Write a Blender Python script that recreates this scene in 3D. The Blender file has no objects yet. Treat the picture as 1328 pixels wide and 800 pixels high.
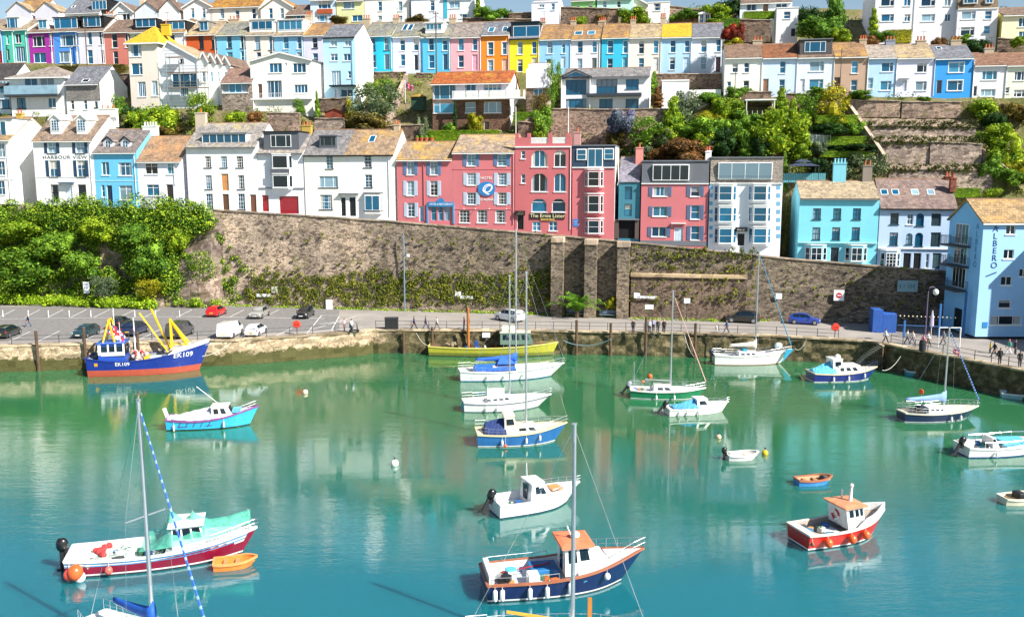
import bpy, math, random
from mathutils import Vector, Matrix, Euler
R = random.Random(11)
SC = bpy.context.scene
COL = SC.collection
PI = math.pi
# ---- the camera the photograph was taken with -------------------------------------------------
FPX, CX, CY, HC, PT = 1143.0, 664.0, 400.0, 22.6, math.radians(8.56)
CP, SP = math.cos(PT), math.sin(PT)
def ray(px, py):
 a = (px-CX)/FPX; b = (CY-py)/FPX
 return Vector((a, CP+b*SP, -SP+b*CP))
EYE = Vector((0, 0, HC))
def at(px, py, Y): d = ray(px, py); return EYE+d*(Y/d.y)
def gnd(px, py, z=0.0): d = ray(px, py); return EYE+d*((z-HC)/d.z)
def mpp(Y): return Y/FPX                                  # metres per photo pixel at distance Y
WM = -0.184                                               # the street runs at this slope in plan
def row(D): return (125.65+D*math.sqrt(1+WM*WM), WM)
def pl(px, py, rw):
 d = ray(px, py); return EYE+d*(rw[0]/(d.y-rw[1]*d.x))
def rowY(X, D): r = row(D); return r[0]+r[1]*X
DECK = 3.0
def lerp(a, b, t): return a+(b-a)*t
def interp(tab, x):
 if x <= tab[0][0]: return tab[0][1]
 for (x0, y0), (x1, y1) in zip(tab, tab[1:]):
  if x <= x1: return lerp(y0, y1, (x-x0)/(x1-x0))
 return tab[-1][1]
# ---- object helpers ----------------------------------------------------------------------------
def tag(o, label=None, cat=None, group=None, kind=None):
 if label: o['label'] = label
 if cat: o['category'] = cat
 if group: o['group'] = group
 if kind: o['kind'] = kind
 return o
def empty(name, loc=(0, 0, 0), rz=0.0, label=None, cat=None, group=None):
 o = bpy.data.objects.new(name, None); COL.objects.link(o)
 o.empty_display_size = 0.3; o.location = loc; o.rotation_euler = (0, 0, rz)
 return tag(o, label, cat, group)
def children(o): return [c for c in bpy.data.objects if c.parent == o]
def copy_tree(o, kids, parent=None):
 c = o.copy(); COL.objects.link(c)
 if parent is not None: c.parent = parent
 for ch, sub in kids: copy_tree(ch, sub, c)
 return c
def tree_of(o): return [(c, tree_of(c)) for c in o.children]
class MB:
 def __init__(s): s.v = []; s.f = []; s.m = []; s.mi = 0
 def mat(s, i): s.mi = i; return s
 def add(s, vs, fs):
  b = len(s.v); s.v += [tuple(v) for v in vs]
  for f in fs: s.f.append(tuple(b+i for i in f)); s.m.append(s.mi)
  return s
 def quad(s, a, b, c, d): return s.add([a, b, c, d], [(0, 1, 2, 3)])
 def poly(s, pts): return s.add(pts, [tuple(range(len(pts)))])
 def box(s, x0, x1, y0, y1, z0, z1):
  return s.add([(x0, y0, z0), (x1, y0, z0), (x1, y1, z0), (x0, y1, z0), (x0, y0, z1), (x1, y0, z1), (x1, y1, z1), (x0, y1, z1)],
      [(0, 3, 2, 1), (4, 5, 6, 7), (0, 1, 5, 4), (1, 2, 6, 5), (2, 3, 7, 6), (3, 0, 4, 7)])
 def cbox(s, x0, x1, y0, y1, z0, z1, c):                # box with chamfered vertical and top edges
  ring = lambda i, z: [(x0+i, y0, z), (x1-i, y0, z), (x1, y0+i, z), (x1, y1-i, z), (x1-i, y1, z), (x0+i, y1, z), (x0, y1-i, z), (x0, y0+i, z)]
  top = [(lerp((x0+x1)/2, x, 1-2*c/max(x1-x0, .01)), lerp((y0+y1)/2, y, 1-2*c/max(y1-y0, .01)), z1) for x, y, _ in ring(c, z1)]
  return s.loft([ring(c, z0), ring(c, z1-c), top], True, True)
 def obox(s, M, sx, sy, sz):                            # box centred on matrix M
  p = [M @ Vector((x*sx/2, y*sy/2, z*sz/2)) for z in (-1, 1) for x, y in ((-1, -1), (1, -1), (1, 1), (-1, 1))]
  return s.add(p, [(0, 3, 2, 1), (4, 5, 6, 7), (0, 1, 5, 4), (1, 2, 6, 5), (2, 3, 7, 6), (3, 0, 4, 7)])
 def bar(s, a, b, w, h=None):
  a = Vector(a); b = Vector(b); d = b-a; L = d.length
  if L < 1e-6: return s
  q = d.to_track_quat('X', 'Z').to_matrix().to_4x4()
  return s.obox(Matrix.Translation((a+b)/2) @ q, L, w, h or w)
 def loft(s, rings, cap0=False, cap1=False, closed=True):
  n = len(rings[0]); b = len(s.v)
  for r in rings: s.v += [tuple(p) for p in r]
  for i in range(len(rings)-1):
   for j in range(n if closed else n-1):
    k = (j+1) % n
    s.f.append((b+i*n+j, b+i*n+k, b+(i+1)*n+k, b+(i+1)*n+j)); s.m.append(s.mi)
  if cap0: s.f.append(tuple(b+j for j in reversed(range(n)))); s.m.append(s.mi)
  if cap1: s.f.append(tuple(b+(len(rings)-1)*n+j for j in range(n))); s.m.append(s.mi)
  return s
 def tube(s, path, r, n=6, cap=True):
  path = [Vector(p) for p in path]; rings = []
  rr = r if isinstance(r, (list, tuple)) else [r]*len(path)
  for i, p in enumerate(path):
   d = (path[min(i+1, len(path)-1)]-path[max(i-1, 0)]).normalized()
   u = d.cross(Vector((0, 0, 1))) if abs(d.z) < .95 else d.cross(Vector((1, 0, 0)))
   u.normalize(); w = d.cross(u)
   rings.append([p+(u*math.cos(2*PI*k/n)+w*math.sin(2*PI*k/n))*rr[i] for k in range(n)])
  return s.loft(rings, cap, cap)
 def lathe(s, prof, c=(0, 0, 0), n=12):
  rings = [[(c[0]+r*math.cos(2*PI*k/n), c[1]+r*math.sin(2*PI*k/n), c[2]+z) for k in range(n)] for r, z in prof]
  return s.loft(rings, prof[0][0] > 1e-4, prof[-1][0] > 1e-4)
 def ball(s, c, rx, ry=None, rz=None, n=10, k=7):
  ry = ry or rx; rz = rz or rx
  rings = []
  for i in range(k+1):
   a = -PI/2+PI*i/k
   rings.append([(c[0]+rx*math.cos(a)*math.cos(2*PI*j/n), c[1]+ry*math.cos(a)*math.sin(2*PI*j/n), c[2]+rz*math.sin(a)) for j in range(n)])
  return s.loft(rings)
 def build(s, name, mats, parent=None, smooth=False, loc=None, auto=None):
  me = bpy.data.meshes.new(name); me.from_pydata(s.v, [], s.f)
  for m in (mats if isinstance(mats, (list, tuple)) else [mats]): me.materials.append(m)
  me.polygons.foreach_set('material_index', s.m)
  if smooth: me.polygons.foreach_set('use_smooth', [True]*len(me.polygons))
  me.update()
  if auto:
   try: me.set_sharp_from_angle(angle=math.radians(auto))
   except Exception: pass
  o = bpy.data.objects.new(name, me); COL.objects.link(o)
  if parent is not None: o.parent = parent
  if loc is not None: o.location = loc
  return o
def text_mesh(name, body, size, mat, parent, M, ext=0.01, shear=0.0, align='CENTER', space=1.0):
 cu = bpy.data.curves.new(name, 'FONT'); cu.body = body; cu.size = size; cu.extrude = ext; cu.shear = shear
 cu.align_x = align; cu.align_y = 'CENTER'; cu.space_character = space; cu.resolution_u = 3
 t = bpy.data.objects.new('tmp_text', cu); COL.objects.link(t)
 dg = bpy.context.evaluated_depsgraph_get()
 me = bpy.data.meshes.new_from_object(t.evaluated_get(dg)); me.name = name
 bpy.data.objects.remove(t); bpy.data.curves.remove(cu)
 me.transform(M); me.materials.clear(); me.materials.append(mat)
 o = bpy.data.objects.new(name, me); COL.objects.link(o)
 if parent is not None: o.parent = parent
 return o
def strokes(w, h, mat, parent, M, name='worn_lettering'):
 """lettering too small or worn to read in the photo: a line of letter-sized strokes"""
 g = MB(); x = -w/2
 while x < w/2-h*.3:
  q = h*R.uniform(.35, .7)
  if R.random() > .15:
   a = R.uniform(-.5, -.3)*h; g.box(x, x+q*.3, a, a+h*R.uniform(.7, 1), 0, .01)
   if R.random() < .7: y = R.choice((-.45, -.05, .3))*h; g.box(x+q*.31, x+q*.9, y, y+h*.16, 0, .01)
  x += q*1.15
 g.v = [tuple(M @ Vector(v)) for v in g.v]; return g.build(name, mat, parent)
FRONT = Matrix.Rotation(PI/2, 4, 'X')                     # text lying in XY stood up to face -Y
# ---- materials ---------------------------------------------------------------------------------
def lin(c):
 if isinstance(c, str):
  c = c.lstrip('#'); c = [int(c[i:i+2], 16)/255 for i in (0, 2, 4)]
  c = [x/12.92 if x <= .04045 else ((x+.055)/1.055)**2.4 for x in c]
 return (c[0], c[1], c[2], 1.0)
def scl(c, k): return tuple(min(1, max(0, x*k)) for x in c[:3])+(1.0,)
def nt(name):
 m = bpy.data.materials.new(name); m.use_nodes = True
 t = m.node_tree; b = t.nodes['Principled BSDF']
 return m, t, b
def N(t, typ, **kw):
 n = t.nodes.new(typ)
 for k, v in kw.items():
  if k in n.inputs: n.inputs[k].default_value = v
  else: setattr(n, k, v)
 return n
def noise(t, scale, detail=3.0, rough=.55, coord='Object', stretch=None):
 tc = N(t, 'ShaderNodeTexCoord'); n = N(t, 'ShaderNodeTexNoise'); n.inputs['Scale'].default_value = scale
 n.inputs['Detail'].default_value = detail; n.inputs['Roughness'].default_value = rough
 src = tc.outputs[coord]
 if coord == 'World':
  pass
 if stretch:
  mp = N(t, 'ShaderNodeMapping'); mp.inputs['Scale'].default_value = stretch
  t.links.new(src, mp.inputs['Vector']); src = mp.outputs['Vector']
 t.links.new(src, n.inputs['Vector']); return n
def ramp(t, src, stops):
 r = N(t, 'ShaderNodeValToRGB'); e = r.color_ramp.elements
 while len(e) < len(stops): e.new(.5)
 for el, (p, c) in zip(e, stops): el.position = p; el.color = c if len(c) == 4 else tuple(c)+(1,)
 t.links.new(src, r.inputs['Fac']); return r
def mix(t, fac, a, b, mode='MIX'):
 n = N(t, 'ShaderNodeMix', data_type='RGBA', blend_type=mode)
 for sock, v in ((n.inputs['Factor'], fac), (n.inputs['A'], a), (n.inputs['B'], b)):
  pass
 ins = {'f': n.inputs[0], 'a': n.inputs[6], 'b': n.inputs[7]}
 for k, v in (('f', fac), ('a', a), ('b', b)):
  if hasattr(v, 'is_output'): t.links.new(v, ins[k])
  else: ins[k].default_value = v
 return n.outputs[2]
def bump(t, b, h, strength=.3, dist=.05):
 n = N(t, 'ShaderNodeBump'); n.inputs['Strength'].default_value = strength; n.inputs['Distance'].default_value = dist
 t.links.new(h, n.inputs['Height']); t.links.new(n.outputs['Normal'], b.inputs['Normal']); return n
_M = {}
def cached(f):
 def g(*a, **k):
  key = (f.__name__,)+a+tuple(sorted(k.items()))
  if key not in _M: _M[key] = f(*a, **k)
  return _M[key]
 return g
@cached
def paint(c, rough=.5, metal=0.0, var=.06, name='paint'):
 m, t, b = nt(name); c = lin(c)
 n = noise(t, 1.7, 4)
 o = ramp(t, n.outputs['Fac'], [(.3, scl(c, 1-var*2)), (.6, c)])
 t.links.new(o.outputs['Color'], b.inputs['Base Color'])
 b.inputs['Roughness'].default_value = rough; b.inputs['Metallic'].default_value = metal
 return m
@cached
def gloss(c, rough=.25, coat=.5, name='gloss_paint'):
 m, t, b = nt(name); c = lin(c)
 n = noise(t, 2.3, 3)
 o = ramp(t, n.outputs['Fac'], [(.3, scl(c, .82)), (.65, c)])
 n2 = noise(t, 3.0, 5, .7, stretch=(1.5, 1.5, .18)); st = ramp(t, n2.outputs['Fac'], [(.5, (0, 0, 0)), (.75, (.35, .35, .35))])
 t.links.new(mix(t, st.outputs['Color'], o.outputs['Color'], (c[0]*.5+.06, c[1]*.5+.05, c[2]*.5+.04, 1)), b.inputs['Base Color'])
 b.inputs['Roughness'].default_value = rough; b.inputs['Coat Weight'].default_value = coat; b.inputs['Coat Roughness'].default_value = .1
 return m
@cached
def stucco(c, stain=.5, name='painted_render'):
 m, t, b = nt(name); c = lin(c)
 n1 = noise(t, .35, 5, .6); n2 = noise(t, 1.0, 5, .65, stretch=(1.6, 1.6, .16)); n3 = noise(t, 22, 3)
 a = ramp(t, n1.outputs['Fac'], [(.3, scl(c, .9)), (.62, c)])
 st = ramp(t, n2.outputs['Fac'], [(.5, (0, 0, 0)), (.78, (stain, stain, stain))])
 g = (c[0]*.6+.07, c[1]*.6+.065, c[2]*.6+.05, 1)
 o = mix(t, st.outputs['Color'], a.outputs['Color'], g)
 t.links.new(o, b.inputs['Base Color']); b.inputs['Roughness'].default_value = .8
 bump(t, b, n3.outputs['Fac'], .25, .03); return m
@cached
def roofing(c, lichen='#c9a63a', amt=.35, rows=3.2, name='roof_tiles'):
 m, t, b = nt(name); c = lin(c); l = lin(lichen)
 tc = N(t, 'ShaderNodeTexCoord'); sx = N(t, 'ShaderNodeSeparateXYZ'); t.links.new(tc.outputs['Object'], sx.inputs[0])
 cv = N(t, 'ShaderNodeCombineXYZ'); t.links.new(sx.outputs['X'], cv.inputs['X']); t.links.new(sx.outputs['Z'], cv.inputs['Y'])
 br = N(t, 'ShaderNodeTexBrick'); t.links.new(cv.outputs[0], br.inputs['Vector'])
 br.inputs['Scale'].default_value = 1.0; br.inputs['Brick Width'].default_value = .34; br.inputs['Row Height'].default_value = .62/rows
 br.inputs['Mortar Size'].default_value = .018; br.inputs['Color1'].default_value = scl(c, 1.2); br.inputs['Color2'].default_value = scl(c, .62)
 br.inputs['Mortar'].default_value = scl(c, .45)
 n1 = noise(t, .33, 6, .65); n2 = noise(t, 3.5, 4, .6)
 f = ramp(t, n1.outputs['Fac'], [(max(.05, .72-amt*.62), (0, 0, 0)), (max(.1, .86-amt*.5), (1, 1, 1))])
 f2 = ramp(t, n2.outputs['Fac'], [(.35, (.15, .15, .15)), (.62, (1, 1, 1))])
 n3 = noise(t, .7, 5, .7, stretch=(1.5, 1.5, .5)); dk = ramp(t, n3.outputs['Fac'], [(.35, (.6, .6, .63)), (.62, (1.06, 1.04, 1.02))]); brc = mix(t, 1.0, br.outputs['Color'], dk.outputs['Color'], 'MULTIPLY')
 mm = mix(t, 1.0, f.outputs['Color'], f2.outputs['Color'], 'MULTIPLY')
 o = mix(t, mm, brc, l)
 t.links.new(o, b.inputs['Base Color']); b.inputs['Roughness'].default_value = .85
 h = mix(t, .4, br.outputs['Fac'], n2.outputs['Color'])
 bump(t, b, h, .5, -.05); return m
@cached
def stone(c, c2=None, scale=1.6, mortar=.55, moss=.0, name='rubble_stone', squash=1.7):
 m, t, b = nt(name); c = lin(c); c2 = lin(c2) if c2 else scl(c, .55)
 tc = N(t, 'ShaderNodeTexCoord'); mp = N(t, 'ShaderNodeMapping'); mp.inputs['Scale'].default_value = (1, 1, squash)
 nz = noise(t, 1.2, 3);
 ad = N(t, 'ShaderNodeVectorMath', operation='MULTIPLY_ADD'); ad.inputs[1].default_value = (.35, .35, .35)
 t.links.new(nz.outputs['Color'], ad.inputs[0]); t.links.new(tc.outputs['Object'], ad.inputs[2]); t.links.new(ad.outputs[0], mp.inputs['Vector'])
 v1 = N(t, 'ShaderNodeTexVoronoi'); v1.inputs['Scale'].default_value = scale; t.links.new(mp.outputs[0], v1.inputs['Vector'])
 v2 = N(t, 'ShaderNodeTexVoronoi', feature='DISTANCE_TO_EDGE'); v2.inputs['Scale'].default_value = scale; t.links.new(mp.outputs[0], v2.inputs['Vector'])
 sp = N(t, 'ShaderNodeSeparateColor'); t.links.new(v1.outputs['Color'], sp.inputs[0])
 r = ramp(t, sp.outputs[0], [(.05, c2), (.45, c), (.95, scl(c, 1.3))])
 n1 = noise(t, .16, 5, .6); n2 = noise(t, 7, 4, .6)
 big = ramp(t, n1.outputs['Fac'], [(.32, (.5, .48, .48)), (.5, (.9, .87, .85)), (.68, (1.25, 1.18, 1.1))])
 o = mix(t, 1.0, r.outputs['Color'], big.outputs['Color'], 'MULTIPLY')
 ed = ramp(t, v2.outputs['Distance'], [(.0, (mortar, mortar, mortar)), (.09, (1, 1, 1))])
 o = mix(t, 1.0, o, ed.outputs['Color'], 'MULTIPLY')
 sm = ramp(t, n2.outputs['Fac'], [(.3, (.75, .75, .75)), (.7, (1.15, 1.15, 1.15))])
 o = mix(t, .8, o, sm.outputs['Color'], 'MULTIPLY')
 if moss > 0:
  n4 = noise(t, .5, 5, .7)
  f = ramp(t, n4.outputs['Fac'], [(.62-moss*.3, (0, 0, 0)), (.72, (.8, .8, .8))])
  o = mix(t, f.outputs['Color'], o, lin('#5a6127'))
 t.links.new(o, b.inputs['Base Color']); b.inputs['Roughness'].default_value = .9
 h = mix(t, .35, ed.outputs['Color'], n2.outputs['Color'])
 bump(t, b, h, .8, .08); return m
@cached
def glass(c, rough=.06, metal=.25, name='window_glass'):
 m, t, b = nt(name); c = lin(c)
 oi = N(t, 'ShaderNodeObjectInfo')
 r = ramp(t, oi.outputs['Random'], [(0, scl(c, .45)), (.5, c), (1, scl(c, 1.5))])
 n = noise(t, .9, 2)
 o = mix(t, n.outputs['Fac'], r.outputs['Color'], scl(c, .6))
 t.links.new(o, b.inputs['Base Color']); b.inputs['Roughness'].default_value = rough; b.inputs['Metallic'].default_value = metal
 b.inputs['Specular IOR Level'].default_value = .8
 return m
@cached
def leafmat(c, c2, name='foliage'):
 m, t, b = nt(name); c = lin(c); c2 = lin(c2)
 g = N(t, 'ShaderNodeNewGeometry'); oi = N(t, 'ShaderNodeObjectInfo')
 r = ramp(t, g.outputs['Random Per Island'], [(0, scl(c2, .6)), (.45, c2), (.8, c), (1, scl(c, 1.35))])
 n = noise(t, .55, 3)
 k = ramp(t, n.outputs['Fac'], [(.32, (.5, .58, .5)), (.68, (1.25, 1.16, 1.0))])
 o = mix(t, 1.0, r.outputs['Color'], k.outputs['Color'], 'MULTIPLY')
 k2 = ramp(t, oi.outputs['Random'], [(0, (.8, .86, .85)), (1, (1.18, 1.12, 1.0))])
 o = mix(t, 1.0, o, k2.outputs['Color'], 'MULTIPLY')
 t.links.new(o, b.inputs['Base Color']); b.inputs['Roughness'].default_value = .6; b.inputs['Specular IOR Level'].default_value = .25
 tr = N(t, 'ShaderNodeBsdfTranslucent'); t.links.new(o, tr.inputs['Color'])
 ms = N(t, 'ShaderNodeMixShader'); ms.inputs[0].default_value = .3
 out = t.nodes['Material Output']
 t.links.new(b.outputs[0], ms.inputs[1]); t.links.new(tr.outputs[0], ms.inputs[2]); t.links.new(ms.outputs[0], out.inputs['Surface'])
 return m
WHITE = '#efeeea'
W_FR = paint('#f2f2f0', .4, name='white_frame')
GL = [glass('#0f4464'), glass('#1a6a90'), glass('#3d8cae'), glass('#152a38'), glass('#8fb0c2', .2, .1)]
LEAD = paint('#3b4046', .6, name='lead_grey')
# ==== sky, sun, camera ==========================================================================
SUN_AZ, SUN_EL = math.radians(54), math.radians(41)       # azimuth measured from -Y (behind the viewer) towards +X
SUNV = Vector((math.sin(SUN_AZ)*math.cos(SUN_EL), -math.cos(SUN_AZ)*math.cos(SUN_EL), math.sin(SUN_EL)))
w = bpy.data.worlds.new('World'); SC.world = w; w.use_nodes = True
_t = w.node_tree; _bg = _t.nodes['Background']
_sky = _t.nodes.new('ShaderNodeTexSky'); _sky.sky_type = 'NISHITA'; _sky.sun_disc = False
_sky.sun_elevation = SUN_EL; _sky.sun_rotation = math.atan2(SUNV.x, SUNV.y)
_sky.air_density = 1.1; _sky.dust_density = .2; _sky.ozone_density = 1.2
_t.links.new(_sky.outputs[0], _bg.inputs[0]); _bg.inputs[1].default_value = .062
sl = bpy.data.lights.new('sun', 'SUN'); sl.energy = 5.0; sl.angle = math.radians(.5); sl.color = (1, .955, .88)
so = bpy.data.objects.new('sun', sl); COL.objects.link(so)
so.rotation_euler = SUNV.to_track_quat('Z', 'Y').to_euler(); so.location = (0, 0, 120)
cd = bpy.data.cameras.new('camera'); co = bpy.data.objects.new('camera', cd); COL.objects.link(co)
co.location = EYE; co.rotation_euler = (PI/2-PT, 0, 0); cd.sensor_width = 36; cd.lens = FPX/1328*36
cd.clip_start = .5; cd.clip_end = 4000; SC.camera = co
SC.view_settings.view_transform = 'Standard'; SC.view_settings.look = 'None'; SC.view_settings.exposure = .95; SC.view_settings.gamma = 1
SC.view_settings.use_curve_mapping = False
SC.render.engine = 'CYCLES'; SC.cycles.max_bounces = 6; SC.cycles.use_denoising = True
# ==== water =====================================================================================
def water_mat():
 m, t, b = nt('harbour_water')
 tc = N(t, 'ShaderNodeTexCoord')
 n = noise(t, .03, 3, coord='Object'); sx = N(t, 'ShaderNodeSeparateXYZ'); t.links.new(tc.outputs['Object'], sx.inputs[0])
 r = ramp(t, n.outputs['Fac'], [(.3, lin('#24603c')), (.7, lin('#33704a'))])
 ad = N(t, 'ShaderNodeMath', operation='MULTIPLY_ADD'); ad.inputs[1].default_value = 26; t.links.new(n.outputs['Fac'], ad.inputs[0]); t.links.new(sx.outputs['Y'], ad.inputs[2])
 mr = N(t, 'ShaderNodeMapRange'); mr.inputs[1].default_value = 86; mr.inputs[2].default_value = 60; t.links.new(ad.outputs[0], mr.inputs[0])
 t.links.new(mix(t, mr.outputs[0], r.outputs['Color'], lin('#146770')), b.inputs['Base Color'])  # teal of the sky's reflection painted into the near water's base colour
 b.subsurface_method = 'BURLEY'; b.inputs['Subsurface Weight'].default_value = .85; b.inputs['Subsurface Radius'].default_value = (1, 1, 1); b.inputs['Subsurface Scale'].default_value = 1.2
 b.inputs['Roughness'].default_value = .03; b.inputs['IOR'].default_value = 2.2; b.inputs['Specular IOR Level'].default_value = .5
 a = noise(t, .6, 3, .55, stretch=(.5, 1.6, 1)); c = noise(t, 3.2, 3, .6, stretch=(.55, 1.5, 1)); d = noise(t, .05, 2)
 k = ramp(t, d.outputs['Fac'], [(.4, (.15, .15, .15)), (.62, (1, 1, 1))])
 h = mix(t, .3, a.outputs['Fac'], c.outputs['Fac'])
 bn = bump(t, b, h, .2, .25)
 mu = N(t, 'ShaderNodeMath', operation='MULTIPLY'); mu.inputs[1].default_value = .15
 t.links.new(k.outputs['Color'], mu.inputs[0]); t.links.new(mu.outputs[0], bn.inputs['Strength'])
 return m
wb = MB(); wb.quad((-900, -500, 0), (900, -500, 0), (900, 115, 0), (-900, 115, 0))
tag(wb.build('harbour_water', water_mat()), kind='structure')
# ==== terrain: heights from the rows of the street =============================================
WALLTOP = [(-200, 252), (0, 262), (120, 265), (277, 272), (510, 287), (700, 303), (830, 315), (1020, 335), (1140, 345), (1230, 352), (1500, 366)]
_zt = [(pl(px, py, row(0)).x, pl(px, py, row(0)).z) for px, py in WALLTOP]
def zwall(X): return interp(_zt, X)
def zroad(X): return zwall(X)-1.0
TCOL = [(-260, [(13.7, 225), (18, 160), (30, 104), (32.8, 86), (41.5, 78), (52, 50), (58, 44)]),
  (0, [(13.7, 215), (17.5, 152), (30, 100), (32.8, 84), (41.5, 76), (52, 48), (58, 40)]),
  (150, [(13.7, 195), (17.5, 150), (25, 128), (32.8, 86), (41.5, 74), (52, 45), (58, 38)]),
  (240, [(13.7, 190), (17.5, 145), (25, 128), (32.8, 88), (41.5, 80), (52, 40), (58, 38)]),
  (360, [(13.7, 185), (17.5, 146), (26, 130), (32.8, 96), (41.5, 86), (50, 30), (58, 18)]),
  (500, [(13.7, 190), (17.5, 170), (26, 130), (32.8, 96), (41.5, 86), (50, 30), (58, 18)]),
  (610, [(13.7, 195), (17.5, 169), (26, 125), (32.8, 96), (41.5, 86), (50, 30), (58, 27)]),
  (690, [(13.7, 200), (17.5, 172), (26, 125), (32.8, 96), (41.5, 86), (50, 32), (58, 28)]),
  (780, [(13.7, 210), (16.4, 195), (17, 144), (26, 128), (32.8, 96), (41.5, 86), (47, 42), (58, 22)]),
  (900, [(13.7, 216), (20, 178), (27, 138), (32.8, 96), (41.5, 88), (47, 40), (58, 12)]),
  (950, [(13.7, 222), (18, 195), (23.8, 126), (32, 112), (40, 60), (47, 36), (60, 8)]),
  (1085, [(13.7, 245), (17, 222), (23.8, 126), (32, 112), (40, 66), (47, 44), (60, 8)]),
  (1108, [(13.7, 250), (14.4, 249), (14.55, 221), (17.4, 214), (17.55, 185), (19.9, 178), (20.05, 165), (22.4, 153), (22.55, 131), (23.8, 126), (32, 112), (40, 66), (47, 44), (60, 8)]),
  (1280, [(13.7, 256), (14.4, 250), (14.55, 222), (17.4, 214), (17.55, 187), (19.9, 178), (20.05, 167), (22.4, 155), (22.55, 133), (23.8, 128), (32, 112), (40, 66), (47, 46), (60, 8)]),
  (1315, [(13.7, 262), (17, 246), (23.8, 128), (32, 112), (40, 66), (47, 46), (60, 8)]),
  (1700, [(13.7, 270), (17, 250), (23.8, 130), (32, 112), (40, 66), (47, 46), (60, 8)])]
_tc = []
for px, prof in TCOL:
 _tc.append((pl(px, 100, row(20)).x, [(D, pl(px, y, row(D)).z) for D, y in prof]))
def zhill(X, D):
 if D <= 13.5: return zroad(X)
 def one(c):
  p = [(13.5, zroad(X))]+c[1]; l = p[-1]
  return interp(p+[(l[0]+8, l[1]-1.5), (l[0]+90, l[1]-60)], D)
 if X <= _tc[0][0]: return one(_tc[0])
 for a, b in zip(_tc, _tc[1:]):
  if X <= b[0]: return lerp(one(a), one(b), (X-a[0])/(b[0]-a[0]))
 return one(_tc[-1])
def D_of(X, Y): return (Y-125.65-WM*X)/math.sqrt(1+WM*WM)
def hill(X, Y): return zhill(X, D_of(X, Y))
def hill_mat():
 m, t, b = nt('hillside_earth')
 n = noise(t, .25, 6, .65); n2 = noise(t, 2.5, 5, .6)
 r = ramp(t, n.outputs['Fac'], [(.3, lin('#4d5a22')), (.5, lin('#6f6a3a')), (.68, lin('#8a7a62'))])
 s = ramp(t, n2.outputs['Fac'], [(.3, (.6, .6, .6)), (.7, (1.2, 1.2, 1.2))])
 t.links.new(mix(t, 1.0, r.outputs['Color'], s.outputs['Color'], 'MULTIPLY'), b.inputs['Base Color'])
 b.inputs['Roughness'].default_value = .95; bump(t, b, n2.outputs['Fac'], .8, .3); return m
Ds = [0.3, 2, 4.3, 9, 13.5, 13.75, 14.4, 14.55, 15.5, 16.4, 17, 17.4, 17.55, 18.5, 19.9, 20.05, 21.5, 22.4, 22.55, 23.8, 25, 26, 28, 30, 31.5, 32.8, 35, 38, 41.5, 43, 45, 47, 50, 52, 55, 58, 60, 64, 70, 90, 130]
tb = MB(); Xs = [-240+i*3.0 for i in range(161)]
base = []
for X in Xs:
 for D in Ds:
  z = zhill(X, D)+(R.uniform(-.15, .15) if D > 14.5 else 0)
  Yc = rowY(X, D); tb.v.append((X, Yc, z))
nD = len(Ds)
for i in range(len(Xs)-1):
 for j in range(nD-1):
  a = i*nD+j; tb.f.append((a, a+nD, a+nD+1, a+1)); tb.m.append(0 if Ds[j] >= 13.5 else 1)
asphalt = paint('#8d8b88', .9, var=.12, name='worn_asphalt')
tag(tb.build('hillside', [hill_mat(), asphalt], smooth=False), kind='structure')
# ==== quay deck and its face ====================================================================
QE = [(-400, 452), (-60, 450), (100, 446), (300, 441), (470, 430), (482, 427.5), (700, 428.5), (850, 431), (1000, 435), (1120, 441.5), (1150, 446), (1200, 456), (1328, 480), (1520, 522)]
QP = [gnd(px, py, DECK) for px, py in QE]; QP = [Vector((p.x, p.y, 0)) for p in QP]
QP.append(Vector((66, 40, 0))); QP.append(Vector((70, -60, 0)))
def quayY(X):
 return interp([(p.x, p.y) for p in QP[:-4]], X)
q = MB()
far = [Vector((p.x, rowY(p.x, -.1) if p.x < 60 else max(rowY(p.x, -.1), 118), 0)) for p in QP]
for i in range(len(QP)-3):
 a, b2 = QP[i], QP[i+1]
 q.mat(0).quad((a.x, a.y+.9, DECK), (b2.x, b2.y+.9, DECK), (far[i+1].x, far[i+1].y, DECK), (far[i].x, far[i].y, DECK))
e0 = QP[len(QP)-3]
q.poly([(e0.x, e0.y+.9, DECK), (QP[-2].x+.5, QP[-2].y, DECK), (QP[-1].x+.5, QP[-1].y, DECK), (260, -60, DECK), (260, far[len(QP)-3].y, DECK), (far[len(QP)-3].x, far[len(QP)-3].y, DECK)])
def deck_mat():
 m, t, b = nt('quay_paving')
 n = noise(t, .18, 6, .6); n2 = noise(t, 5, 4, .6)
 r = ramp(t, n.outputs['Fac'], [(.3, lin('#857f7a')), (.7, lin('#a39b92'))])
 s = ramp(t, n2.outputs['Fac'], [(.3, (.82, .82, .82)), (.7, (1.1, 1.1, 1.1))])
 t.links.new(mix(t, 1.0, r.outputs['Color'], s.outputs['Color'], 'MULTIPLY'), b.inputs['Base Color'])
 b.inputs['Roughness'].default_value = .9; return m
tag(q.build('quay_pavement', deck_mat()), kind='structure')
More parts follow.
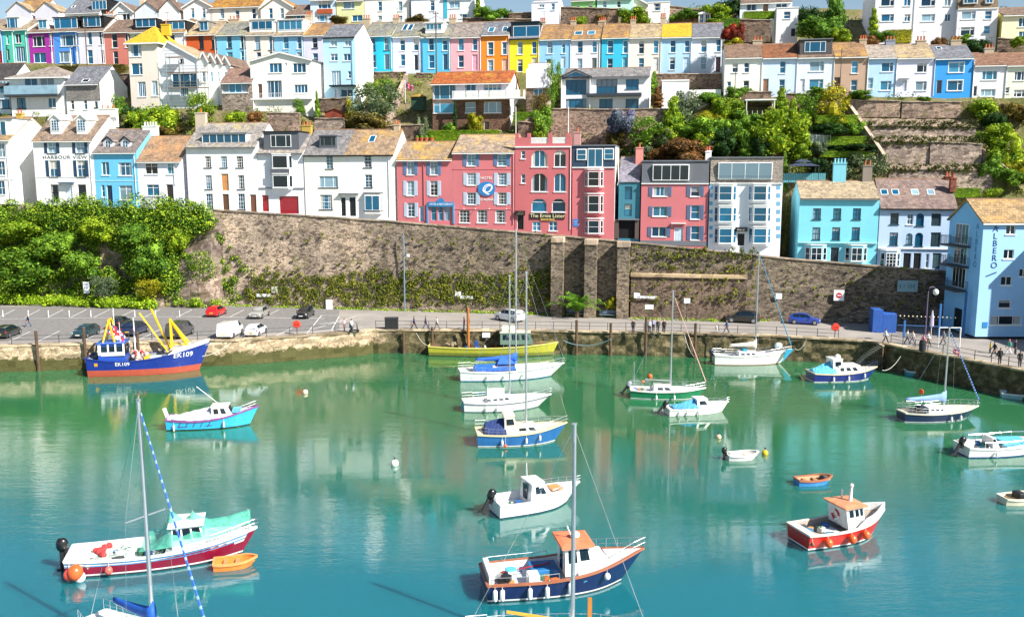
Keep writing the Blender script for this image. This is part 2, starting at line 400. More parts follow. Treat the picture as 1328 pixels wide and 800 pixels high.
# face of the quay: uneven stone, one thing with a coping
def quay_mat():
 m, t, b = nt('quay_stone')
 base = stone('#a8967c', '#5b4d3c', 1.1, .45, name='quay_stone_base')
 g = N(t, 'ShaderNodeNewGeometry'); sx = N(t, 'ShaderNodeSeparateXYZ'); t.links.new(g.outputs['Position'], sx.inputs[0])
 tc = N(t, 'ShaderNodeTexCoord'); mp = N(t, 'ShaderNodeMapping'); mp.inputs['Scale'].default_value = (1, 1, 1.5); t.links.new(tc.outputs['Object'], mp.inputs[0])
 v = N(t, 'ShaderNodeTexVoronoi'); v.inputs['Scale'].default_value = 1.5; t.links.new(mp.outputs[0], v.inputs['Vector'])
 v2 = N(t, 'ShaderNodeTexVoronoi', feature='DISTANCE_TO_EDGE'); v2.inputs['Scale'].default_value = 1.5; t.links.new(mp.outputs[0], v2.inputs['Vector'])
 sp = N(t, 'ShaderNodeSeparateColor'); t.links.new(v.outputs['Color'], sp.inputs[0])
 r = ramp(t, sp.outputs[0], [(.1, lin('#9a866c')), (.5, lin('#b39e80')), (.95, lin('#c8b596'))])
 ed = ramp(t, v2.outputs['Distance'], [(0, (.62, .6, .56)), (.06, (1, 1, 1))])
 o = mix(t, 1.0, r.outputs['Color'], ed.outputs['Color'], 'MULTIPLY')
 n = noise(t, 1.1, 5, .65); n2 = noise(t, 6, 4, .6)
 s = ramp(t, n2.outputs['Fac'], [(.3, (.7, .7, .7)), (.7, (1.2, 1.2, 1.2))])
 o = mix(t, 1.0, o, s.outputs['Color'], 'MULTIPLY')
 # weed and wet tide band low down, at a height broken by noise
 ad = N(t, 'ShaderNodeMath', operation='MULTIPLY_ADD'); ad.inputs[1].default_value = -2.6; t.links.new(n.outputs['Fac'], ad.inputs[0]); t.links.new(sx.outputs['Z'], ad.inputs[2])
 w1 = ramp(t, ad.outputs[0], [(.0, (1, 1, 1)), (.3, (0, 0, 0))])
 hollow_shade = ramp(t, n.outputs['Fac'], [(.3, (.25, .22, .2)), (.42, (1, 1, 1))]); o = mix(t, 1.0, o, hollow_shade.outputs['Color'], 'MULTIPLY')  # shaded hollows put into the colour as dark noise patches
 o = mix(t, w1.outputs['Color'], o, lin('#4c4a22'))
 # the stretch east of the slipway is old dark stone grown over
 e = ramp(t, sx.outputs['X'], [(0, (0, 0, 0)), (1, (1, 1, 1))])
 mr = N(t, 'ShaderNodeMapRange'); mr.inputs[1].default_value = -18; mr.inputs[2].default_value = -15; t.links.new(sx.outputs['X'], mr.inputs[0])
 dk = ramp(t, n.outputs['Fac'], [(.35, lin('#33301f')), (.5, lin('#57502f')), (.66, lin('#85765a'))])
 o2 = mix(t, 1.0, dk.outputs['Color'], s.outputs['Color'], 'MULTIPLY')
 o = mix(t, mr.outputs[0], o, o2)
 t.links.new(o, b.inputs['Base Color']); b.inputs['Roughness'].default_value = .85
 bump(t, b, mix(t, .4, ed.outputs['Color'], n2.outputs['Color']), .9, .12); return m
fq = MB(); rows_z = [-1.2, -.2, .5, 1.2, 1.9, 2.5, 2.86]
pts = []
for i in range(len(QP)-1):
 a, b2 = QP[i], QP[i+1]; L = (b2-a).length; k = max(1, int(L/.9))
 for j in range(k): pts.append(a.lerp(b2, j/k))
pts.append(QP[-1])
qroot = empty('quay_wall', (QP[4].x, QP[4].y, 0), 0, 'long rough stone harbour wall along the water edge below the car park', 'quay wall')
nz = len(rows_z)
for i, p in enumerate(pts):
 d = (pts[min(i+1, len(pts)-1)]-pts[max(i-1, 0)]).normalized(); nrm = Vector((d.y, -d.x, 0))
 for k, z in enumerate(rows_z):
  off = (.45 if p.x < -17 else .2)*(1-z/2.9)+(R.uniform(-.2, .2) if 0 < k < nz-1 else 0)
  pp = p+nrm*off-qroot.location; fq.v.append((pp.x, pp.y, z))
for i in range(len(pts)-1):
 for k in range(nz-1):
  a = i*nz+k; fq.f.append((a, a+nz, a+nz+1, a+1)); fq.m.append(0)
fq.build('wall_face', quay_mat(), qroot)
cp = MB(); rg = []
for i, p in enumerate(pts):
 d = (pts[min(i+1, len(pts)-1)]-pts[max(i-1, 0)]).normalized(); nrm = Vector((d.y, -d.x, 0)); z = Vector((0, 0, 1))
 p = p-qroot.location
 rg.append([p+nrm*.12+z*2.84, p+nrm*.12+z*3.03, p-nrm*1.0+z*3.03, p-nrm*1.0+z*2.84])
cp.loft(rg, True, True)
cp.build('coping', stone('#b9aa8e', '#8d7d62', .8, .7, name='coping_stone', squash=1), qroot)
# ==== big retaining wall ========================================================================
def wall_mat():
 m = stone('#867c70', '#574e46', 2.1, .36, .12, name='old_wall_stone', squash=1.9)
 t = m.node_tree; b = t.nodes['Principled BSDF']; src = b.inputs['Base Color'].links[0].from_socket
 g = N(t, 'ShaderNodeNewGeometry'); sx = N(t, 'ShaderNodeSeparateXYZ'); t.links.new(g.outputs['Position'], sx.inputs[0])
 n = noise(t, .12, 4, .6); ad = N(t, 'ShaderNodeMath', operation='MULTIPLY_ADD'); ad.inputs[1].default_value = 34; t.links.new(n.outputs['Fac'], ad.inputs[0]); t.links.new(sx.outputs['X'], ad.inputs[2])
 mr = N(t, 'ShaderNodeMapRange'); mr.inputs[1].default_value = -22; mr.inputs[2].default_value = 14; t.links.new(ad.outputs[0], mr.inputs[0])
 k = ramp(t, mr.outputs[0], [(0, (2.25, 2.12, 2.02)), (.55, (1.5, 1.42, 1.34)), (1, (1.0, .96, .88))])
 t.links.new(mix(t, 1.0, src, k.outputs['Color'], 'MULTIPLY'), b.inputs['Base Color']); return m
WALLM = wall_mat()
rx0 = pl(277, 300, row(0)).x; rx1 = 66.0
rw = empty('retaining_wall', ((rx0+rx1)/2, rowY((rx0+rx1)/2, 0), DECK), math.atan(WM), 'high grey-brown stone retaining wall holding up the street of houses', 'retaining wall')
KU = math.sqrt(1+WM*WM)
def wl(X): return (X-rw.location.x)*KU                   # X -> u along the wall
g = MB(); nx = 90; zs = 14; tops = []
for i in range(nx+1):
 X = lerp(rx0, rx1, i/nx); zt = zwall(X)-DECK
 for k in range(zs+1):
  f = k/zs; g.v.append((wl(X), -.5*(1-f)-.02+R.uniform(-.06, .06), f*(zt-.1)))
for i in range(nx):
 for k in range(zs):
  a = i*(zs+1)+k; g.f.append((a, a+zs+1, a+zs+2, a+1)); g.m.append(0)
zt0 = zwall(rx0)-DECK
g.quad((wl(rx0), -.5, 0), (wl(rx0), 0, zt0-.1), (wl(rx0), 1.2, zt0-.1), (wl(rx0), 1.2, 0))
# street-side face of the parapet
for i in range(nx):
 X, X2 = lerp(rx0, rx1, i/nx), lerp(rx0, rx1, (i+1)/nx)
 g.quad((wl(X2), .42, zwall(X2)-DECK-1.4), (wl(X), .42, zwall(X)-DECK-1.4), (wl(X), .42, zwall(X)-DECK-.1), (wl(X2), .42, zwall(X2)-DECK-.1))
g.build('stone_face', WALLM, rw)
g = MB(); rg = []
for i in range(nx+1):
 X = lerp(rx0, rx1, i/nx); zt = zwall(X)-DECK
 rg.append([(wl(X), -.16, zt-.12), (wl(X), -.16, zt+.06), (wl(X), .5, zt+.06), (wl(X), .5, zt-.12)])
g.loft(rg, True, True); g.build('coping', stone('#a99a86', '#7d6d5a', .7, .7, name='parapet_stone', squash=1), rw)
for px, ytop in ((725, 314), (768, 317), (810, 320)):
 X = pl(px, 360, row(-1)).x; zt = pl(px, ytop, row(-1)).z-DECK
 g = MB(); u = wl(X)
 rr = []
 for k in range(13):
  z = zt*k/12; wd = .82; dp = 2.3-.5*k/12
  rr.append([(u-wd+R.uniform(-.03, .03), -dp+R.uniform(-.04, .04), z), (u+wd+R.uniform(-.03, .03), -dp+R.uniform(-.04, .04), z), (u+wd, .05, z), (u-wd, .05, z)])
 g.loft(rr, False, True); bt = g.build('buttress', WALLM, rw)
 g = MB(); g.cbox(u-.9, u+.9, -1.95, 0, zt, zt+.75, .04); g.build('cap_stone', stone('#b8a592', '#9c8874', .6, .8, name='cap_stone', squash=1), bt)
# low terrace wall in front of the retaining wall
x0, x1 = pl(818, 390, row(-1.2)).x, pl(967, 390, row(-1.2)).x
zt = pl(890, 360, row(-1.2)).z
tw = empty('terrace_wall', ((x0+x1)/2, rowY((x0+x1)/2, -1.2), DECK), math.atan(WM), 'lower brown stone terrace wall with a pale flat coping in front of the high wall', 'terrace wall')
L = (x1-x0)*KU/2; g = MB(); k = 40
for i in range(k+1):
 for j in range(8):
  g.v.append((lerp(-L, L, i/k), R.uniform(-.05, .05), (zt-DECK)*j/7))
for i in range(k):
 for j in range(7): a = i*8+j; g.f.append((a, a+8, a+9, a+1)); g.m.append(0)
g.box(L-.02, L+.04, 0, 1.2, 0, zt-DECK); g.box(-L-.04, -L+.02, 0, 1.2, 0, zt-DECK)
g.build('stone_face', stone('#857262', '#57493d', 3.0, .5, .12, name='terrace_stone', squash=1.9), tw)
g = MB(); g.cbox(-L-.1, L+.1, -.25, 1.25, zt-DECK, zt-DECK+.42, .03); g.build('coping', stone('#c3ad8c', '#a08b6c', .5, .85, name='terrace_coping', squash=1), tw)
# ==== cliff on the left: rock core of the vegetated slope =======================================
g = MB(); nx, nz = 70, 22
for i in range(nx+1):
 X = lerp(-150, rx0+1.5, i/nx)
 for k in range(nz+1):
  f = k/nz; z = lerp(DECK-.3, zwall(X)-.3, f)
  bul = 3.2*(1-f)**1.2+.9*math.sin(X*.55)*math.sin(f*5+X*.2)*(1-f*.8)+R.uniform(-.3, .3)
  D = -max(.15, bul+.4)
  if i == nx: D = -.2
  g.v.append((X, rowY(X, D), z))
for i in range(nx):
 for k in range(nz): a = i*(nz+1)+k; g.f.append((a, a+nz+1, a+nz+2, a+1)); g.m.append(0)
tag(g.build('cliff', stone('#8f8076', '#6e5d52', 1.6, .6, .45, name='cliff_rock', squash=.8)), kind='structure')
# ==== car park surface and painted lines ========================================================
g = MB()
def carpark(px, py): return gnd(px, py, DECK)
fr = [(-500, 447), (-60, 444), (100, 440), (300, 435), (440, 426.5)]
bk = [(-500, 398), (-60, 398), (277, 397), (440, 400)]
A = [carpark(*p) for p in fr]; B = [carpark(*p) for p in reversed(bk)]
g.poly([(p.x, p.y, DECK+.004) for p in A+B])
tag(g.build('car_park', paint('#7f7b78', .92, var=.14, name='car_park_asphalt')), kind='structure')
g = MB()
def line(p, q2, wd=.1, z=DECK+.009):
 a, b2 = gnd(*p, DECK), gnd(*q2, DECK); a.z = b2.z = z; d = (b2-a).normalized(); n = Vector((-d.y, d.x, 0))*wd/2
 g.quad(a-n, b2-n, b2+n, a+n)
line((-60, 414.5), (240, 410.5)); line((240, 410.5), (420, 413), .14)
for x in (2, 35, 65, 95, 125, 158, 190, 232, 262, 300, 345, 390): line((x-3, 411.5), (x+17, 401.5))
for x in (-10, 12, 50, 108, 180, 225, 285, 320, 352): line((x, 443-(x/300.)*4), (x+27, 430-(x/300.)*4))
line((395, 436), (417, 409)); line((417, 409), (468, 409), .12); line((395, 432), (470, 424), .12)
line((415, 420), (470, 414), .12); line((402, 428), (462, 410), .12); line((430, 428), (440, 410), .12)
line((640, 425), (720, 427), .1); line((560, 423), (640, 425), .1)
tag(g.build('road_markings', paint('#e6e4de', .8, name='road_paint')), kind='structure')
# ==== houses ====================================================================================
BAR = paint('#f4f4f2', .4, name='glazing_bar')
SLATE = paint('#5d6067', .7, name='slate_cladding')
POT = paint('#b5603c', .8, name='terracotta')
class House:
 def __init__(h, name, label, cat, zoom, x0, x1, yb, ye, D, deep, wall, group=None, yref=None, slope=None, dz=2.6, hidden=0.0, side=None, front=True, nohole=False):
  h.zx, h.zy, h.zs = zoom
  rw_ = row(D) if slope is None else slope
  h.rw = rw_; h.deep = deep
  c = lambda x, y: (h.zx+x/h.zs, h.zy+y/h.zs)
  h.c = c
  ym = (ye+yb)/2
  a = pl(*c(x0, ym), rw_); b = pl(*c(x1, ym), rw_); m = pl(*c((x0+x1)/2, yb), rw_)
  yaw = math.atan(rw_[1])
  O = Vector(((a.x+b.x)/2, (a.y+b.y)/2, m.z-hidden))
  h.O = O; h.U = Vector((math.cos(yaw), math.sin(yaw), 0)); h.V = Vector((-math.sin(yaw), math.cos(yaw), 0))
  h.e = empty(name, O, yaw, label, cat, group)
  h.w = (b-a).length; h.u0, h.u1 = -h.w/2, h.w/2
  h.mp = h.w/((x1-x0)/h.zs)                          # metres per photo pixel on the facade
  h.ze = pl(*c((x0+x1)/2, ye), rw_).z-O.z
  h.dz = dz; h.wall = wall; h.side = side or wall; h.holes = []; h.spandrels = []; h.apex = None; h.zr = None
 def lray(h, zx, zy):
  d = ray(*h.c(zx, zy)); o = EYE-h.O
  return Vector((o.dot(h.U), o.dot(h.V), o.z)), Vector((d.dot(h.U), d.dot(h.V), d.z))
 def loc(h, zx, zy, v=0.0):
  o, d = h.lray(zx, zy); t = (v-o.y)/d.y; p = o+d*t; return p.x, p.z
 def rect(h, zx, zy, zw, zh, v=0.0):
  u, z = h.loc(zx, zy, v); k = h.mp/h.zs/2
  return u-zw*k, u+zw*k, z-zh*k, z+zh*k
 # -- windows and doors -------------------------------------------------------------------
 def win(h, kind, zx, zy, zw, zh, gl=None, fr=None, sill=True, shut=None, surround=None, door=None, par=None, v=0.0, arch=False, sillc=None):
  u0, u1, z0, z1 = h.rect(zx, zy, zw, zh, v)
  z0 = max(z0, -h.dz+.3)
  if par is None: h.holes.append((u0, u1, z0, z1, arch))
  rec = .17 if par is None else 0.0
  par = par or h.e
  fr = fr or BAR
  if gl is None: gl = R.choice((0, 1, 1, 2, 1, 3, 4))
  g = MB(); f0, f1 = v+rec-.05, v+rec+.03; t = .075
  w, hh = u1-u0, z1-z0
  if kind in ('door', 'garage'):
   leaf = door or paint('#3a2c26', .4)
   gd = MB(); gd.box(u0+.06, u1-.06, v+rec-.02, v+rec+.03, z0, z1-.06)
   if kind == 'garage':
    n = 6
    for i in range(n): gd.box(u0+.08, u1-.08, v+rec-.035, v+rec-.02, lerp(z0, z1-.06, i/n)+.02, lerp(z0, z1-.06, (i+1)/n)-.02)
   else:
    for (a, b) in ((.14, .46), (.54, .9)):
     for s in (0, 1):
      gd.box(lerp(u0, u1, .16+.36*s), lerp(u0, u1, .46+.36*s), v+rec-.035, v+rec-.02, lerp(z0, z1, a), lerp(z0, z1, b))
   d = gd.build('garage_door' if kind == 'garage' else 'door', leaf, par)
   g.box(u0, u0+.06, f0, f1, z0, z1); g.box(u1-.06, u1, f0, f1, z0, z1); g.box(u0, u1, f0, f1, z1-.06, z1)
   g.build('door_frame', fr, d)
   if kind == 'door':
    k = MB(); k.ball((u1-.16, v+rec-.06, lerp(z0, z1, .48)), .04, n=6, k=4); k.build('handle', LEAD, d)
   return d
  g.box(u0, u0+t, f0, f1, z0, z1); g.box(u1-t, u1, f0, f1, z0, z1)
  g.box(u0+t, u1-t, f0, f1, z0, z0+t); g.box(u0+t, u1-t, f0, f1, z1-t, z1)
  b0, b1 = f0+.012, f1-.012
  def vb(x, bw=.03, za=0, zb=1): g.box(lerp(u0, u1, x)-bw, lerp(u0, u1, x)+bw, b0, b1, lerp(z0, z1, za)+t, lerp(z0, z1, zb)-t)
  def hb(y, bw=.03, xa=0, xb=1): g.box(lerp(u0, u1, xa)+t, lerp(u0, u1, xb)-t, b0-.006, b1-.006, lerp(z0, z1, y)-bw, lerp(z0, z1, y)+bw)
  if kind == 's': hb(.5, .035)
  elif kind == 's2': hb(.5, .035); vb(.5, .02)
  elif kind == 'g': hb(.5, .035); vb(.33, .018); vb(.67, .018); hb(.25, .018); hb(.75, .018)
  elif kind == 'g2': hb(.5, .035); vb(.5, .018); hb(.25, .018); hb(.75, .018)
  elif kind == 'c2': vb(.5, .045)
  elif kind == 'c3': vb(.27, .045); vb(.73, .045)
  elif kind == 'c3b': vb(.33, .05); vb(.67, .05)
  elif kind == 'c4': vb(.25, .045); vb(.5, .045); vb(.75, .045)
  elif kind == 'cr': vb(.7, .045); hb(.7, .03, .7, 1)
  elif kind == 'cl': vb(.3, .045); hb(.7, .03, 0, .3)
  elif kind == 't2': hb(.72, .035); vb(.5, .035)
  elif kind == 't': hb(.74, .035)
  elif kind == 'f2': vb(.5, .05); vb(.25, .02); vb(.75, .02)
  elif kind == 'b4': vb(.5, .04); hb(.5, .03)
  wo = g.build('window', fr, par)
  sub = wo
  p = MB(); p.box(u0+.02, u1-.02, f1-.03, f1+.01, z0+.02, z1-.02); p.build('pane', GL[gl], sub)
  if gl != 4 and R.random() < .4:
   q = R.uniform(.14, .26); y0, y1 = f1-.036, f1-.031; zt = z1-t; cm = CURT[R.randrange(3)]
   for bx in (((u0+t, lerp(u0, u1, q), z0+t), (lerp(u0, u1, 1-q), u1-t, z0+t)) if R.random() < .55 else ((u0+t, u1-t, lerp(z0, z1, R.uniform(.45, .8))),)): c = MB(); c.box(bx[0], bx[1], y0, y1, bx[2], zt); c.build('curtain', cm, sub)
  if sill:
   s = MB(); s.box(u0-.1, u1+.1, v-.1, v+.10, z0-.1, z0+.012); s.build('sill', sillc or fr, sub)
  if surround:
   s = MB(); q = .13; y0 = v-.035; y1 = v+.02
   s.box(u0-q, u0-.004, y0, y1, z0, z1+q); s.box(u1+.004, u1+q, y0, y1, z0, z1+q); s.box(u0-.004, u1+.004, y0, y1, z1+.004, z1+q)
   s.build('surround', surround, sub)
  if shut:
   sw = min(.55, w*.45)
   for a, b in ((u0-sw-.03, u0-.03), (u1+.03, u1+sw+.03)):
    s = MB(); s.box(a, b, v-.05, v-.005, z0, z1)
    n = max(4, int(hh/.16))
    for i in range(n): s.box(a+.05, b-.05, v-.068, v-.05, lerp(z0, z1, (i+.2)/n), lerp(z0, z1, (i+.75)/n))
    s.build('shutter', shut, sub)
  if arch:
   h.spandrels.append((u0, u1, z0, z1))
  return wo
 def wins(h, kind, xs, zy, zw, zh, **k):
  for x in xs: h.win(kind, x, zy, zw, zh, **k)
 # -- walls -------------------------------------------------------------------------------
 def walls(h, style='side', zr=None, top=None):
  g = MB(); u0, u1, ze, zb, d = h.u0, h.u1, h.ze, -h.dz, h.deep
  if top is not None: ze = top
  hs = [(max(a, u0+.02), min(b, u1-.02), c, min(e, ze-.02)) for a, b, c, e, _ in h.holes]
  hs = [x for x in hs if x[1] > x[0] and x[3] > x[2]]
  us = sorted({round(x, 4) for q in hs for x in q[:2]} | {u0, u1}); zs = sorted({round(x, 4) for q in hs for x in q[2:]} | {zb, ze})
  for a, b in zip(us, us[1:]):
   run = None
   for c, e in zip(zs, zs[1:]):
    mu, mz = (a+b)/2, (c+e)/2
    if any(q[0] < mu < q[1] and q[2] < mz < q[3] for q in hs):
     if run is not None: g.quad((a, 0, run), (b, 0, run), (b, 0, c), (a, 0, c)); run = None
    elif run is None: run = c
   if run is not None: g.quad((a, 0, run), (b, 0, run), (b, 0, ze), (a, 0, ze))
  for a, b, c, e in hs:
   r = .24
   g.quad((a, 0, c), (a, r, c), (a, r, e), (a, 0, e)); g.quad((b, 0, e), (b, r, e), (b, r, c), (b, 0, c))
   g.quad((a, 0, e), (a, r, e), (b, r, e), (b, 0, e)); g.quad((a, 0, c), (b, 0, c), (b, r, c), (a, r, c))
  for a, b, c, e in h.spandrels:
   rad = (b-a)/2; mu = (a+b)/2; spring = e-min(rad, (e-c)*.5); hh = e-spring
   for s in (-1, 1):
    arc = [(mu+s*rad*math.cos(t), spring+hh*math.sin(t)) for t in [i*PI/2/8 for i in range(9)]]
    cx = a if s < 0 else b
    for p, q in zip(arc, arc[1:]): g.poly([(cx, .004, e), (p[0], .004, p[1]), (q[0], .004, q[1])] if s > 0 else [(cx, .004, e), (q[0], .004, q[1]), (p[0], .004, p[1])])
  # sides and back
  g.mat(1)
  if style == 'side' and zr is not None:
   for u in (u0, u1): g.poly([(u, 0, zb), (u, d, zb), (u, d, ze), (u, d/2, zr-.05), (u, 0, ze)])
  else:
   for u in (u0, u1): g.quad((u, 0, zb), (u, d, zb), (u, d, ze), (u, 0, ze))
  g.quad((u0, d, zb), (u1, d, zb), (u1, d, ze), (u0, d, ze))
  if style == 'gable':
   g.mat(0); um = h.apex if h.apex is not None else (u0+u1)/2
   for v in (0, d): g.poly([(u0, v, ze), (u1, v, ze), (um, v, zr-.05)])
  if style == 'flat': g.mat(0).quad((u0, 0, ze), (u1, 0, ze), (u1, d, ze), (u0, d, ze))
  return g.build('wall', [h.wall, h.side], h.e)
 # -- roofs -------------------------------------------------------------------------------
 def slab(h, g, pts, th=.16):
  a, b, c, d = [Vector(p) for p in pts]; n = (b-a).cross(d-a).normalized()*th
  if n.z < 0: n = -n
  g.add([a-n*.2, b-n*.2, c-n*.2, d-n*.2, a+n, b+n, c+n, d+n], [(0, 3, 2, 1), (4, 5, 6, 7), (0, 1, 5, 4), (1, 2, 6, 5), (2, 3, 7, 6), (3, 0, 4, 7)])
 def roof(h, zyr, mat, style='side', over=.32, so=.0, sides=(None, None), gut=True, xr=None, name='roof'):
  d = h.deep; mid = (h.u0+h.u1)/2
  o, dd = h.lray((xr if xr is not None else h._xm()), zyr)
  vr = d/2 if style in ('side', 'hip') else (d/2 if style == 'pyr' else 0.0)
  t = (vr-o.y)/dd.y; h.zr = max((o+dd*t).z, h.ze+.5); zr = h.zr; ze = h.ze
  u0, u1 = h.u0-so+.012, h.u1+so-.012
  g = MB()
  if style == 'side':
   k = (zr-ze)/(d/2); lo = ze-k*over
   h.slab(g, [(u0, -over, lo), (u1, -over, lo), (u1, d/2, zr), (u0, d/2, zr)])
   h.slab(g, [(u1, d+over, lo), (u0, d+over, lo), (u0, d/2-.01, zr-.02), (u1, d/2-.01, zr-.02)])
   h.sl = (Vector((0, 0, ze+.16)), Vector((0, -k, 1)).normalized())
   rf = g.build(name, mat, h.e)
   r = MB(); r.tube([(u0, d/2, zr+.12), (u1, d/2, zr+.12)], .14, 6); r.build('ridge_tiles', paint('#8a6a55', .9), rf)
   if gut:
    q = MB(); q.box(u0+.01, u1-.01, -over-.1, -over+.03, lo-.1, lo+.05)
    q.build('gutter', gut if gut is not True else WGUT, h.e)
  elif style == 'gable':
   um = h.apex if h.apex is not None else mid
   for (ua, s) in ((h.u0, -1), (h.u1, 1)):
    k = (zr-ze)/abs(ua-um); ux = ua+s*over; zl = ze-k*over
    P = [(ux, -.3, zl), (ux, d, zl), (um-s*.02, d, zr+.02), (um-s*.02, -.3, zr+.02)]
    h.slab(g, P if s > 0 else [P[1], P[0], P[3], P[2]])
   rf = g.build(name, mat, h.e)
   b = MB()
   for (ua, s) in ((h.u0, -1), (h.u1, 1)):
    k = (zr-ze)/abs(ua-um); b.bar((ua+s*over, -.32, ze-k*over-.02), (um, -.32, zr-.02), .06, .26)
   b.build('bargeboard', gut if gut not in (True, False) else WGUT, rf)
  elif style in ('hip', 'pyr'):
   ov = over; a = Vector((h.u0-ov, -ov, ze)); b = Vector((h.u1+ov, -ov, ze)); c = Vector((h.u1+ov, d+ov, ze)); e = Vector((h.u0-ov, d+ov, ze))
   ins = min(d/2, h.w*.45) if style == 'hip' else h.w/2-.2
   p = Vector((h.u0+ins, d/2, zr)); q = Vector((h.u1-ins, d/2, zr))
   g.add([a, b, c, e, p, q], [(0, 1, 5, 4), (1, 2, 5), (2, 3, 4, 5), (3, 0, 4), (3, 2, 1, 0)])
   k = (zr-ze)/(d/2); h.sl = (Vector((0, 0, ze)), Vector((0, -k, 1)).normalized())
   rf = g.build(name, mat, h.e)
   f = MB(); f.box(h.u0-ov, h.u1+ov, -ov-.05, -ov+.02, ze-.22, ze-.01); f.box(h.u1+ov-.02, h.u1+ov+.05, -ov, d+ov, ze-.22, ze-.01); f.box(h.u0-ov-.05, h.u0-ov+.02, -ov, d+ov, ze-.22, ze-.01)
   f.build('fascia', WGUT, rf)
  h.rf = rf; return rf
 def _xm(h):
  return h.xm
 def chim(h, zx, zytop, zw, v=None, pots=2, mat=None, deepw=.7, potc=None, base=None):
  v = h.deep/2 if v is None else v
  u, z = h.loc(zx, zytop, v); w = zw*h.mp/h.zs/2
  zb = (h.zr if h.zr is not None else h.ze)-1.6 if base is None else base
  z = max(z, zb+1.9)
  g = MB(); g.box(u-w, u+w, v-deepw/2, v+deepw/2, zb, z-.16); g.box(u-w-.07, u+w+.07, v-deepw/2-.07, v+deepw/2+.07, z-.16, z)
  c = g.build('chimney', mat or STKM, h.rf if hasattr(h, 'rf') else h.e)
  for i in range(pots):
   p = MB(); x = lerp(u-w, u+w, (i+.5)/pots)
   p.lathe([(.15, 0), (.13, .1), (.11, .5), (.15, .53), (.15, .62), (.09, .62)], (x, v, z), 8);
   if hasattr(h, 'rf'): p.build('chimney_pot', potc or POT, h.rf)
   else: p.build('chimney_pot', potc or POT, c)
  if R.random() < .6 and v == h.deep/2:
   a = MB(); x = u+w*.5; zz = z+R.uniform(1.3, 2.0); a.tube([(x, v, z-.2), (x, v, zz)], .025, 4); a.bar((x-.45, v, zz), (x+.45, v, zz), .025)
   for i in range(5): a.bar((x-.4+.2*i, v-.3, zz), (x-.4+.2*i, v+.3, zz), .018)
   a.build('aerial', LEAD, h.rf if hasattr(h, 'rf') else c)
 def dorm(h, x0, x1, y0, y1, mat, wins, vf=.7, top=None, gable=False, gl=1, roofm=None, fr=None, over=.12, trim=None):
  """box or gabled dormer whose front face stands at depth vf in the roof"""
  u0, zb = h.loc(x0, y1, vf); u1, zt = h.loc(x1, y0, vf)
  u0 = h.loc(x0, (y0+y1)/2, vf)[0]; u1 = h.loc(x1, (y0+y1)/2, vf)[0]
  v1 = h.deep/2+.05; g = MB()
  zb2 = zb-.5
  g.quad((u0, vf, zb2), (u1, vf, zb2), (u1, vf, zt), (u0, vf, zt))
  for u in (u0, u1): g.quad((u, vf, zb2), (u, v1, zb2), (u, v1, zt), (u, vf, zt))
  par = h.rf if hasattr(h, 'rf') else h.e
  if gable:
   um = (u0+u1)/2; zp = zt+(u1-u0)*.42
   g.poly([(u0, vf, zt), (u1, vf, zt), (um, vf, zp)])
   d = g.build('dormer', mat, par)
   r = MB()
   for s, ua in ((-1, u0), (1, u1)):
    k = (zp-zt)/(u1-u0)*2; ux = ua+s*.16; P = [(ux, vf-.2, zt-k*.16), (ux, v1, zt-k*.16), (um, v1, zp), (um, vf-.2, zp)]
    h.slab(r, P if s > 0 else [P[1], P[0], P[3], P[2]], .1)
   r.build('dormer_roof', roofm or LEADM, par)
   b = MB()
   for s, ua in ((-1, u0), (1, u1)): b.bar((ua+s*.18, vf-.22, zt-.1), (um, vf-.22, zp+.0), .06, .2)
   b.build('dormer_bargeboard', trim or WGUT, par)
  else:
   d = g.build('dormer', mat, par)
   r = MB(); r.box(u0-over, u1+over, vf-over-.1, v1, zt, zt+.14); r.build('dormer_roof', roofm or LEADM, par)
  for w in wins:
   kind, zx, zy, zw, zh = w[:5]
   a, b, c, e = h.rect(zx, zy, zw, zh, vf)
   h.combo('dormer_window', kind, a, b, c, e, vf-.03, par, gl=w[5] if len(w) > 5 else gl, fr=fr)
  return d
 def combo(h, name, kind, a, b, c, e, v, par, gl=1, fr=None, M=None, bars=None):
  """window as one mesh of frame and pane, used on dormers and bays"""
  g = MB(); t = .07
  g.mat(0); g.box(a, a+t, v-.04, v+.04, c, e); g.box(b-t, b, v-.04, v+.04, c, e); g.box(a+t, b-t, v-.04, v+.04, c, c+t); g.box(a+t, b-t, v-.04, v+.04, e-t, e)
  vs = {'s': [], 'c2': [.5], 'c3': [.25, .75], 'c3b': [.33, .67], 'c4': [.25, .5, .75], 'g': [.33, .67], 'p': [], 'cr': [.7], 's2': [.5], 'c6': [1/6, 2/6, .5, 4/6, 5/6], 't2': [.5], 'c5': [.2, .4, .6, .8]}[kind]
  hs_ = {'s': [.5], 'g': [.25, .5, .75], 's2': [.5], 't2': [.72]}.get(kind, [])
  for x in vs: g.box(lerp(a, b, x)-.035, lerp(a, b, x)+.035, v-.03, v+.03, c+t, e-t)
  for y in hs_: g.box(a+t, b-t, v-.034, v+.034, lerp(c, e, y)-.025, lerp(c, e, y)+.025)
  g.mat(1); g.box(a+.02, b-.02, v-.005, v+.025, c+.02, e-.02)
  if M is not None: g.v = [tuple(M @ Vector(p)) for p in g.v]
  return g.build(name, [fr or BAR, GL[gl]], par)
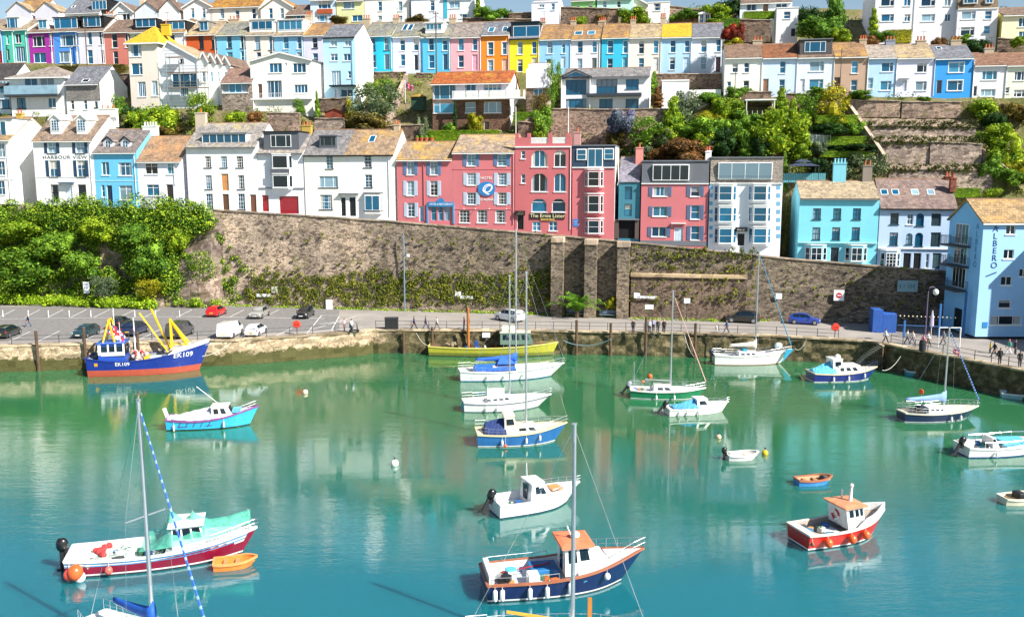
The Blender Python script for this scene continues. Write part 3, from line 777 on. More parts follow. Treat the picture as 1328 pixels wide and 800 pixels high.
 def bay(h, zx, zy, zw, zh, mat=None, kind='s', dep=.75, spl=.45, base=.5, top=.3, gl=1, roofm=None, fr=None, sidek='s', trim=None):
  u0, u1, z0, z1 = h.rect(zx, zy, zw, zh)
  b0, b1 = z0-base, z1+top
  g = MB(); P = [(u0, 0), (u0+spl, -dep), (u1-spl, -dep), (u1, 0)]
  g.loft([[(x, y, b0) for x, y in P], [(x, y, b1) for x, y in P]], True, True)
  bo = g.build('bay', mat or h.wall, h.e)
  r = MB(); Q = [(u0-.1, .0), (u0+spl-.06, -dep-.1), (u1-spl+.06, -dep-.1), (u1+.1, .0)]
  r.loft([[(x, y, b1-.02) for x, y in Q], [(x, y, b1+.12) for x, y in Q]], True, True); r.build('bay_cornice', trim or roofm or WGUT, bo)
  r = MB(); r.loft([[(x, y, z0-.12) for x, y in Q], [(x, y, z0-.02) for x, y in Q]], True, True); r.build('bay_sill', trim or WGUT, bo)
  h.combo('bay_window', kind, u0+spl+.05, u1-spl-.05, z0, z1, -dep-.025, bo, gl, fr)
  for s in (-1, 1):
   L = math.hypot(spl, dep); ang = math.atan2(-dep, spl) if s < 0 else math.atan2(dep, spl)
   c0 = ((u0+spl/2) if s < 0 else (u1-spl/2), -dep/2)
   M = Matrix.Translation((c0[0], c0[1], 0)) @ Matrix.Rotation(ang, 4, 'Z') @ Matrix.Translation((0, -.025, 0))
   h.combo('bay_window', sidek, -L/2+.12, L/2-.12, z0, z1, 0, bo, gl, fr, M)
  return bo
 def sky(h, zx, zy, zw, zh, gl=2):
  o, d = h.lray(zx, zy); p0, n = h.sl; t = (p0-o).dot(n)/d.dot(n); p = o+d*t
  k = h.mp/h.zs; up = Vector((0, -n.z, n.y)); up = up if up.z > 0 else -up
  hh = zh*k/max(.3, abs(up.z)); w = zw*k
  M = Matrix.Translation(p) @ Matrix(((1, up.x, n.x, 0), (0, up.y, n.y, 0), (0, up.z, n.z, 0), (0, 0, 0, 1)))
  g = MB()
  for a, b, c, e in ((-w/2, -w/2+.08, -hh/2, hh/2), (w/2-.08, w/2, -hh/2, hh/2), (-w/2, w/2, -hh/2, -hh/2+.08), (-w/2, w/2, hh/2-.08, hh/2)):
   g.box(a, b, c, e, -.05, .1)
  g.mat(1); g.box(-w/2+.03, w/2-.03, -hh/2+.03, hh/2-.03, -.04, .06)
  g.v = [tuple(M @ Vector(q)) for q in g.v]
  g.build('skylight', [BAR, GL[gl]], h.rf)
 def band(h, zy, mat, th=.16, pr=.08, x0=None, x1=None, name='string_course'):
  z = h.loc(h.xm, zy)[1]; a = h.u0+.01 if x0 is None else h.loc(x0, zy)[0]; b = h.u1-.01 if x1 is None else h.loc(x1, zy)[0]
  g = MB(); g.box(a, b, -pr, .0, z-th/2, z+th/2); g.build(name, mat, h.e)
 def pipe(h, zx, zy0, zy1, mat=None):
  u = h.loc(zx, zy1)[0]; z0 = h.loc(zx, zy1)[1]; z1 = h.loc(zx, zy0)[1]
  g = MB(); g.tube([(u, -.09, z0), (u, -.09, z1)], .055, 6); g.build('drainpipe', mat or WGUT, h.e)
 def text(h, body, zx, zy, zsize, mat, space=1.0, v=-.015, shear=0, par=None, stretch=1.0, ext=.012, name='lettering'):
  u, z = h.loc(zx, zy, v); k = h.mp/h.zs
  M = Matrix.Translation((u, v, z)) @ FRONT @ Matrix.Diagonal((stretch, 1, 1, 1))
  return text_mesh(name, body, zsize*k, mat, par or h.e, M, ext, shear, 'CENTER', space)
 def marks(h, zx, zy, zw, zh, mat, v=-.015):
  u, z = h.loc(zx, zy, v); k = h.mp/h.zs; return strokes(zw*k, zh*k, mat, h.e, Matrix.Translation((u, v, z)) @ FRONT)
 def plate(h, zx, zy, zw, zh, mat, v0=-.06, v1=-.003, name='sign', par=None):
  a, b, c, e = h.rect(zx, zy, zw, zh); g = MB(); g.box(a, b, v0, v1, c, e); return g.build(name, mat, par or h.e)
 def canopy(h, zx, zy, zw, dep=.6, mat=None, th=.12, name='door_canopy'):
  a, b, c, e = h.rect(zx, zy, zw, 2); g = MB(); g.box(a, b, -dep, 0, c, c+th)
  for u in (a+.1, b-.1): g.bar((u, -.02, c-.45), (u, -dep+.1, c), .05)
  g.build(name, mat or WGUT, h.e)
 def mans(h, zyt, zyb, mat, lean=.35, d=None, side=None, roofm=None, trim=None, cap=.16):
  """full-width mansard storey above the eave"""
  z0 = h.loc(h.xm, zyb)[1]; z1 = h.loc(h.xm, zyt, lean)[1]; a, b = h.u0+.02, h.u1-.02; d = d or h.deep
  g = MB(); g.quad((a, 0.04, z0), (b, 0.04, z0), (b, lean, z1), (a, lean, z1)); g.mat(1)
  g.quad((a, .04, z0), (a, d, z0), (a, d, z1), (a, lean, z1)); g.quad((b, d, z0), (b, .04, z0), (b, lean, z1), (b, d, z1)); g.quad((a, d, z0), (b, d, z0), (b, d, z1), (a, d, z1))
  rf = g.build('mansard', [mat, side or mat], h.e); h.rf = rf
  r = MB(); r.box(a-.06, b+.06, lean-.18, d+.1, z1-.01, z1+cap); r.build('flat_roof', roofm or LEADM, rf)
  r = MB(); r.box(h.u0, h.u1, -.16, .12, z0-.12, z0+.03); r.build('cornice', trim or WGUT, rf)
  h.zr = z1; h.mz = (z0, z1, lean); return rf
 def mwin(h, kind, zx, zy, zw, zh, gl=1, fr=None):
  z0, z1, l = h.mz; v = -.06
  a, b, c, e = h.rect(zx, zy, zw, zh, .1)
  g = MB(); g.box(a-.05, b+.05, v+.05, l+.05, c-.05, e+.06); g.build('window_casing', fr or BAR, h.rf)
  h.combo('mansard_window', kind, a, b, c, e, v, h.rf, gl, fr)
WGUT = paint('#e9e9e6', .5, name='white_trim'); CURT = [paint(c, .3, name='curtain') for c in ('#aeb4b8', '#c4c0b6', '#8f9aa6')]; LEADM = paint('#6c7077', .7, name='lead_roof'); BLKT = paint('#17191c', .5, name='black_trim')
STKM = stucco('#b9a68c', .6, name='chimney_render'); BRK = stone('#9c5a44', '#6b3a2c', 4, .7, name='brick', squash=2.4)
def H(*a, xm=None, **k):
 h = House(*a, **k); h.xm = (a[4]+a[5])/2 if xm is None else xm; return h
# ==== the street row above the retaining wall ===================================================
ZL = (0, 130, 4.919); ZM = (230, 130, 4.579); ZH = (500, 130, 4.443); ZK = (730, 130, 4.0); ZR = (1010, 220, 3.478)
DA = 4.5; HID = 1.3
RFA = roofing('#94806f', '#c09a62', .33); RFB = roofing('#867c78', '#a98a5a', .25); RFG = roofing('#a39c95', '#c9b464', .3); RFY = roofing('#a08a72', '#cfa02a', .42); RFO = roofing('#a3815f', '#d08e2c', .4)
WH = stucco('#f0efec', .4); WH2 = stucco('#ecebf0', .3); CRM = stucco('#f1efe4', .25); LIL = stucco('#e6e6f2', .45)
BLKW = paint('#22262b', .4, name='dark_sill'); SHB = paint('#5b7fa6', .6, name='blue_shutter'); SHD = paint('#2f4a66', .6, name='navy_shutter'); PINK = stucco('#cb7277', .45)
GRY = 'houses on the street above the harbour wall'
h = H('town_house', 'white rendered end house with a grey dormer and yellow chimney left of the shuttered house', 'house', ZL, -190, 80, 650, 252, DA, 11, WH, GRY, hidden=HID)
for y in (320, 435, 560): h.win('s2', 8, y, 45, 78)
h.win('s', -90, 320, 45, 78); h.win('s', -90, 435, 45, 78); h.roof(118, RFY, over=.3); h.walls('side', h.zr)
h.band(505, WGUT); h.pipe(72, 260, 650); h.dorm(-40, 82, 120, 225, WH, [('c2', 5, 190, 70, 95)], vf=.9); h.chim(128, 85, 38, pots=2, mat=stucco('#c8a548', .6))
h = H('town_house', 'white house with dark shutters lettered with a harbour name and two pedimented dormers', 'house', ZL, 222, 602, 650, 255, DA, 9.5, WH, GRY, hidden=HID)
h.wins('s2', (330, 510), 298, 55, 72, shut=SHD, sillc=BLKW); h.wins('s2', (340, 517), 437, 52, 92, shut=SHD, sillc=BLKW)
h.wins('s', (350, 525), 592, 52, 95, gl=3, fr=BLKW); h.win('door', 438, 590, 46, 115, door=gloss('#dfeaf5')); h.canopy(430, 527, 90, .7, paint('#2f5878'))
h.roof(108, RFA, over=.32); h.walls('side', h.zr)
for x in (353, 520): h.dorm(x-33, x+33, 122, 215, WH, [('g', x, 162, 50, 60)], vf=.9, gable=True, roofm=WGUT, fr=BAR)
h.text('HARBOUR', 360, 366, 26, paint('#1c2b3a'), 1.12, stretch=1.35); h.text('VIEW', 510, 366, 26, paint('#1c2b3a'), 1.12, stretch=1.35)
h.chim(690, 55, 110, pots=3, mat=WH, v=6.5); h.marks(700, 122, 96, 18, LEADM, v=6.1)
h.band(492, WGUT, .1, .04); h.pipe(597, 260, 640)
h = H('town_house', 'sky blue cottage with twin small gabled dormers beside the shuttered house', 'house', ZL, 608, 880, 680, 330, DA, 9, stucco('#6cc2e8', .4), GRY, hidden=HID)
BLU = paint('#bfe0f2')
h.win('c2', 672, 437, 48, 75); h.win('t2', 797, 440, 85, 75); h.win('s', 657, 580, 22, 70); h.win('door', 700, 610, 36, 120, door=paint('#22344d')); h.win('t2', 803, 590, 85, 82)
h.roof(192, RFB); h.walls('side', h.zr)
for x in (690, 800): h.dorm(x-30, x+30, 262, 322, stucco('#e4e6ee'), [('b4' if 0 else 's2', x, 282, 36, 42)], vf=.8, gable=True, roofm=RFB, trim=BLKT)
h.band(515, BLU, .1, .05); h.pipe(876, 335, 675); h.chim(960, 165, 90, pots=5, mat=WH, potc=paint('#e5e0da'))
h = H('town_house', 'plain lilac white cottage with a weathered tan roof and recessed doorway', 'house', ZL, 882, 1165, 685, 385, DA, 8.5, LIL, GRY, hidden=HID)
h.win('t2', 965, 438, 80, 62); h.win('t2', 1090, 438, 50, 62); h.win('t2', 975, 575, 80, 66); h.win('door', 1085, 612, 44, 135, door=paint('#3b3431'))
h.roof(236, roofing('#a5866a', '#c48f5a', .4)); h.walls('side', h.zr); h.pipe(1118, 395, 540)
h = H('town_house', 'broad white house with one long blue glazed roof dormer and a boarded window', 'house', ZM, 60, 476, 652, 275, DA, 9.5, WH, GRY, hidden=HID)
h.wins('g', (180, 275, 370), 367, 40, 62, sillc=BLKW); h.wins('g', (185, 378), 487, 40, 76, sillc=BLKW); h.win('door', 282, 487, 44, 92, door=paint('#c98d55', .8))
h.win('g', 190, 600, 42, 82, sillc=BLKW); h.win('g', 380, 602, 42, 86, sillc=BLKW); h.win('door', 287, 607, 40, 92, door=paint('#6b4a38')); h.win('door', 450, 612, 38, 95, door=paint('#7a4d3a'))
h.roof(142, RFG, gut=LEADM); h.walls('side', h.zr); h.dorm(145, 412, 198, 268, WGUT, [('c6', 278, 234, 258, 60, 1)], vf=.6)
h.chim(140, 75, 62, pots=1, mat=stucco('#cbb9a4', .6))
h = H('town_house', 'narrow white house with a dark slate box dormer, red garage and red door', 'house', ZM, 482, 752, 668, 312, DA+.1, 9, WH2, GRY, hidden=HID)
h.win('door', 522, 612, 42, 92, door=gloss('#a5202c')); h.win('garage', 662, 622, 116, 98, door=gloss('#9c1f30'))
h.bay(622, 367, 125, 68, kind='p', gl=3, sidek='p', base=.9, top=.2); h.bay(625, 482, 125, 66, kind='p', gl=3, sidek='p', base=.3, top=.2)
h.plate(622, 425, 112, 34, SLATE, v0=-.82, v1=-.75, name='slate_panel')
h.roof(205, RFG, gut=LEADM); h.walls('side', h.zr); h.dorm(512, 722, 188, 298, SLATE, [('c3', 615, 243, 120, 66, 3)], vf=.35, roofm=BLKT)
h.band(523, LEADM, .14, .14); h.chim(770, 150, 55, pots=3, mat=stucco('#c3a24e', .6))
h = H('town_house', 'cream white house with an arched lead dormer beside the red garage house', 'house', ZM, 757, 1000, 680, 322, DA, 9, CRM, GRY, hidden=HID)
h.win('g2', 903, 370, 42, 70, sillc=BLKW); h.win('c3', 897, 485, 112, 64, sillc=BLKW); h.win('g', 882, 605, 76, 82, sillc=BLKW); h.win('door', 985, 632, 30, 105, door=paint('#20242a'))
h.roof(182, roofing('#8c8887', '#a59a80', .2), gut=BLKT); h.walls('side', h.zr); h.dorm(842, 948, 212, 270, LEADM, [('c3', 895, 244, 92, 52, 3)], vf=.8, roofm=LEADM, fr=LEADM)
h = H('town_house', 'white house with lichened tan roof, single skylight and shallow ground floor bay', 'house', ZM, 1001, 1290, 690, 320, DA, 9, WH, GRY, hidden=HID)
h.win('g2', 1130, 362, 46, 72, sillc=BLKW); h.win('g2', 1135, 480, 44, 72, sillc=BLKW); h.win('door', 1040, 632, 40, 108, door=paint('#1b1f24')); h.bay(1164, 610, 110, 84, kind='c2', spl=.25, dep=.5, gl=1, trim=BLKW)
h.canopy(1020, 556, 115, .5, LEADM)
h.roof(182, roofing('#a68d72', '#d0a038', .33), gut=BLKT); h.walls('side', h.zr); h.sky(1158, 232, 38, 38, 1); h.pipe(1262, 325, 690); h.chim(1305, 145, 34, pots=2, mat=stucco('#bba78d'))
# --- the pink hotel, three fronts ---
LH = 'pink hotel wing with pale shutters and a blue entrance under a lettered fascia'
h = H('hotel', LH, 'hotel', ZH, 66, 386, 692, 342, DA, 9, PINK, GRY, hidden=HID, side=WH)
for y, hh in ((393, 72), (508, 82)): h.wins('g2', (143, 278), y, 42, hh, shut=SHB if y < 400 else paint('#b9c9da', .6))
h.win('g2', 147, 632, 42, 78, shut=paint('#b9c9da', .6)); h.win('door', 207, 655, 28, 85, door=gloss('#8fb0cf'))
for x in (278, 318, 356): h.win('s', x, 650, 32, 84, fr=paint('#7fb4d6'), sill=False)
h.plate(320, 600, 146, 26, gloss('#2f7fb8'), v0=-.3, name='fascia_board'); h.text('HOTEL & RESTAURANT', 320, 600, 14, paint('#eef4f8'), v=-.31, stretch=.9)
g = MB(); u, z = h.loc(318, 585, -.2); g.lathe([(.55, -.06), (.55, .06)], (0, 0, 0), 18); g.v = [(a+u, c-.2, b+z) for a, b, c in g.v]; g.build('sign_disc', gloss('#2f7fb8'), h.e)
for x in (244, 394): h.plate(x, 655, 9, 110, gloss('#4f97c6'), v0=-.25, name='entrance_pilaster')
h.roof(245, RFY, over=.3); h.walls('side', h.zr); h.pipe(224, 350, 690, paint('#b65b60'))
h = H('hotel', 'taller pink hotel front with the blue oval sign between its shuttered windows', 'hotel', ZH, 387, 744, 715, 300, DA, 10, PINK, GRY, hidden=HID)
h.wins('g2', (493, 670), 346, 50, 64, shut=SHB); h.wins('g', (495, 672), 455, 50, 68, shut=paint('#b9c9da', .6)); h.wins('g', (495, 672), 567, 50, 68, shut=paint('#b9c9da', .6))
h.wins('g', (455, 557, 662), 670, 60, 72, gl=3);
h.roof(205, roofing('#b09a84', '#d8a945', .35), over=.35); h.walls('side', h.zr); h.band(628, PINK, .12, .06); h.band(398, PINK, .1, .05)
wt = paint('#f2ecec', .5, name='white_letter')
h.text('HOTEL', 581, 450, 21, wt, stretch=1.05, ext=.03); h.text('RESTAURANT', 582, 574, 20, wt, stretch=.9, ext=.03)
u, z = h.loc(582, 511, -.1); k = h.mp/h.zs
g = MB(); ov = [(52*math.cos(t)*(1-.06*math.cos(2*t)**2), 40*math.sin(t)) for t in [i*2*PI/36 for i in range(36)]]
g.loft([[(u+x*k, -.02, z+y*k) for x, y in ov], [(u+x*k, -.16, z+y*k) for x, y in ov]], True, True); sg = g.build('oval_sign', gloss('#1f7fc4'), h.e)
M = Matrix.Translation((u-3*k, -.18, z-1*k)) @ FRONT
text_mesh('sign_emblem', 'Q', 74*k, wt, sg, M, .012, .35); text_mesh('sign_emblem', 'O', 62*k, wt, sg, M @ Matrix.Translation((5*k, -2*k, 0)), .01, .45)
h.pipe(736, 305, 715, paint('#c58a8c'))
for x in (455, 520, 600, 700):
 u, z = h.loc(x, 628); g = MB(); g.bar((u, 0, z), (u, -.4, z+.1), .03); g.ball((u, -.42, z+.05), .08, n=8, k=5); g.build('wall_light', WGUT, h.e)
# --- pub front with arches and a parapet ---
h = H('pub', 'pink flat-topped pub with arched windows and a black gold-lettered fascia', 'pub', ZH, 746, 1070, 750, 268, DA-.05, 11, stucco('#c2676b', .45), GRY, hidden=HID)
h.win('s', 793, 315, 24, 46); h.win('s', 793, 452, 24, 52)
for y, hh in ((337, 94), (475, 104)):
 h.win('c2', 887, y, 92, hh, arch=True, gl=R.choice((0, 1, 3))); h.win('c2', 1005, y, 68, hh, arch=True, gl=R.choice((0, 1, 3)))
h.win('t', 885, 606, 88, 76, arch=True, gl=R.choice((0, 1, 3))); h.win('t', 998, 606, 78, 76, arch=True, gl=R.choice((0, 1, 3)))
h.wins('b4', (870, 965), 726, 48, 54); h.win('door', 777, 692, 40, 105, door=paint('#15130f')); h.plate(777, 650, 56, 26, BLKT, v0=-.35, name='porch_sign'); h.marks(777, 646, 34, 6, paint('#b0a58c'), v=-.36); h.marks(777, 656, 40, 6, paint('#b0a58c'), v=-.36)
h.plate(932, 668, 200, 32, BLKT, v0=-.12, name='fascia_board'); h.text('The Ernie Lister', 932, 667, 30, paint('#efe3b4', .4), v=-.135, stretch=1.02); h.plate(935, 688, 78, 9, paint('#d8b45a'), v0=-.16, v1=-.125, name='name_strip'); h.marks(935, 688, 70, 5, BLKT, v=-.165)
h.band(270, WGUT, .18, .16)
zt = h.loc(900, 215)[1]; ztp = h.loc(900, 190)[1]; zp = h.ze
h.walls('flat', top=h.ze)
g = MB()
k0 = [746, 838, 934, 962, 1040, 1070]
us = [h.loc(x, 230)[0] for x in k0]; us[0] = h.u0; us[-1] = h.u1
g.box(us[0], us[5], .02, .35, zp, h.loc(900, 250)[1])
for i, j in ((0, 1), (2, 3), (4, 5)): g.box(us[i]+.005, us[j]-.005, .02, .35, h.loc(900, 250)[1], zt)
for i, j in ((0, 0), (1, 1), (2, 2), (3, 3), (4, 4), (5, 5)): pass
for x in (758, 826, 948, 1056):
 u = h.loc(x, 200)[0]; g.box(u-.25, u+.25, .0, .38, zt, ztp)
g.build('parapet', stucco('#c2676b', .45), h.e)
for i, j in ((1, 2), (3, 4)):
 for n in range(5):
  pass
 g = MB()
 for n in range(5):
  z = lerp(h.loc(900, 250)[1]+.08, zt-.08, n/4); g.box(us[i], us[j], .12, .18, z-.07, z+.07)
 g.build('parapet_railing', WGUT, h.e)
for x in (1063,): h.pipe(x, 275, 745)
# --- pink house with bays and dark mansard ---
NAVY = paint('#2c3f55', .5, name='navy_boarding')
h = H('town_house', 'pink house with a three-storey bay and navy boarded attic storey', 'house', ZK, 46, 268, 696, 348, DA, 9, PINK, GRY, hidden=HID, side=WH)
for y, hh in ((408, 74), (537, 84), (656, 66)): h.bay(162, y, 96, hh, kind='s', gl=3, spl=.5, dep=.7, base=.35, top=.25)
h.walls('none'); h.mans(238, 348, NAVY, .1, side=stucco('#cfc8c4')); h.mwin('s', 97, 283, 48, 54); h.mwin('c2', 168, 300, 76, 92); h.mwin('s', 239, 280, 48, 54)
h.plate(67, 636, 28, 40, gloss('#3f7fc9'), name='notice_board'); h.marks(67, 630, 20, 6, wt, v=-.065); h.marks(67, 643, 18, 5, wt, v=-.065); h.chim(76, 165, 34, pots=1, mat=stucco('#c5928f'), v=2.5); h.pipe(48, 370, 690, paint('#b65b60'))
# --- slim teal house over a passage ---
TEAL = paint('#3f7f92', .6, name='teal_boarding')
h = H('infill_house', 'slim teal boarded house squeezed in over a dark open passage', 'house', ZK, 288, 398, 715, 425, DA+.4, 8, TEAL, GRY, hidden=HID)
h.win('t', 340, 482, 38, 66, fr=paint('#2c4450'), sill=False); h.win('t', 338, 570, 38, 62, fr=paint('#2c4450'), sill=False)
h.win('door', 338, 668, 104, 100, door=paint('#0e0f12', .9)); h.band(618, LEADM, .22, .5); h.walls('side', None)  # black leaf in the opening paints the shade inside the open passage
h.roof(300, roofing('#8f8b98', '#8f8b98', 0), over=.1, gut=False); h.chim(398, 245, 38, pots=1, mat=stucco('#d98a80'), v=3)
for x in (280, 384): h.plate(x, 668, 20, 100, stucco('#5d4a44'), v0=-.3, name='passage_pier')
# --- pink shuttered house ---
h = H('town_house', 'pink house with grey-blue shutters, white pedimented door and slate mansard', 'house', ZK, 404, 752, 745, 438, DA, 9, PINK, GRY, hidden=HID, side=WH)
SHG = paint('#5d6f8f', .6, name='grey_blue_shutter')
for y, hh in ((474, 50), (577, 52), (683, 52)): h.win('c2', 504 if y < 600 else 498, y, 76, hh, shut=SHG)
for y, hh in ((473, 54), (581, 74), (689, 74)): h.win('s', 686, y, 46, hh, shut=SHG)
h.win('door', 600, 708, 46, 95, door=gloss('#cfe0ee')); h.canopy(600, 640, 76, .4, WGUT); h.band(742, LEADM, .7, .05, name='plinth')
h.walls('none'); h.mans(318, 432, SLATE, .5, side=stucco('#a59f9c')); h.mwin('c4', 560, 376, 186, 80, gl=3); h.chim(752, 265, 24, pots=2, mat=WH)
# --- white house with quoins ---
h = H('town_house', 'white bay-fronted house with blue quoins and a wide glazed attic', 'house', ZK, 757, 1133, 782, 436, DA, 9.5, stucco('#eceef4', .25), GRY, hidden=HID)
for y, hh in ((482, 76), (592, 76), (702, 78)): h.bay(842, y, 116, hh, kind='s', gl=1, spl=.6, dep=.8, base=.35, top=.22); h.bay(1020, y, 116, hh, kind='s', gl=1, spl=.6, dep=.8, base=.35, top=.22)
h.win('door', 924, 722, 40, 66, door=paint('#14161a')); h.plate(926, 670, 60, 22, BLKT, v0=-.5, name='name_board'); h.marks(924, 673, 46, 8, wt, v=-.51)
h.walls('none'); h.mans(300, 430, stone('#8f8881', '#6f6862', 5, .7, name='tile_hanging', squash=2.2), .45, side=stucco('#8c8681')); h.mwin('c4', 945, 368, 276, 86, gl=4)
QB = paint('#6fb0d8', .7, name='blue_quoin')
for x in (768, 1118):
 for i in range(7):
  h.plate(x, 452+i*42, 18, 20, QB, v0=-.04, name='quoin')
g = MB(); u0, z = h.loc(800, 410, -.3); u1 = h.loc(1090, 410, -.3)[0]
for i in range(30): x = lerp(u0, u1, i/29); g.bar((x, -.3, z-.5), (x, -.3, z+.4), .02)
g.bar((u0, -.3, z+.4), (u1, -.3, z+.4), .05); g.build('balcony_rail', LEAD, h.rf); h.chim(760, 262, 22, pots=1, mat=WH)
# --- turquoise house, blue-lilac house ---
TQ = stucco('#82d6e6', .25)
h = H('town_house', 'large turquoise three-bay house with a curved tan roof', 'house', ZR, 88, 446, 436, 130, DA, 9, TQ, GRY, hidden=.4)
dk = paint('#2d4a55', .4)
h.wins('s2', (172, 263, 352), 200, 36, 52, fr=dk); h.wins('s2', (169, 258, 347), 289, 36, 60, fr=dk)
h.bay(166, 378, 100, 60, kind='s2', gl=3, spl=.7, dep=.8, base=.6, top=.3, mat=TQ); h.bay(347, 380, 100, 62, kind='s2', gl=3, spl=.7, dep=.8, base=.6, top=.3, mat=TQ); h.win('door', 252, 388, 40, 80, door=paint('#1b2b35'))
h.band(329, paint('#a7e3ea'), .18, .3); h.roof(56, roofing('#b3a184', '#c4b48a', .3), over=.3, gut=LEADM); h.walls('side', h.zr)
h.chim(400, -20, 42, pots=2, mat=stucco('#8f8378')); h.chim(275, -30, 60, pots=4, mat=stucco('#7cc6d6'), potc=gloss('#8fd4e6'))
BL2 = stucco('#9cc9ee', .25)
h = H('town_house', 'pale blue and lilac terraced pair with round-headed windows and four skylights', 'house', ZR, 449, 796, 446, 172, DA, 9, stucco('#bcd3ee', .3), GRY, hidden=.4, side=LIL)
h.win('s2', 522, 222, 38, 54, fr=dk); h.win('s2', 593, 224, 28, 52, arch=True); h.win('s', 637, 226, 36, 60, arch=True, fr=dk); h.win('door', 710, 226, 46, 62, door=paint('#233c44'))
h.win('s2', 518, 313, 38, 62, fr=dk); h.win('s2', 588, 313, 30, 54, arch=True, fr=dk); h.win('s', 632, 316, 36, 66, arch=True, fr=dk); h.win('door', 707, 316, 46, 70, door=paint('#233c44'))
h.bay(500, 405, 92, 66, kind='g', gl=3, spl=.6, dep=.8, base=.7, top=.3); h.win('door', 578, 415, 36, 84, door=paint('#15181d')); h.win('door', 624, 415, 36, 84, door=paint('#15181d')); h.win('s', 670, 412, 16, 70); h.win('door', 712, 412, 40, 78, door=paint('#3d5a60'))
h.band(356, WGUT, .16, .2); h.roof(46, roofing('#8f7a72', '#a98a7a', .3), over=.3, gut=BLKT); h.walls('side', h.zr)
for x, gl in ((475, 1), (525, 1), (613, 4), (685, 4)): h.sky(x, 103, 34, 26, gl)
h.chim(762, 30, 26, pots=2, mat=BRK); h.chim(782, 95, 26, pots=1, mat=BRK, v=2.2)
# --- corner restaurant on the quay ---
c0 = gnd(1268, 440, DECK); slope = (c0.y-(.0)*c0.x, .0)
ABL = stucco('#86c8f8', .15); ABW = stucco('#9fcdf6', .3)
h = H('restaurant', 'tall blue and white corner restaurant with vertical lettering on the quayside', 'restaurant', ZR, 905, 1300, 742, 238, 0, 8.2, ABW, None, slope=slope, dz=.3, side=ABL)
for x, y, w_, hh in ((1047, 272, 42, 42), (1037, 382, 46, 42), (1027, 502, 50, 40)): h.win('c2', x, y, w_, hh, gl=3)
h.win('t', 1020, 607, 56, 36, gl=3); h.win('c3', 1026, 680, 142, 42, gl=3); h.wins('c2', (1105,), 465, 40, 36, gl=3)
h.wins('c2', (1180,), 272, 42, 42); h.roof(138, roofing('#ad9066', '#c99a50', .35), over=.3, so=.25, xr=1000); h.walls('side', h.zr)
navy = paint('#1d4a78', .5, name='navy_letter')
for i, ch in enumerate('ALBERO'): h.text(ch, 978-i*1.5, 268+i*33, 38, navy, v=-.03)
h.plate(985, 262, 14, 4, navy, v0=-.03, name='lettering'); u, z = h.loc(962, 470); g = MB(); g.bar((u-.7, -.03, z-.3), (u+.5, -.03, z+.2), .05, .12); g.build('lettering', navy, h.e)
h.plate(930, 700, 22, 26, gloss('#3f8fd0'), name='sign')
h.win('door', 1150, 690, 40, 90, door=paint('#1a2a3a'))
# west side: letters, french windows, balconies
XW = h.u0
def wz(zx, zy): # point of the photo on the side wall, local coordinates
 o, d = h.lray(zx, zy); t = (XW-o.x)/d.x; p = o+d*t; return p.y, p.z
zs3 = [h.loc(905, y)[1] for y in (300, 395, 505)]
Mside = Matrix.Translation((XW-.03, 0, 0)) @ Matrix.Rotation(-PI/2, 4, 'Z')
for i, zc in enumerate(zs3):
 wo = h.combo('french_window', 'c4', -6.4, -3.2, zc-1.3, zc+1.2, 0, h.e, 3, None, Mside)
 g = MB(); zb = zc-1.42; g.box(XW-1.5, XW-.01, 2.6, 7.6, zb-.22, zb); b = g.build('balcony', LEAD, h.e)
 g = MB()
 for v in [2.6+.2*k for k in range(26)]: g.bar((XW-1.47, v, zb), (XW-1.47, v, zb+1.05), .025)
 for v in (2.6, 7.6):
  for k in range(7): g.bar((XW-1.47+.24*k, v, zb), (XW-1.47+.24*k, v, zb+1.05), .025)
  g.bar((XW-1.47, v, zb+1.05), (XW, v, zb+1.05), .05)
 g.bar((XW-1.47, 2.6, zb+1.05), (XW-1.47, 7.6, zb+1.05), .05); g.build('balcony_railing', LEAD, b)
zA = h.loc(905, 260)[1]
for i, ch in enumerate('ALBERO'):
 M = Matrix.Translation((XW-.02, 1.3, zA-i*.92)) @ Matrix.Rotation(-PI/2, 4, 'Z') @ FRONT
 text_mesh('lettering', ch, 1.0, paint('#2f6fb4'), h.e, M, .01)
g = MB(); g.box(XW-.05, XW-.01, 3.4, 5.2, 0, 2.5); g.build('door', paint('#14202c'), h.e)
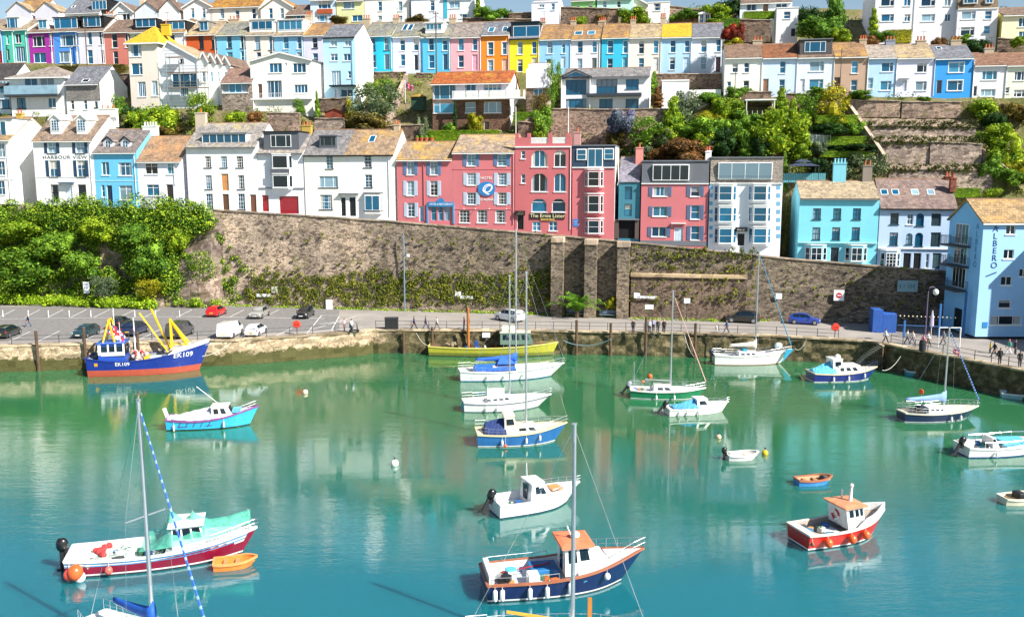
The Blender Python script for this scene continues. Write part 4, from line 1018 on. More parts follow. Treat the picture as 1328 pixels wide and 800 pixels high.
# ==== coloured terrace higher up the hill =======================================================
ZA1 = (0, 0, 4.919); ZA2 = (260, 0, 4.919); ZA3 = (520, 0, 4.919); ZA4 = (780, 0, 4.743); ZA5 = (1050, 0, 4.777); ZT1 = (0, 0, 8.853)
DC = 33; GC = 'coloured terrace houses halfway up the hill'
BRN = roofing('#856f60', '#a08a60', .25); TANR = roofing('#9c8c7a', '#b09c62', .3); GRN = roofing('#8a8a84', '#9a9460', .4); ORR = roofing('#a07c58', '#c0953a', .4); YEL = roofing('#b5902f', '#d4ab1c', .75); SLT = roofing('#7e8087', '#7e8087', 0); CRR = roofing('#b5a080', '#c8ae6c', .35)
DKW = paint('#3a3f47', .4, name='dark_frame')
def T(zoom, x0, x1, yb, ye, yr, col, rf, label, W, D=DC, deep=8.5, group=GC, name='terraced_house', extra=None, chim=None, side=None, hidden=.5, pots=3, gut=True, over=.3, pipe=True):
 h = H(name, label, 'house', zoom, x0, x1, yb, ye, D, deep, stucco(col, .45), group, hidden=hidden, side=side or stucco('#e2dcd4', .4))
 for w in W:
  k = w[5] if len(w) > 5 else {}
  h.win(w[0], w[1], w[2], w[3], w[4], **k)
 h.roof(yr, rf, over=over, gut=gut); h.walls('side', h.zr)
 if chim:
  for c in (chim if isinstance(chim, list) else [chim]): h.chim(c[0], c[1], c[2], pots=pots, mat=STKM if len(c) < 4 else c[3])
 if pipe: h.pipe(x1-4, ye+8, yb)
 if extra: extra(h)
 return h
BS = {'sillc': BLKW}
def D_(c): return {'door': gloss(c)}
# west end of the terrace
T(ZA1, -160, 25, 405, 190, 135, '#4f9be0', TANR, 'cobalt blue end house cut by the photo edge beside the teal house', [('s', -60, 255, 40, 60), ('door', 2, 370, 26, 80, D_('#b8242c'))])
T(ZA1, 26, 183, 405, 190, 135, '#4fc4ac', TANR, 'teal green terraced house with a pale box dormer next to the purple house', [('c2', 115, 247, 38, 52), ('s', 47, 252, 14, 55), ('f2', 130, 348, 60, 85), ('door', 52, 350, 18, 62, D_('#2e4c50'))],
 extra=lambda h: h.dorm(45, 125, 112, 182, WGUT, [('c3', 80, 150, 68, 56, 1)], vf=.5, roofm=WGUT))
T(ZA1, 185, 343, 405, 205, 140, '#a8289e', BRN, 'magenta purple terraced house between the teal and the blue house', [('c3', 247, 265, 76, 58), ('s', 323, 255, 22, 70), ('c2', 253, 370, 78, 56), ('door', 335, 370, 20, 78, D_('#e3e0ea'))],
 extra=lambda h: h.dorm(243, 305, 128, 182, WGUT, [('c2', 273, 155, 52, 46, 2)], vf=.5, roofm=WGUT))
BOXD = BLKT
T(ZA1, 345, 503, 410, 198, 120, '#4b93e6', BRN, 'bright blue terraced house with a black box dormer and wide upper window', [('c3', 440, 260, 112, 62), ('c3', 420, 364, 80, 62), ('door', 495, 368, 22, 80, D_('#dfe7f0'))],
 extra=lambda h: h.dorm(342, 498, 112, 186, BOXD, [('c3', 420, 150, 146, 58, 1)], vf=.4, roofm=BOXD))
T(ZA1, 505, 668, 412, 198, 110, '#e3e0ea', BRN, 'lilac white terraced house with a black box dormer beside the brick red house', [('s', 572, 245, 26, 75), ('s', 645, 245, 26, 75), ('s', 575, 365, 34, 78), ('door', 655, 362, 22, 72, D_('#5a1a34'))],
 extra=lambda h: h.dorm(520, 664, 106, 188, BOXD, [('c3', 587, 140, 108, 56, 1)], vf=.4, roofm=BOXD))
T(ZA1, 670, 834, 415, 205, 138, '#cf7a6c', BRN, 'brick red terraced house with plain brown roof below white gables', [('s', 730, 262, 36, 80), ('s', 812, 260, 30, 78), ('s', 738, 370, 32, 74)], chim=(700, 95, 60, WGUT))
T(ZA1, 836, 1010, 415, 205, 140, '#d6dcae', BRN, 'pale green terraced house half hidden by the yellow-roofed house', [('s', 870, 262, 30, 70)], extra=lambda h: h.dorm(850, 1005, 118, 200, BOXD, [('c3b', 930, 146, 126, 50, 1)], vf=.4, roofm=WGUT))
T(ZA1, 1012, 1190, 415, 205, 140, '#ece9ee', ORR, 'white terraced house with a low white dormer above the yellow roof', [('s', 1100, 262, 30, 70)], extra=lambda h: h.dorm(1045, 1190, 132, 200, BOXD, [('c3b', 1120, 166, 116, 42, 1)], vf=.4, roofm=WGUT))
T(ZA2, -88, 104, 415, 222, 150, '#cf5a22', CRR, 'burnt orange terraced house behind the row of white gablets', [('s', 5, 272, 30, 75, {'fr': DKW}), ('s', 85, 272, 32, 75, {'fr': DKW})],
 extra=lambda h: h.dorm(-10, 50, 138, 200, GRN, [('c2', 22, 168, 52, 52, 1)], vf=.5))
T(ZA2, 106, 289, 425, 222, 150, '#7fcdf0', GRN, 'sky blue terraced house with a mottled grey roof left of the cream house', [('s', 183, 270, 32, 72, BS), ('s', 270, 270, 30, 72, BS), ('s', 188, 372, 36, 70, BS), ('s', 272, 362, 30, 62, BS)], chim=(215, 125, 70))
T(ZA2, 291, 470, 425, 222, 150, '#ece4dc', TANR, 'cream terraced house with a wide white dormer left of the pale blue house', [('s', 363, 275, 36, 80, BS), ('s', 452, 275, 34, 80, BS), ('s', 372, 362, 30, 50), ('s', 452, 350, 28, 40)],
 extra=lambda h: h.dorm(312, 478, 124, 196, WGUT, [('c3b', 393, 163, 132, 48, 1)], vf=.5, roofm=WGUT))
T(ZA2, 472, 658, 425, 225, 150, '#8fcdf2', TANR, 'pale blue terraced house with a broad four-light white dormer', [('s', 545, 275, 34, 72), ('s', 630, 275, 30, 72), ('s', 545, 368, 32, 60), ('s', 630, 360, 30, 46)],
 extra=lambda h: h.dorm(490, 657, 126, 192, WGUT, [('c4', 573, 162, 152, 54, 2)], vf=.5, roofm=WGUT))
T(ZA2, 660, 800, 425, 226, 160, '#dddcf2', ORR, 'lilac terraced house tucked behind the tall pale blue house', [('s', 730, 275, 34, 62, BS), ('s', 733, 372, 34, 56, BS)], chim=(690, 100, 40))
T(ZA2, 1048, 1224, 440, 228, 152, '#25c2e6', GRN, 'bright cyan terraced house right of the tall pale blue house', [('s', 1100, 283, 32, 74, BS), ('s', 1187, 283, 32, 74, BS), ('s', 1103, 393, 36, 78), ('door', 1190, 395, 32, 92, D_('#1c4f68'))], chim=(1060, 120, 46))
T(ZA3, -52, 126, 440, 232, 152, '#d3dcf6', GRN, 'pale lilac terraced house with paired roof lights beside the cyan house', [('s', 10, 285, 32, 76), ('s', 95, 285, 30, 74), ('s', 12, 385, 30, 70), ('door', 97, 400, 26, 92, D_('#23252e'))],
 extra=lambda h: (h.sky(28, 178, 30, 48, 1), h.sky(62, 178, 30, 48, 1)), chim=(-30, 118, 40))
T(ZA3, 128, 314, 442, 235, 155, '#55bde8', GRN, 'azure blue terraced house with a small white dormer beside the pink house', [('s', 193, 285, 34, 74), ('s', 280, 285, 32, 74), ('s', 195, 395, 36, 82), ('door', 283, 396, 30, 96, D_('#28506e'))],
 extra=lambda h: h.dorm(155, 270, 146, 198, WGUT, [('c4', 210, 172, 100, 36, 2)], vf=.5, roofm=WGUT))
T(ZA3, 316, 511, 445, 236, 152, '#ecaeb8', roofing('#9a8f86', '#a09a7a', .2), 'pale pink terraced house next to the orange house', [('s', 383, 285, 36, 74), ('s', 472, 285, 30, 72), ('s', 383, 393, 36, 74), ('door', 472, 400, 34, 96, D_('#e9a6bd'))], chim=(330, 118, 44))
T(ZA3, 513, 692, 455, 222, 146, '#f08a1e', SLT, 'vivid orange terraced house with white window surrounds and two skylights', [('s', 572, 312, 36, 78, {'surround': WGUT}), ('s', 660, 310, 30, 76, {'surround': WGUT}), ('s', 572, 422, 36, 74, {'surround': WGUT}), ('door', 662, 420, 34, 80, D_('#e8b9a0'))],
 extra=lambda h: (h.sky(578, 193, 38, 38, 2), h.sky(663, 190, 30, 38, 2)))
T(ZA3, 694, 882, 468, 245, 150, '#f5df26', SLT, 'bright yellow terraced house with a large dark glazed attic', [('s', 760, 308, 34, 78), ('s', 850, 306, 30, 76), ('s', 760, 420, 34, 76), ('door', 850, 400, 32, 60, D_('#cfc8bd'))],
 extra=lambda h: h.dorm(702, 880, 142, 236, paint('#1d3a44', .5), [('c2', 800, 202, 168, 66, 1)], vf=.15, roofm=BLKT), gut=BLKT)
T(ZA3, 884, 1084, 448, 250, 165, '#92cbf4', ORR, 'light blue terraced house with an orange pantile roof next to the yellow house', [('s', 950, 305, 36, 76), ('s', 1037, 305, 22, 72), ('s', 945, 408, 40, 60), ('door', 1035, 400, 28, 70, D_('#cfe3f2'))], chim=[(905, 140, 34), (1100, 135, 34)])
T(ZA3, 1086, 1270, 448, 250, 165, '#e6e5ee', ORR, 'white terraced house with an orange roof and two flat skylights', [('s', 1143, 302, 34, 74), ('s', 1235, 300, 30, 72), ('s', 1140, 412, 34, 72), ('door', 1233, 412, 32, 80, D_('#5d6a66'))], extra=lambda h: (h.sky(1133, 215, 50, 28, 2), h.sky(1215, 213, 50, 28, 2)), chim=(1280, 140, 42))
T(ZA4, 0, 168, 445, 232, 155, '#34bfdf', ORR, 'turquoise cyan terraced house between the two white and cream houses', [('s', 55, 290, 36, 78), ('s', 147, 290, 30, 76), ('s', 53, 397, 34, 70), ('door', 145, 394, 30, 78, D_('#4aa6bd'))], chim=(10, 130, 34))
T(ZA4, 169, 366, 445, 230, 155, '#efe6da', CRR, 'cream terraced house with a sandy roof and pale door', [('s', 246, 292, 34, 80), ('s', 335, 290, 30, 78), ('s', 245, 393, 34, 68), ('door', 334, 398, 32, 84, D_('#e7e5e2'))], chim=(195, 125, 34))
T(ZA4, 367, 552, 445, 228, 152, '#b3d9f2', YEL, 'powder blue terraced house under a solid yellow lichened roof', [('s', 440, 287, 34, 76), ('s', 527, 287, 30, 74), ('s', 436, 393, 34, 76), ('door', 520, 395, 34, 80, D_('#c4def0'))], chim=(380, 108, 34))
T(ZA4, 553, 752, 445, 228, 150, '#e4ebf8', SLT, 'white end of terrace with a grey slate roof and maroon door', [('s', 630, 285, 36, 76), ('s', 720, 282, 30, 76), ('s', 628, 392, 36, 74), ('door', 717, 398, 32, 94, D_('#3c1422'))])
# ==== lower right terrace =======================================================================
DD = 24; GD = 'terrace houses above the stone garden terraces'
T(ZA4, 756, 986, 580, 355, 280, '#f0ebe2', roofing('#8a6f5c', '#a07a50', .2), 'cream white cottage with a brown roof beside the white end of terrace', [('s', 822, 417, 36, 62), ('s', 893, 417, 34, 62), ('s', 785, 530, 24, 54), ('s', 890, 530, 36, 66)], D=DD, group=GD, chim=(960, 250, 60))
T(ZA4, 987, 1200, 585, 355, 278, '#cfe0f8', roofing('#8d5a38', '#a5602a', .3), 'pale blue cottage with a plain brown door and rust roof', [('s', 1115, 415, 36, 76), ('s', 1110, 527, 36, 76), ('door', 1010, 535, 36, 100, D_('#9a6a4c'))], D=DD, group=GD)
T(ZA5, -78, 146, 580, 355, 278, '#dfe6f6', BRN, 'white cottage with a dark box dormer left of the tan house', [('cr', 45, 412, 90, 64), ('cr', 40, 525, 88, 66), ('door', -46, 530, 30, 80, D_('#e2e4ee'))], D=DD, group=GD,
 extra=lambda h: h.dorm(-60, 140, 245, 335, paint('#4f4a4a', .6), [('c3', 34, 292, 130, 66, 1)], vf=.4, roofm=LEADM))
T(ZA5, 148, 355, 580, 352, 272, '#c0a08a', ORR, 'tan rendered cottage with an orange and brown roof between two pale houses', [('s', 280, 417, 40, 78), ('s', 275, 530, 40, 70), ('door', 170, 520, 40, 84, D_('#4a3026'))], D=DD, group=GD, chim=(330, 245, 46), side=stucco('#8f7a6c'))
T(ZA5, 357, 532, 590, 358, 285, '#b6d8fa', roofing('#b0a396', '#a89a80', .2), 'light blue cottage with a pale grey roof beside the tan cottage', [('cr', 482, 417, 74, 60), ('cr', 472, 532, 70, 60), ('s', 376, 518, 34, 72)], D=DD, group=GD, chim=(500, 250, 60, stucco('#8d93a0')))
T(ZA5, 534, 766, 595, 358, 282, '#e6e6fa', CRR, 'lilac white cottage with a small porch beside the vivid blue house', [('cr', 695, 420, 62, 62), ('cr', 690, 534, 70, 60), ('door', 587, 532, 30, 70, D_('#cfd2e2'))], D=DD, group=GD, chim=(690, 252, 60), extra=lambda h: h.canopy(587, 488, 64, .6))
T(ZA5, 768, 1008, 602, 362, 285, '#2f9bea', SLT, 'vivid blue house with white window surrounds and slate roof', [('cr', 908, 420, 92, 64, {'surround': WGUT}), ('cr', 900, 532, 92, 66, {'surround': WGUT}), ('door', 803, 538, 34, 86, D_('#20303f'))], D=DD, group=GD, chim=(905, 250, 66), extra=lambda h: h.sky(800, 302, 34, 22, 0), side=stucco('#2f9bea'))
T(ZA5, 1012, 1210, 610, 405, 335, '#e8e6ea', roofing('#8f6a52', '#8a6a40', .2), 'white stepped down house with a brown roof right of the vivid blue house', [('c3', 1115, 468, 92, 60), ('c3', 1105, 576, 92, 48), ('door', 1010+16, 565, 22, 64, D_('#30343c'))], D=DD, group=GD, chim=(1110, 300, 60))
T(ZA5, 1212, 1420, 615, 405, 335, '#e6ead6', roofing('#8f6a52', '#8a6a40', .2), 'pale green house with a brown roof at the end of the lower terrace', [('c3', 1300, 472, 60, 60), ('c3', 1300, 580, 70, 48), ('s', 1225, 560, 26, 40)], D=DD, group=GD)
# ==== houses standing on their own between the rows =============================================
ZB0 = (0, 85, 8.853); ZB1 = (160, 30, 5.7125); ZB5 = (550, 88, 7.378); ZB7 = (680, 90, 4.743); ZS = (440, 80, 6.664)
# glass-fronted house on the left
h = H('villa', 'grey roofed villa with a glazed balcony storey above a stone ground floor', 'house', ZB0, 120, 745, 520, 140, 17.5, 9, WH, hidden=1, side=WH)
h.win('c2', 355, 235, 150, 185, gl=1); h.win('c2', 540, 235, 165, 185, gl=1); h.win('c2', 245, 435, 105, 110, gl=1, fr=BLKT); h.win('c2', 595, 430, 90, 100, gl=1)
h.roof(20, roofing('#a09488', '#b5a27a', .2), 'hip', over=.5, xr=540); h.walls('none');
g = MB(); a, b, c, e = h.rect(400, 430, 600, 120); g.box(a+.05, b+.1, -.16, -.02, h.loc(400, 520)[1]-2, c+.2) if 0 else None
h.plate(400, 350, 610, 22, LEAD, v0=-1.1, name='balcony'); bal = MB(); a, b, c, e = h.rect(400, 292, 610, 95); bal.box(a, b, -1.08, -1.04, c, e); bal.build('balcony_glass', GL[4], h.e)
h2 = H('villa_wing', 'white wing with grey tile hanging and two skylights beside the glazed villa', 'house', ZB0, 760, 1150, 560, 205, 17.2, 8, WH, hidden=1, side=WH)
h2.wins('s', (830, 980), 440, 38, 120); h2.win('s', 1105, 450, 34, 60, fr=DKW); h2.plate(955, 295, 386, 190, stone('#8a8784', '#6f6c6a', 5, .7, name='tile_hanging', squash=2.2), v0=-.08, name='tile_hanging')
h2.roof(20, SLT, over=.4); h2.walls('side', h2.zr); h2.sky(740, 140, 90, 40, 3); h2.sky(985, 180, 80, 36, 3)
h = H('villa_wing', 'dark roofed pale blue wing with a raking black eave at the photo edge', 'house', ZB0, -420, 110, 520, 230, 18.5, 9, stucco('#d6e4ec'), hidden=1)
h.win('c3', 60, 445, 130, 90, gl=1, fr=BLKT); h.win('c4', 30, 250, 150, 120, gl=2); h.roof(-10, roofing('#4a4644', '#4a4644', 0), over=.5, gut=BLKT, xr=0); h.walls('side', h.zr)
# cream house with the yellow roof
h = H('villa', 'cream house with a bright yellow lichened hipped roof behind the scaffolding', 'house', ZB1, 45, 262, 560, 150, 19, 8, stucco('#e4d8cc', .3), hidden=1, side=stucco('#cfd8d2'))
h.win('cr', 92, 205, 84, 78, gl=1); h.win('cr', 100, 342, 82, 76, gl=1); h.win('f2', 137, 492, 58, 100, gl=1); h.win('f2', 232, 485, 42, 100, gl=2)
h.roof(30, YEL, 'pyr', over=.5, xr=155); h.walls('none'); h.chim(316, 22, 60, pots=1, mat=stucco('#d0b02a'))
h = H('house_wing', 'white gabled wing wrapped in scaffolding beside the yellow-roofed house', 'house', ZB1, 264, 560, 560, 265, 19.6, 8, stucco('#dfe3ea', .3), hidden=1)
h.win('s', 432, 262, 28, 60, fr=DKW); h.win('c3', 450, 425, 180, 90, gl=1); h.win('f2', 450, 510, 60, 60, gl=1)
h.apex = h.loc(330, 140)[0]; h.roof(140, CRR, 'gable', over=.3, xr=330); h.walls('gable', h.zr)
sc = empty('scaffolding', h.O+h.V*-1.6, math.atan(WM), 'steel scaffolding with plank decks round the white wing', 'scaffolding')
kk = h.mp/h.zs
xs = [h.loc(x, 400, -1.6)[0] for x in (322, 420, 545, 600)]; zt_, zb_ = h.loc(430, 225, -1.6)[1], h.loc(430, 580, -1.6)[1]
for x in xs:
 for v in (0, 1.1):
  g = MB(); g.tube([(x, v, zb_), (x, v, zt_ if x != xs[3] else zt_-1.5)], .045, 6); g.build('standard', paint('#a8a9a6', .4, .6, name='steel_tube'), sc)
for zy in (250, 365, 480):
 z = h.loc(430, zy, -1.6)[1]; x1 = xs[3] if zy > 250 else xs[1]
 g = MB()
 for q in range(4): g.box(xs[0]-.3, x1+.3, .05+q*.27, .28+q*.27, z-.03, z+.03)
 g.build('deck', paint('#8f7355', .9, name='scaffold_plank'), sc)
 for dz in (.5, 1.0):
  g = MB(); g.tube([(xs[0]-.3, 0, z+dz), (x1+.3, 0, z+dz)], .035, 5); g.build('rail', paint('#a8a9a6', .4, .6, name='steel_tube'), sc)
for a, b in ((0, 1), (2, 1)):
 g = MB(); g.tube([(xs[1+a//2], -.06, h.loc(430, 480, -1.6)[1]), (xs[1+b], -.06, h.loc(430, 365, -1.6)[1])], .035, 5); g.build('brace', paint('#a8a9a6', .4, .6, name='steel_tube'), sc)
# row of white gablets
for i, x in enumerate((600, 655, 705, 762)):
 h = H('gabled_annex', ('first', 'second', 'third', 'fourth')[i]+' of the four small white gables stepping down right of the scaffolding', 'annex', ZB1, x-34, x+34, 470, 285-i*-8, 20+i*.5, 7, WH, 'four small white gables', hidden=1)
 h.win('s', x-5, 400, 26, 70, gl=2); h.roof(215+i*10, BRN, 'gable', over=.15, xr=x); h.walls('gable', h.zr)
h = H('outbuilding', 'low brown-roofed blue glazed lean-to on a rubble stone base', 'outbuilding', ZA2, 135, 335, 700, 525, 18, 6, stone('#a89a8e', '#75685e', 2.5, .6, name='garden_stone'), hidden=.5, side=WH)
h.win('c4', 220, 560, 165, 62, gl=2); h.roof(445, roofing('#97786a', '#a38a70', .2), over=.3); h.walls('side', h.zr)
h = H('house', 'cream gable-fronted house with a wide patio window above a white garage wall', 'house', ZA2, 322, 712, 715, 388, 18.5, 8, stucco('#f1ece4', .2), hidden=.6, side=WH)
h.wins('c3b', (478, 630), 435, 82, 56); h.win('f2', 470, 570, 98, 100, gl=1, sill=False); h.win('c4', 640, 568, 84, 50); h.win('door', 380, 582, 28, 84, door=paint('#6a4a3a')); h.win('s', 545, 412, 14, 16, sill=False)
h.roof(335, roofing('#8b8580', '#a09a80', .2), 'gable', over=.25, xr=545, gut=WGUT); h.walls('gable', h.zr); h.plate(520, 632, 390, 10, WGUT, v0=-.5, name='terrace_slab')
g = MB(); a, b, c, e = h.rect(540, 615, 340, 34); n = 30
for i in range(n+1): g.bar((lerp(a, b, i/n), -.45, c), (lerp(a, b, i/n), -.45, e), .025)
g.bar((a, -.45, e), (b, -.45, e), .05); g.build('railing', WGUT, h.e)
h = H('town_house', 'tall pale blue house with a white flank and grey slate roof rising through the terrace', 'house', ZA2, 786, 990, 650, 240, 22, 9, stucco('#b5dcf2', .15), hidden=1, side=WH)
h.win('c2', 850, 277, 42, 38); h.win('c2', 940, 277, 40, 36, gl=4); h.win('c2', 852, 367, 46, 42); h.win('c2', 935, 367, 46, 42); h.win('f2', 865, 502, 62, 92, gl=4); h.win('s', 950, 478, 20, 42); h.win('door', 870, 600, 26, 52, door=gloss('#dfe6ee')); h.win('c2', 935, 595, 80, 46)
h.roof(165, SLT, over=.2, gut=BLKT); h.walls('side', h.zr); h.plate(915, 551, 160, 8, BLKT, v0=-1.2, name='balcony'); h.pipe(975, 250, 640, paint('#6aa0c0'))
# orange-roofed bungalow over a brick ground floor
h = H('bungalow', 'long bungalow with an orange tiled roof and white balcony over a brick storey', 'house', ZB5, 80, 820, 600, 145, 17.5, 8, stone('#7d5f4c', '#57402f', 4, .75, name='brick_wall', squash=2.4), hidden=.6, side=WH)
WPL = stucco('#ece6ee', .2)
h.win('c3', 195, 225, 205, 150, gl=2, sill=False); h.win('cl', 190, 380, 205, 105, gl=2); h.win('c2', 445, 195, 95, 85, gl=1); h.win('c4', 655, 195, 160, 85, gl=2); h.win('p' if 0 else 's', 443, 382, 98, 98, gl=4); h.win('c3', 655, 380, 165, 100, gl=4); h.win('door', 597, 556, 50, 84, door=paint('#4a3a34'))
h.roof(48, roofing('#b4622c', '#b8992e', .3), over=.5, so=.2, xr=450); h.walls('side', h.zr)
a, b, c, e = h.rect(450, 222, 738, 150); fx = [a]+[h.loc(x, 200)[0] for x in (90, 300, 395, 495, 572, 738)]+[b]
for i, j in ((0, 1), (2, 3), (4, 5), (6, 7)): g = MB(); g.box(fx[i]+.01, fx[j]-.01, -.05, -.004, c, e); g.build('upper_render', WPL, h.e)
a, b, c, e = h.rect(610, 300, 640, 14); g = MB(); g.box(a, b+.6, -1.5, -.06, c, e); bl = g.build('balcony', WGUT, h.e)
g = MB(); q0, q1, q2, q3 = h.rect(610, 262, 640, 70)
for i in range(60): g.box(lerp(q0, q1, i/60)+.01, lerp(q0, q1, (i+1)/60)-.02, -1.46, -1.42, q2, q3)
g.box(q1+.5, q1+.56, -1.46, -.1, q2, q3); g.build('balcony_panel', WGUT, bl)
for x in (300, 420, 540, 640, 800):
 u = h.loc(x, 300)[0]; g = MB(); g.bar((u, -1.44, c-.15), (u, -1.44, q3+.1), .06); g.build('balcony_post', LEAD, bl)
# small white hut, modern gabled house, low white walls
h = H('outhouse', 'little white boarded hut on a stone base between the bungalow and the modern house', 'outhouse', ZA3, 800, 948, 690, 555, 20, 5, stone('#8f7a66', '#5d4c3e', 3, .6, name='hut_stone'), hidden=.5, side=WH)
h.win('c2', 875, 590, 58, 44); h.roof(412, paint('#ece6ee', .6), over=.15, gut=False); h.walls('side', h.zr)
g = MB(); a, b, c, e = h.rect(874, 498, 150, 112); g.box(a, b, -.1, -.01, c, e); g.build('white_boarding', WPL, h.e)
h = H('modern_house', 'modern white house with grey roof, glazed gable and dark balcony edge', 'house', ZB7, 232, 770, 262, 48, 20, 9, stucco('#e9e8ec', .15), hidden=.4, side=WH)
bf = paint('#2c5a72', .4, name='blue_frame')
h.win('f2', 318, 112, 128, 92, gl=1, fr=bf, sill=False); h.win('f2', 318, 212, 128, 60, gl=1, fr=bf); h.win('c4', 507, 112, 128, 96, gl=1, fr=bf); h.win('c2', 664, 92, 78, 58, gl=1, fr=bf); h.win('c2', 502, 212, 82, 58, gl=1, fr=bf); h.win('c2', 663, 212, 80, 58, gl=1, fr=bf)
h.roof(-2, roofing('#8d8a88', '#9a9488', .2), over=.4, xr=600, gut=LEADM); h.walls('side', h.zr)
h.plate(553, 160, 334, 18, DKW, v0=-1.2, name='balcony'); a, b, c, e = h.rect(553, 125, 334, 50); g = MB(); g.box(a, b, -1.17, -1.15, c, e)
g = MB(); a, b, c, e = h.rect(318, 140, 172, 210); zt = h.loc(318, 48)[1]; zp = h.loc(318, 10)[1]; um = (a+b)/2
g.poly([(a, -.6, zt), (b, -.6, zt), (um, -.6, zp)]); g.quad((a, -.6, zt), (um, -.6, zp), (um, 4, zp), (a, 4, zt)); g.quad((b, -.6, zt), (b, 4, zt), (um, 4, zp), (um, -.6, zp)); gb = g.build('front_gable', WPL, h.e)
g = MB(); k = .12; g.poly([(a+.5, -.63, zt+.05), (b-.5, -.63, zt+.05), (um, -.63, zp-.28)]); g.build('gable_window', GL[1], gb)
for s, ua in ((-1, a), (1, b)):
 g = MB(); g.bar((ua+s*.4, -.75, zt-.15), (um, -.75, zp+.1), .5, .16); g.build('gable_verge', DKW, gb); g = MB(); g.box(ua-.12*(s < 0), ua+.12*(s > 0), -.6, 0, h.loc(318, 262)[1]-.5, zt); g.build('gable_pier', WGUT, gb)
h = H('garden_building', 'low flat-topped white garage and wall below the white end of terrace', 'garage', ZA4, 372, 538, 622, 500, 25, 4, WH, hidden=.5)
h.walls('flat'); h.plate(455, 496, 172, 8, WGUT, v0=-.1, name='coping')
h = H('garden_building', 'long low white wall and canopy beside the white garage', 'garden wall', ZA4, 539, 735, 618, 553, 24.6, 3, WH, hidden=.2)
h.walls('flat'); h.plate(640, 612, 190, 14, WGUT, v0=-1.6, name='canopy'); h.win('door', 640, 700, 160, 90, door=paint('#20242a')) if 0 else None
# ==== houses along the skyline ==================================================================
GE = 'houses along the top of the hill'
h = H('skyline_house', 'white double-gabled house with yellow lichen roofs on the skyline', 'house', ZT1, 130, 460, 230, 150, 50, 9, stucco('#dedbe6'), GE, hidden=2)
h.roof(15, ORR, over=.2, xr=350); h.walls('side', h.zr); h.chim(540, -30, 70, pots=2, mat=stucco('#d8c49a'))
g = MB()
for x0, x1, xa in ((130, 410, 250), (450, 720, 570)):
 a, c = h.loc(x0, 215); b = h.loc(x1, 215)[0]; um = h.loc(xa, 100)[0]; zp = h.loc(xa, 38)[1]; z1 = h.loc(xa, 150)[1]
 g.poly([(a, -1.2, -2), (b, -1.2, -2), (b, -1.2, z1), (um, -1.2, zp), (a, -1.2, z1)]); g.quad((b, -1.2, -2), (b, 0, -2), (b, 0, z1), (b, -1.2, z1))
 g.mat(1); h.slab(g, [(a-.2, -1.4, z1-.1), (um, -1.4, zp), (um, 4, zp), (a-.2, 4, z1-.1)], .12); h.slab(g, [(b+.2, 4, z1-.1), (um, 4, zp), (um, -1.4, zp), (b+.2, -1.4, z1-.1)], .12); g.mat(0)
g.build('front_gables' if 0 else 'front_gable', [stucco('#dedbe6'), CRR], h.e)
h = H('skyline_house', 'grey slate roofed white house with a black glazed dormer on the skyline', 'house', ZT1, 740, 1150, 230, 150, 50, 9, WH, GE, hidden=2)
h.roof(5, SLT, over=.2, xr=900); h.walls('side', h.zr); h.sky(845, 82, 40, 30, 0); h.dorm(1050, 1235, -10, 125, BLKT, [('c4', 1140, 62, 165, 88, 1)], vf=.4, roofm=BLKT)
ZT2 = (120, 0, 6.324)
h = H('skyline_house', 'white gabled house with a tall blue gable window on the skyline', 'house', ZT2, 150, 335, 180, 100, 48, 9, WH, GE, hidden=2)
h.win('c2', 240, 80, 82, 56); h.win('c2', 275, 142, 62, 46); h.roof(20, BRN, 'gable', over=.35, xr=240); h.walls('gable', h.zr)
h = H('skyline_house', 'brown roofed white house with a pale blue gable and a big white flank gable', 'house', ZT2, 350, 600, 180, 110, 49, 9, stucco('#dfe4ee'), GE, hidden=2, side=WH)
h.roof(8, BRN, over=.2, xr=520); h.walls('side', h.zr); h.chim(410, -20, 40, pots=2, mat=stucco('#d8c8a8'))
for x0, x1, xa, yp in ((370, 565, 465, 28), (555, 735, 650, 5)):
 g = MB(); a = h.loc(x0, 130)[0]; b = h.loc(x1, 130)[0]; um = h.loc(xa, 60)[0]; z1 = h.loc(xa, 105)[1]; zp = h.loc(xa, yp)[1]
 g.poly([(a, -1.0, -2), (b, -1.0, -2), (b, -1.0, z1), (um, -1.0, zp), (a, -1.0, z1)]); g.quad((b, -1, -2), (b, 6, -2), (b, 6, z1), (b, -1, z1)); g.mat(1)
 h.slab(g, [(a-.2, -1.2, z1-.1), (um, -1.2, zp), (um, 5, zp), (a-.2, 5, z1-.1)], .12); h.slab(g, [(b+.2, 5, z1-.1), (um, 5, zp), (um, -1.2, zp), (b+.2, -1.2, z1-.1)], .12)
 g.build('front_gable', [stucco('#dfe6f0') if x0 < 400 else WH, BRN], h.e)
def skyline(zoom, x0, x1, yb, ye, yr, col, rf, label, W=(), D=48, style='side', xr=None, name='skyline_house', cat='house', chim=None, hidden=2, deep=9, side=None, group=GE, over=.3, gut=True):
 h = H(name, label, cat, zoom, x0, x1, yb, ye, D, deep, stucco(col, .45), group, hidden=hidden, side=side)
 for w in W: h.win(*w[:5], **(w[5] if len(w) > 5 else {}))
 h.roof(yr, rf, style, over=over, xr=xr, gut=gut); h.walls('side' if style == 'side' else 'gable' if style == 'gable' else 'none', h.zr)
 for c in chim or (): h.chim(*c, pots=2)
 return h
skyline(ZT2, 745, 985, 200, 60, -10, '#f1ece8', ORR, 'white gable house with two narrow windows left of the long cream house', [('s', 820, 110, 28, 72), ('s', 912, 110, 28, 72)], style='gable', xr=855)
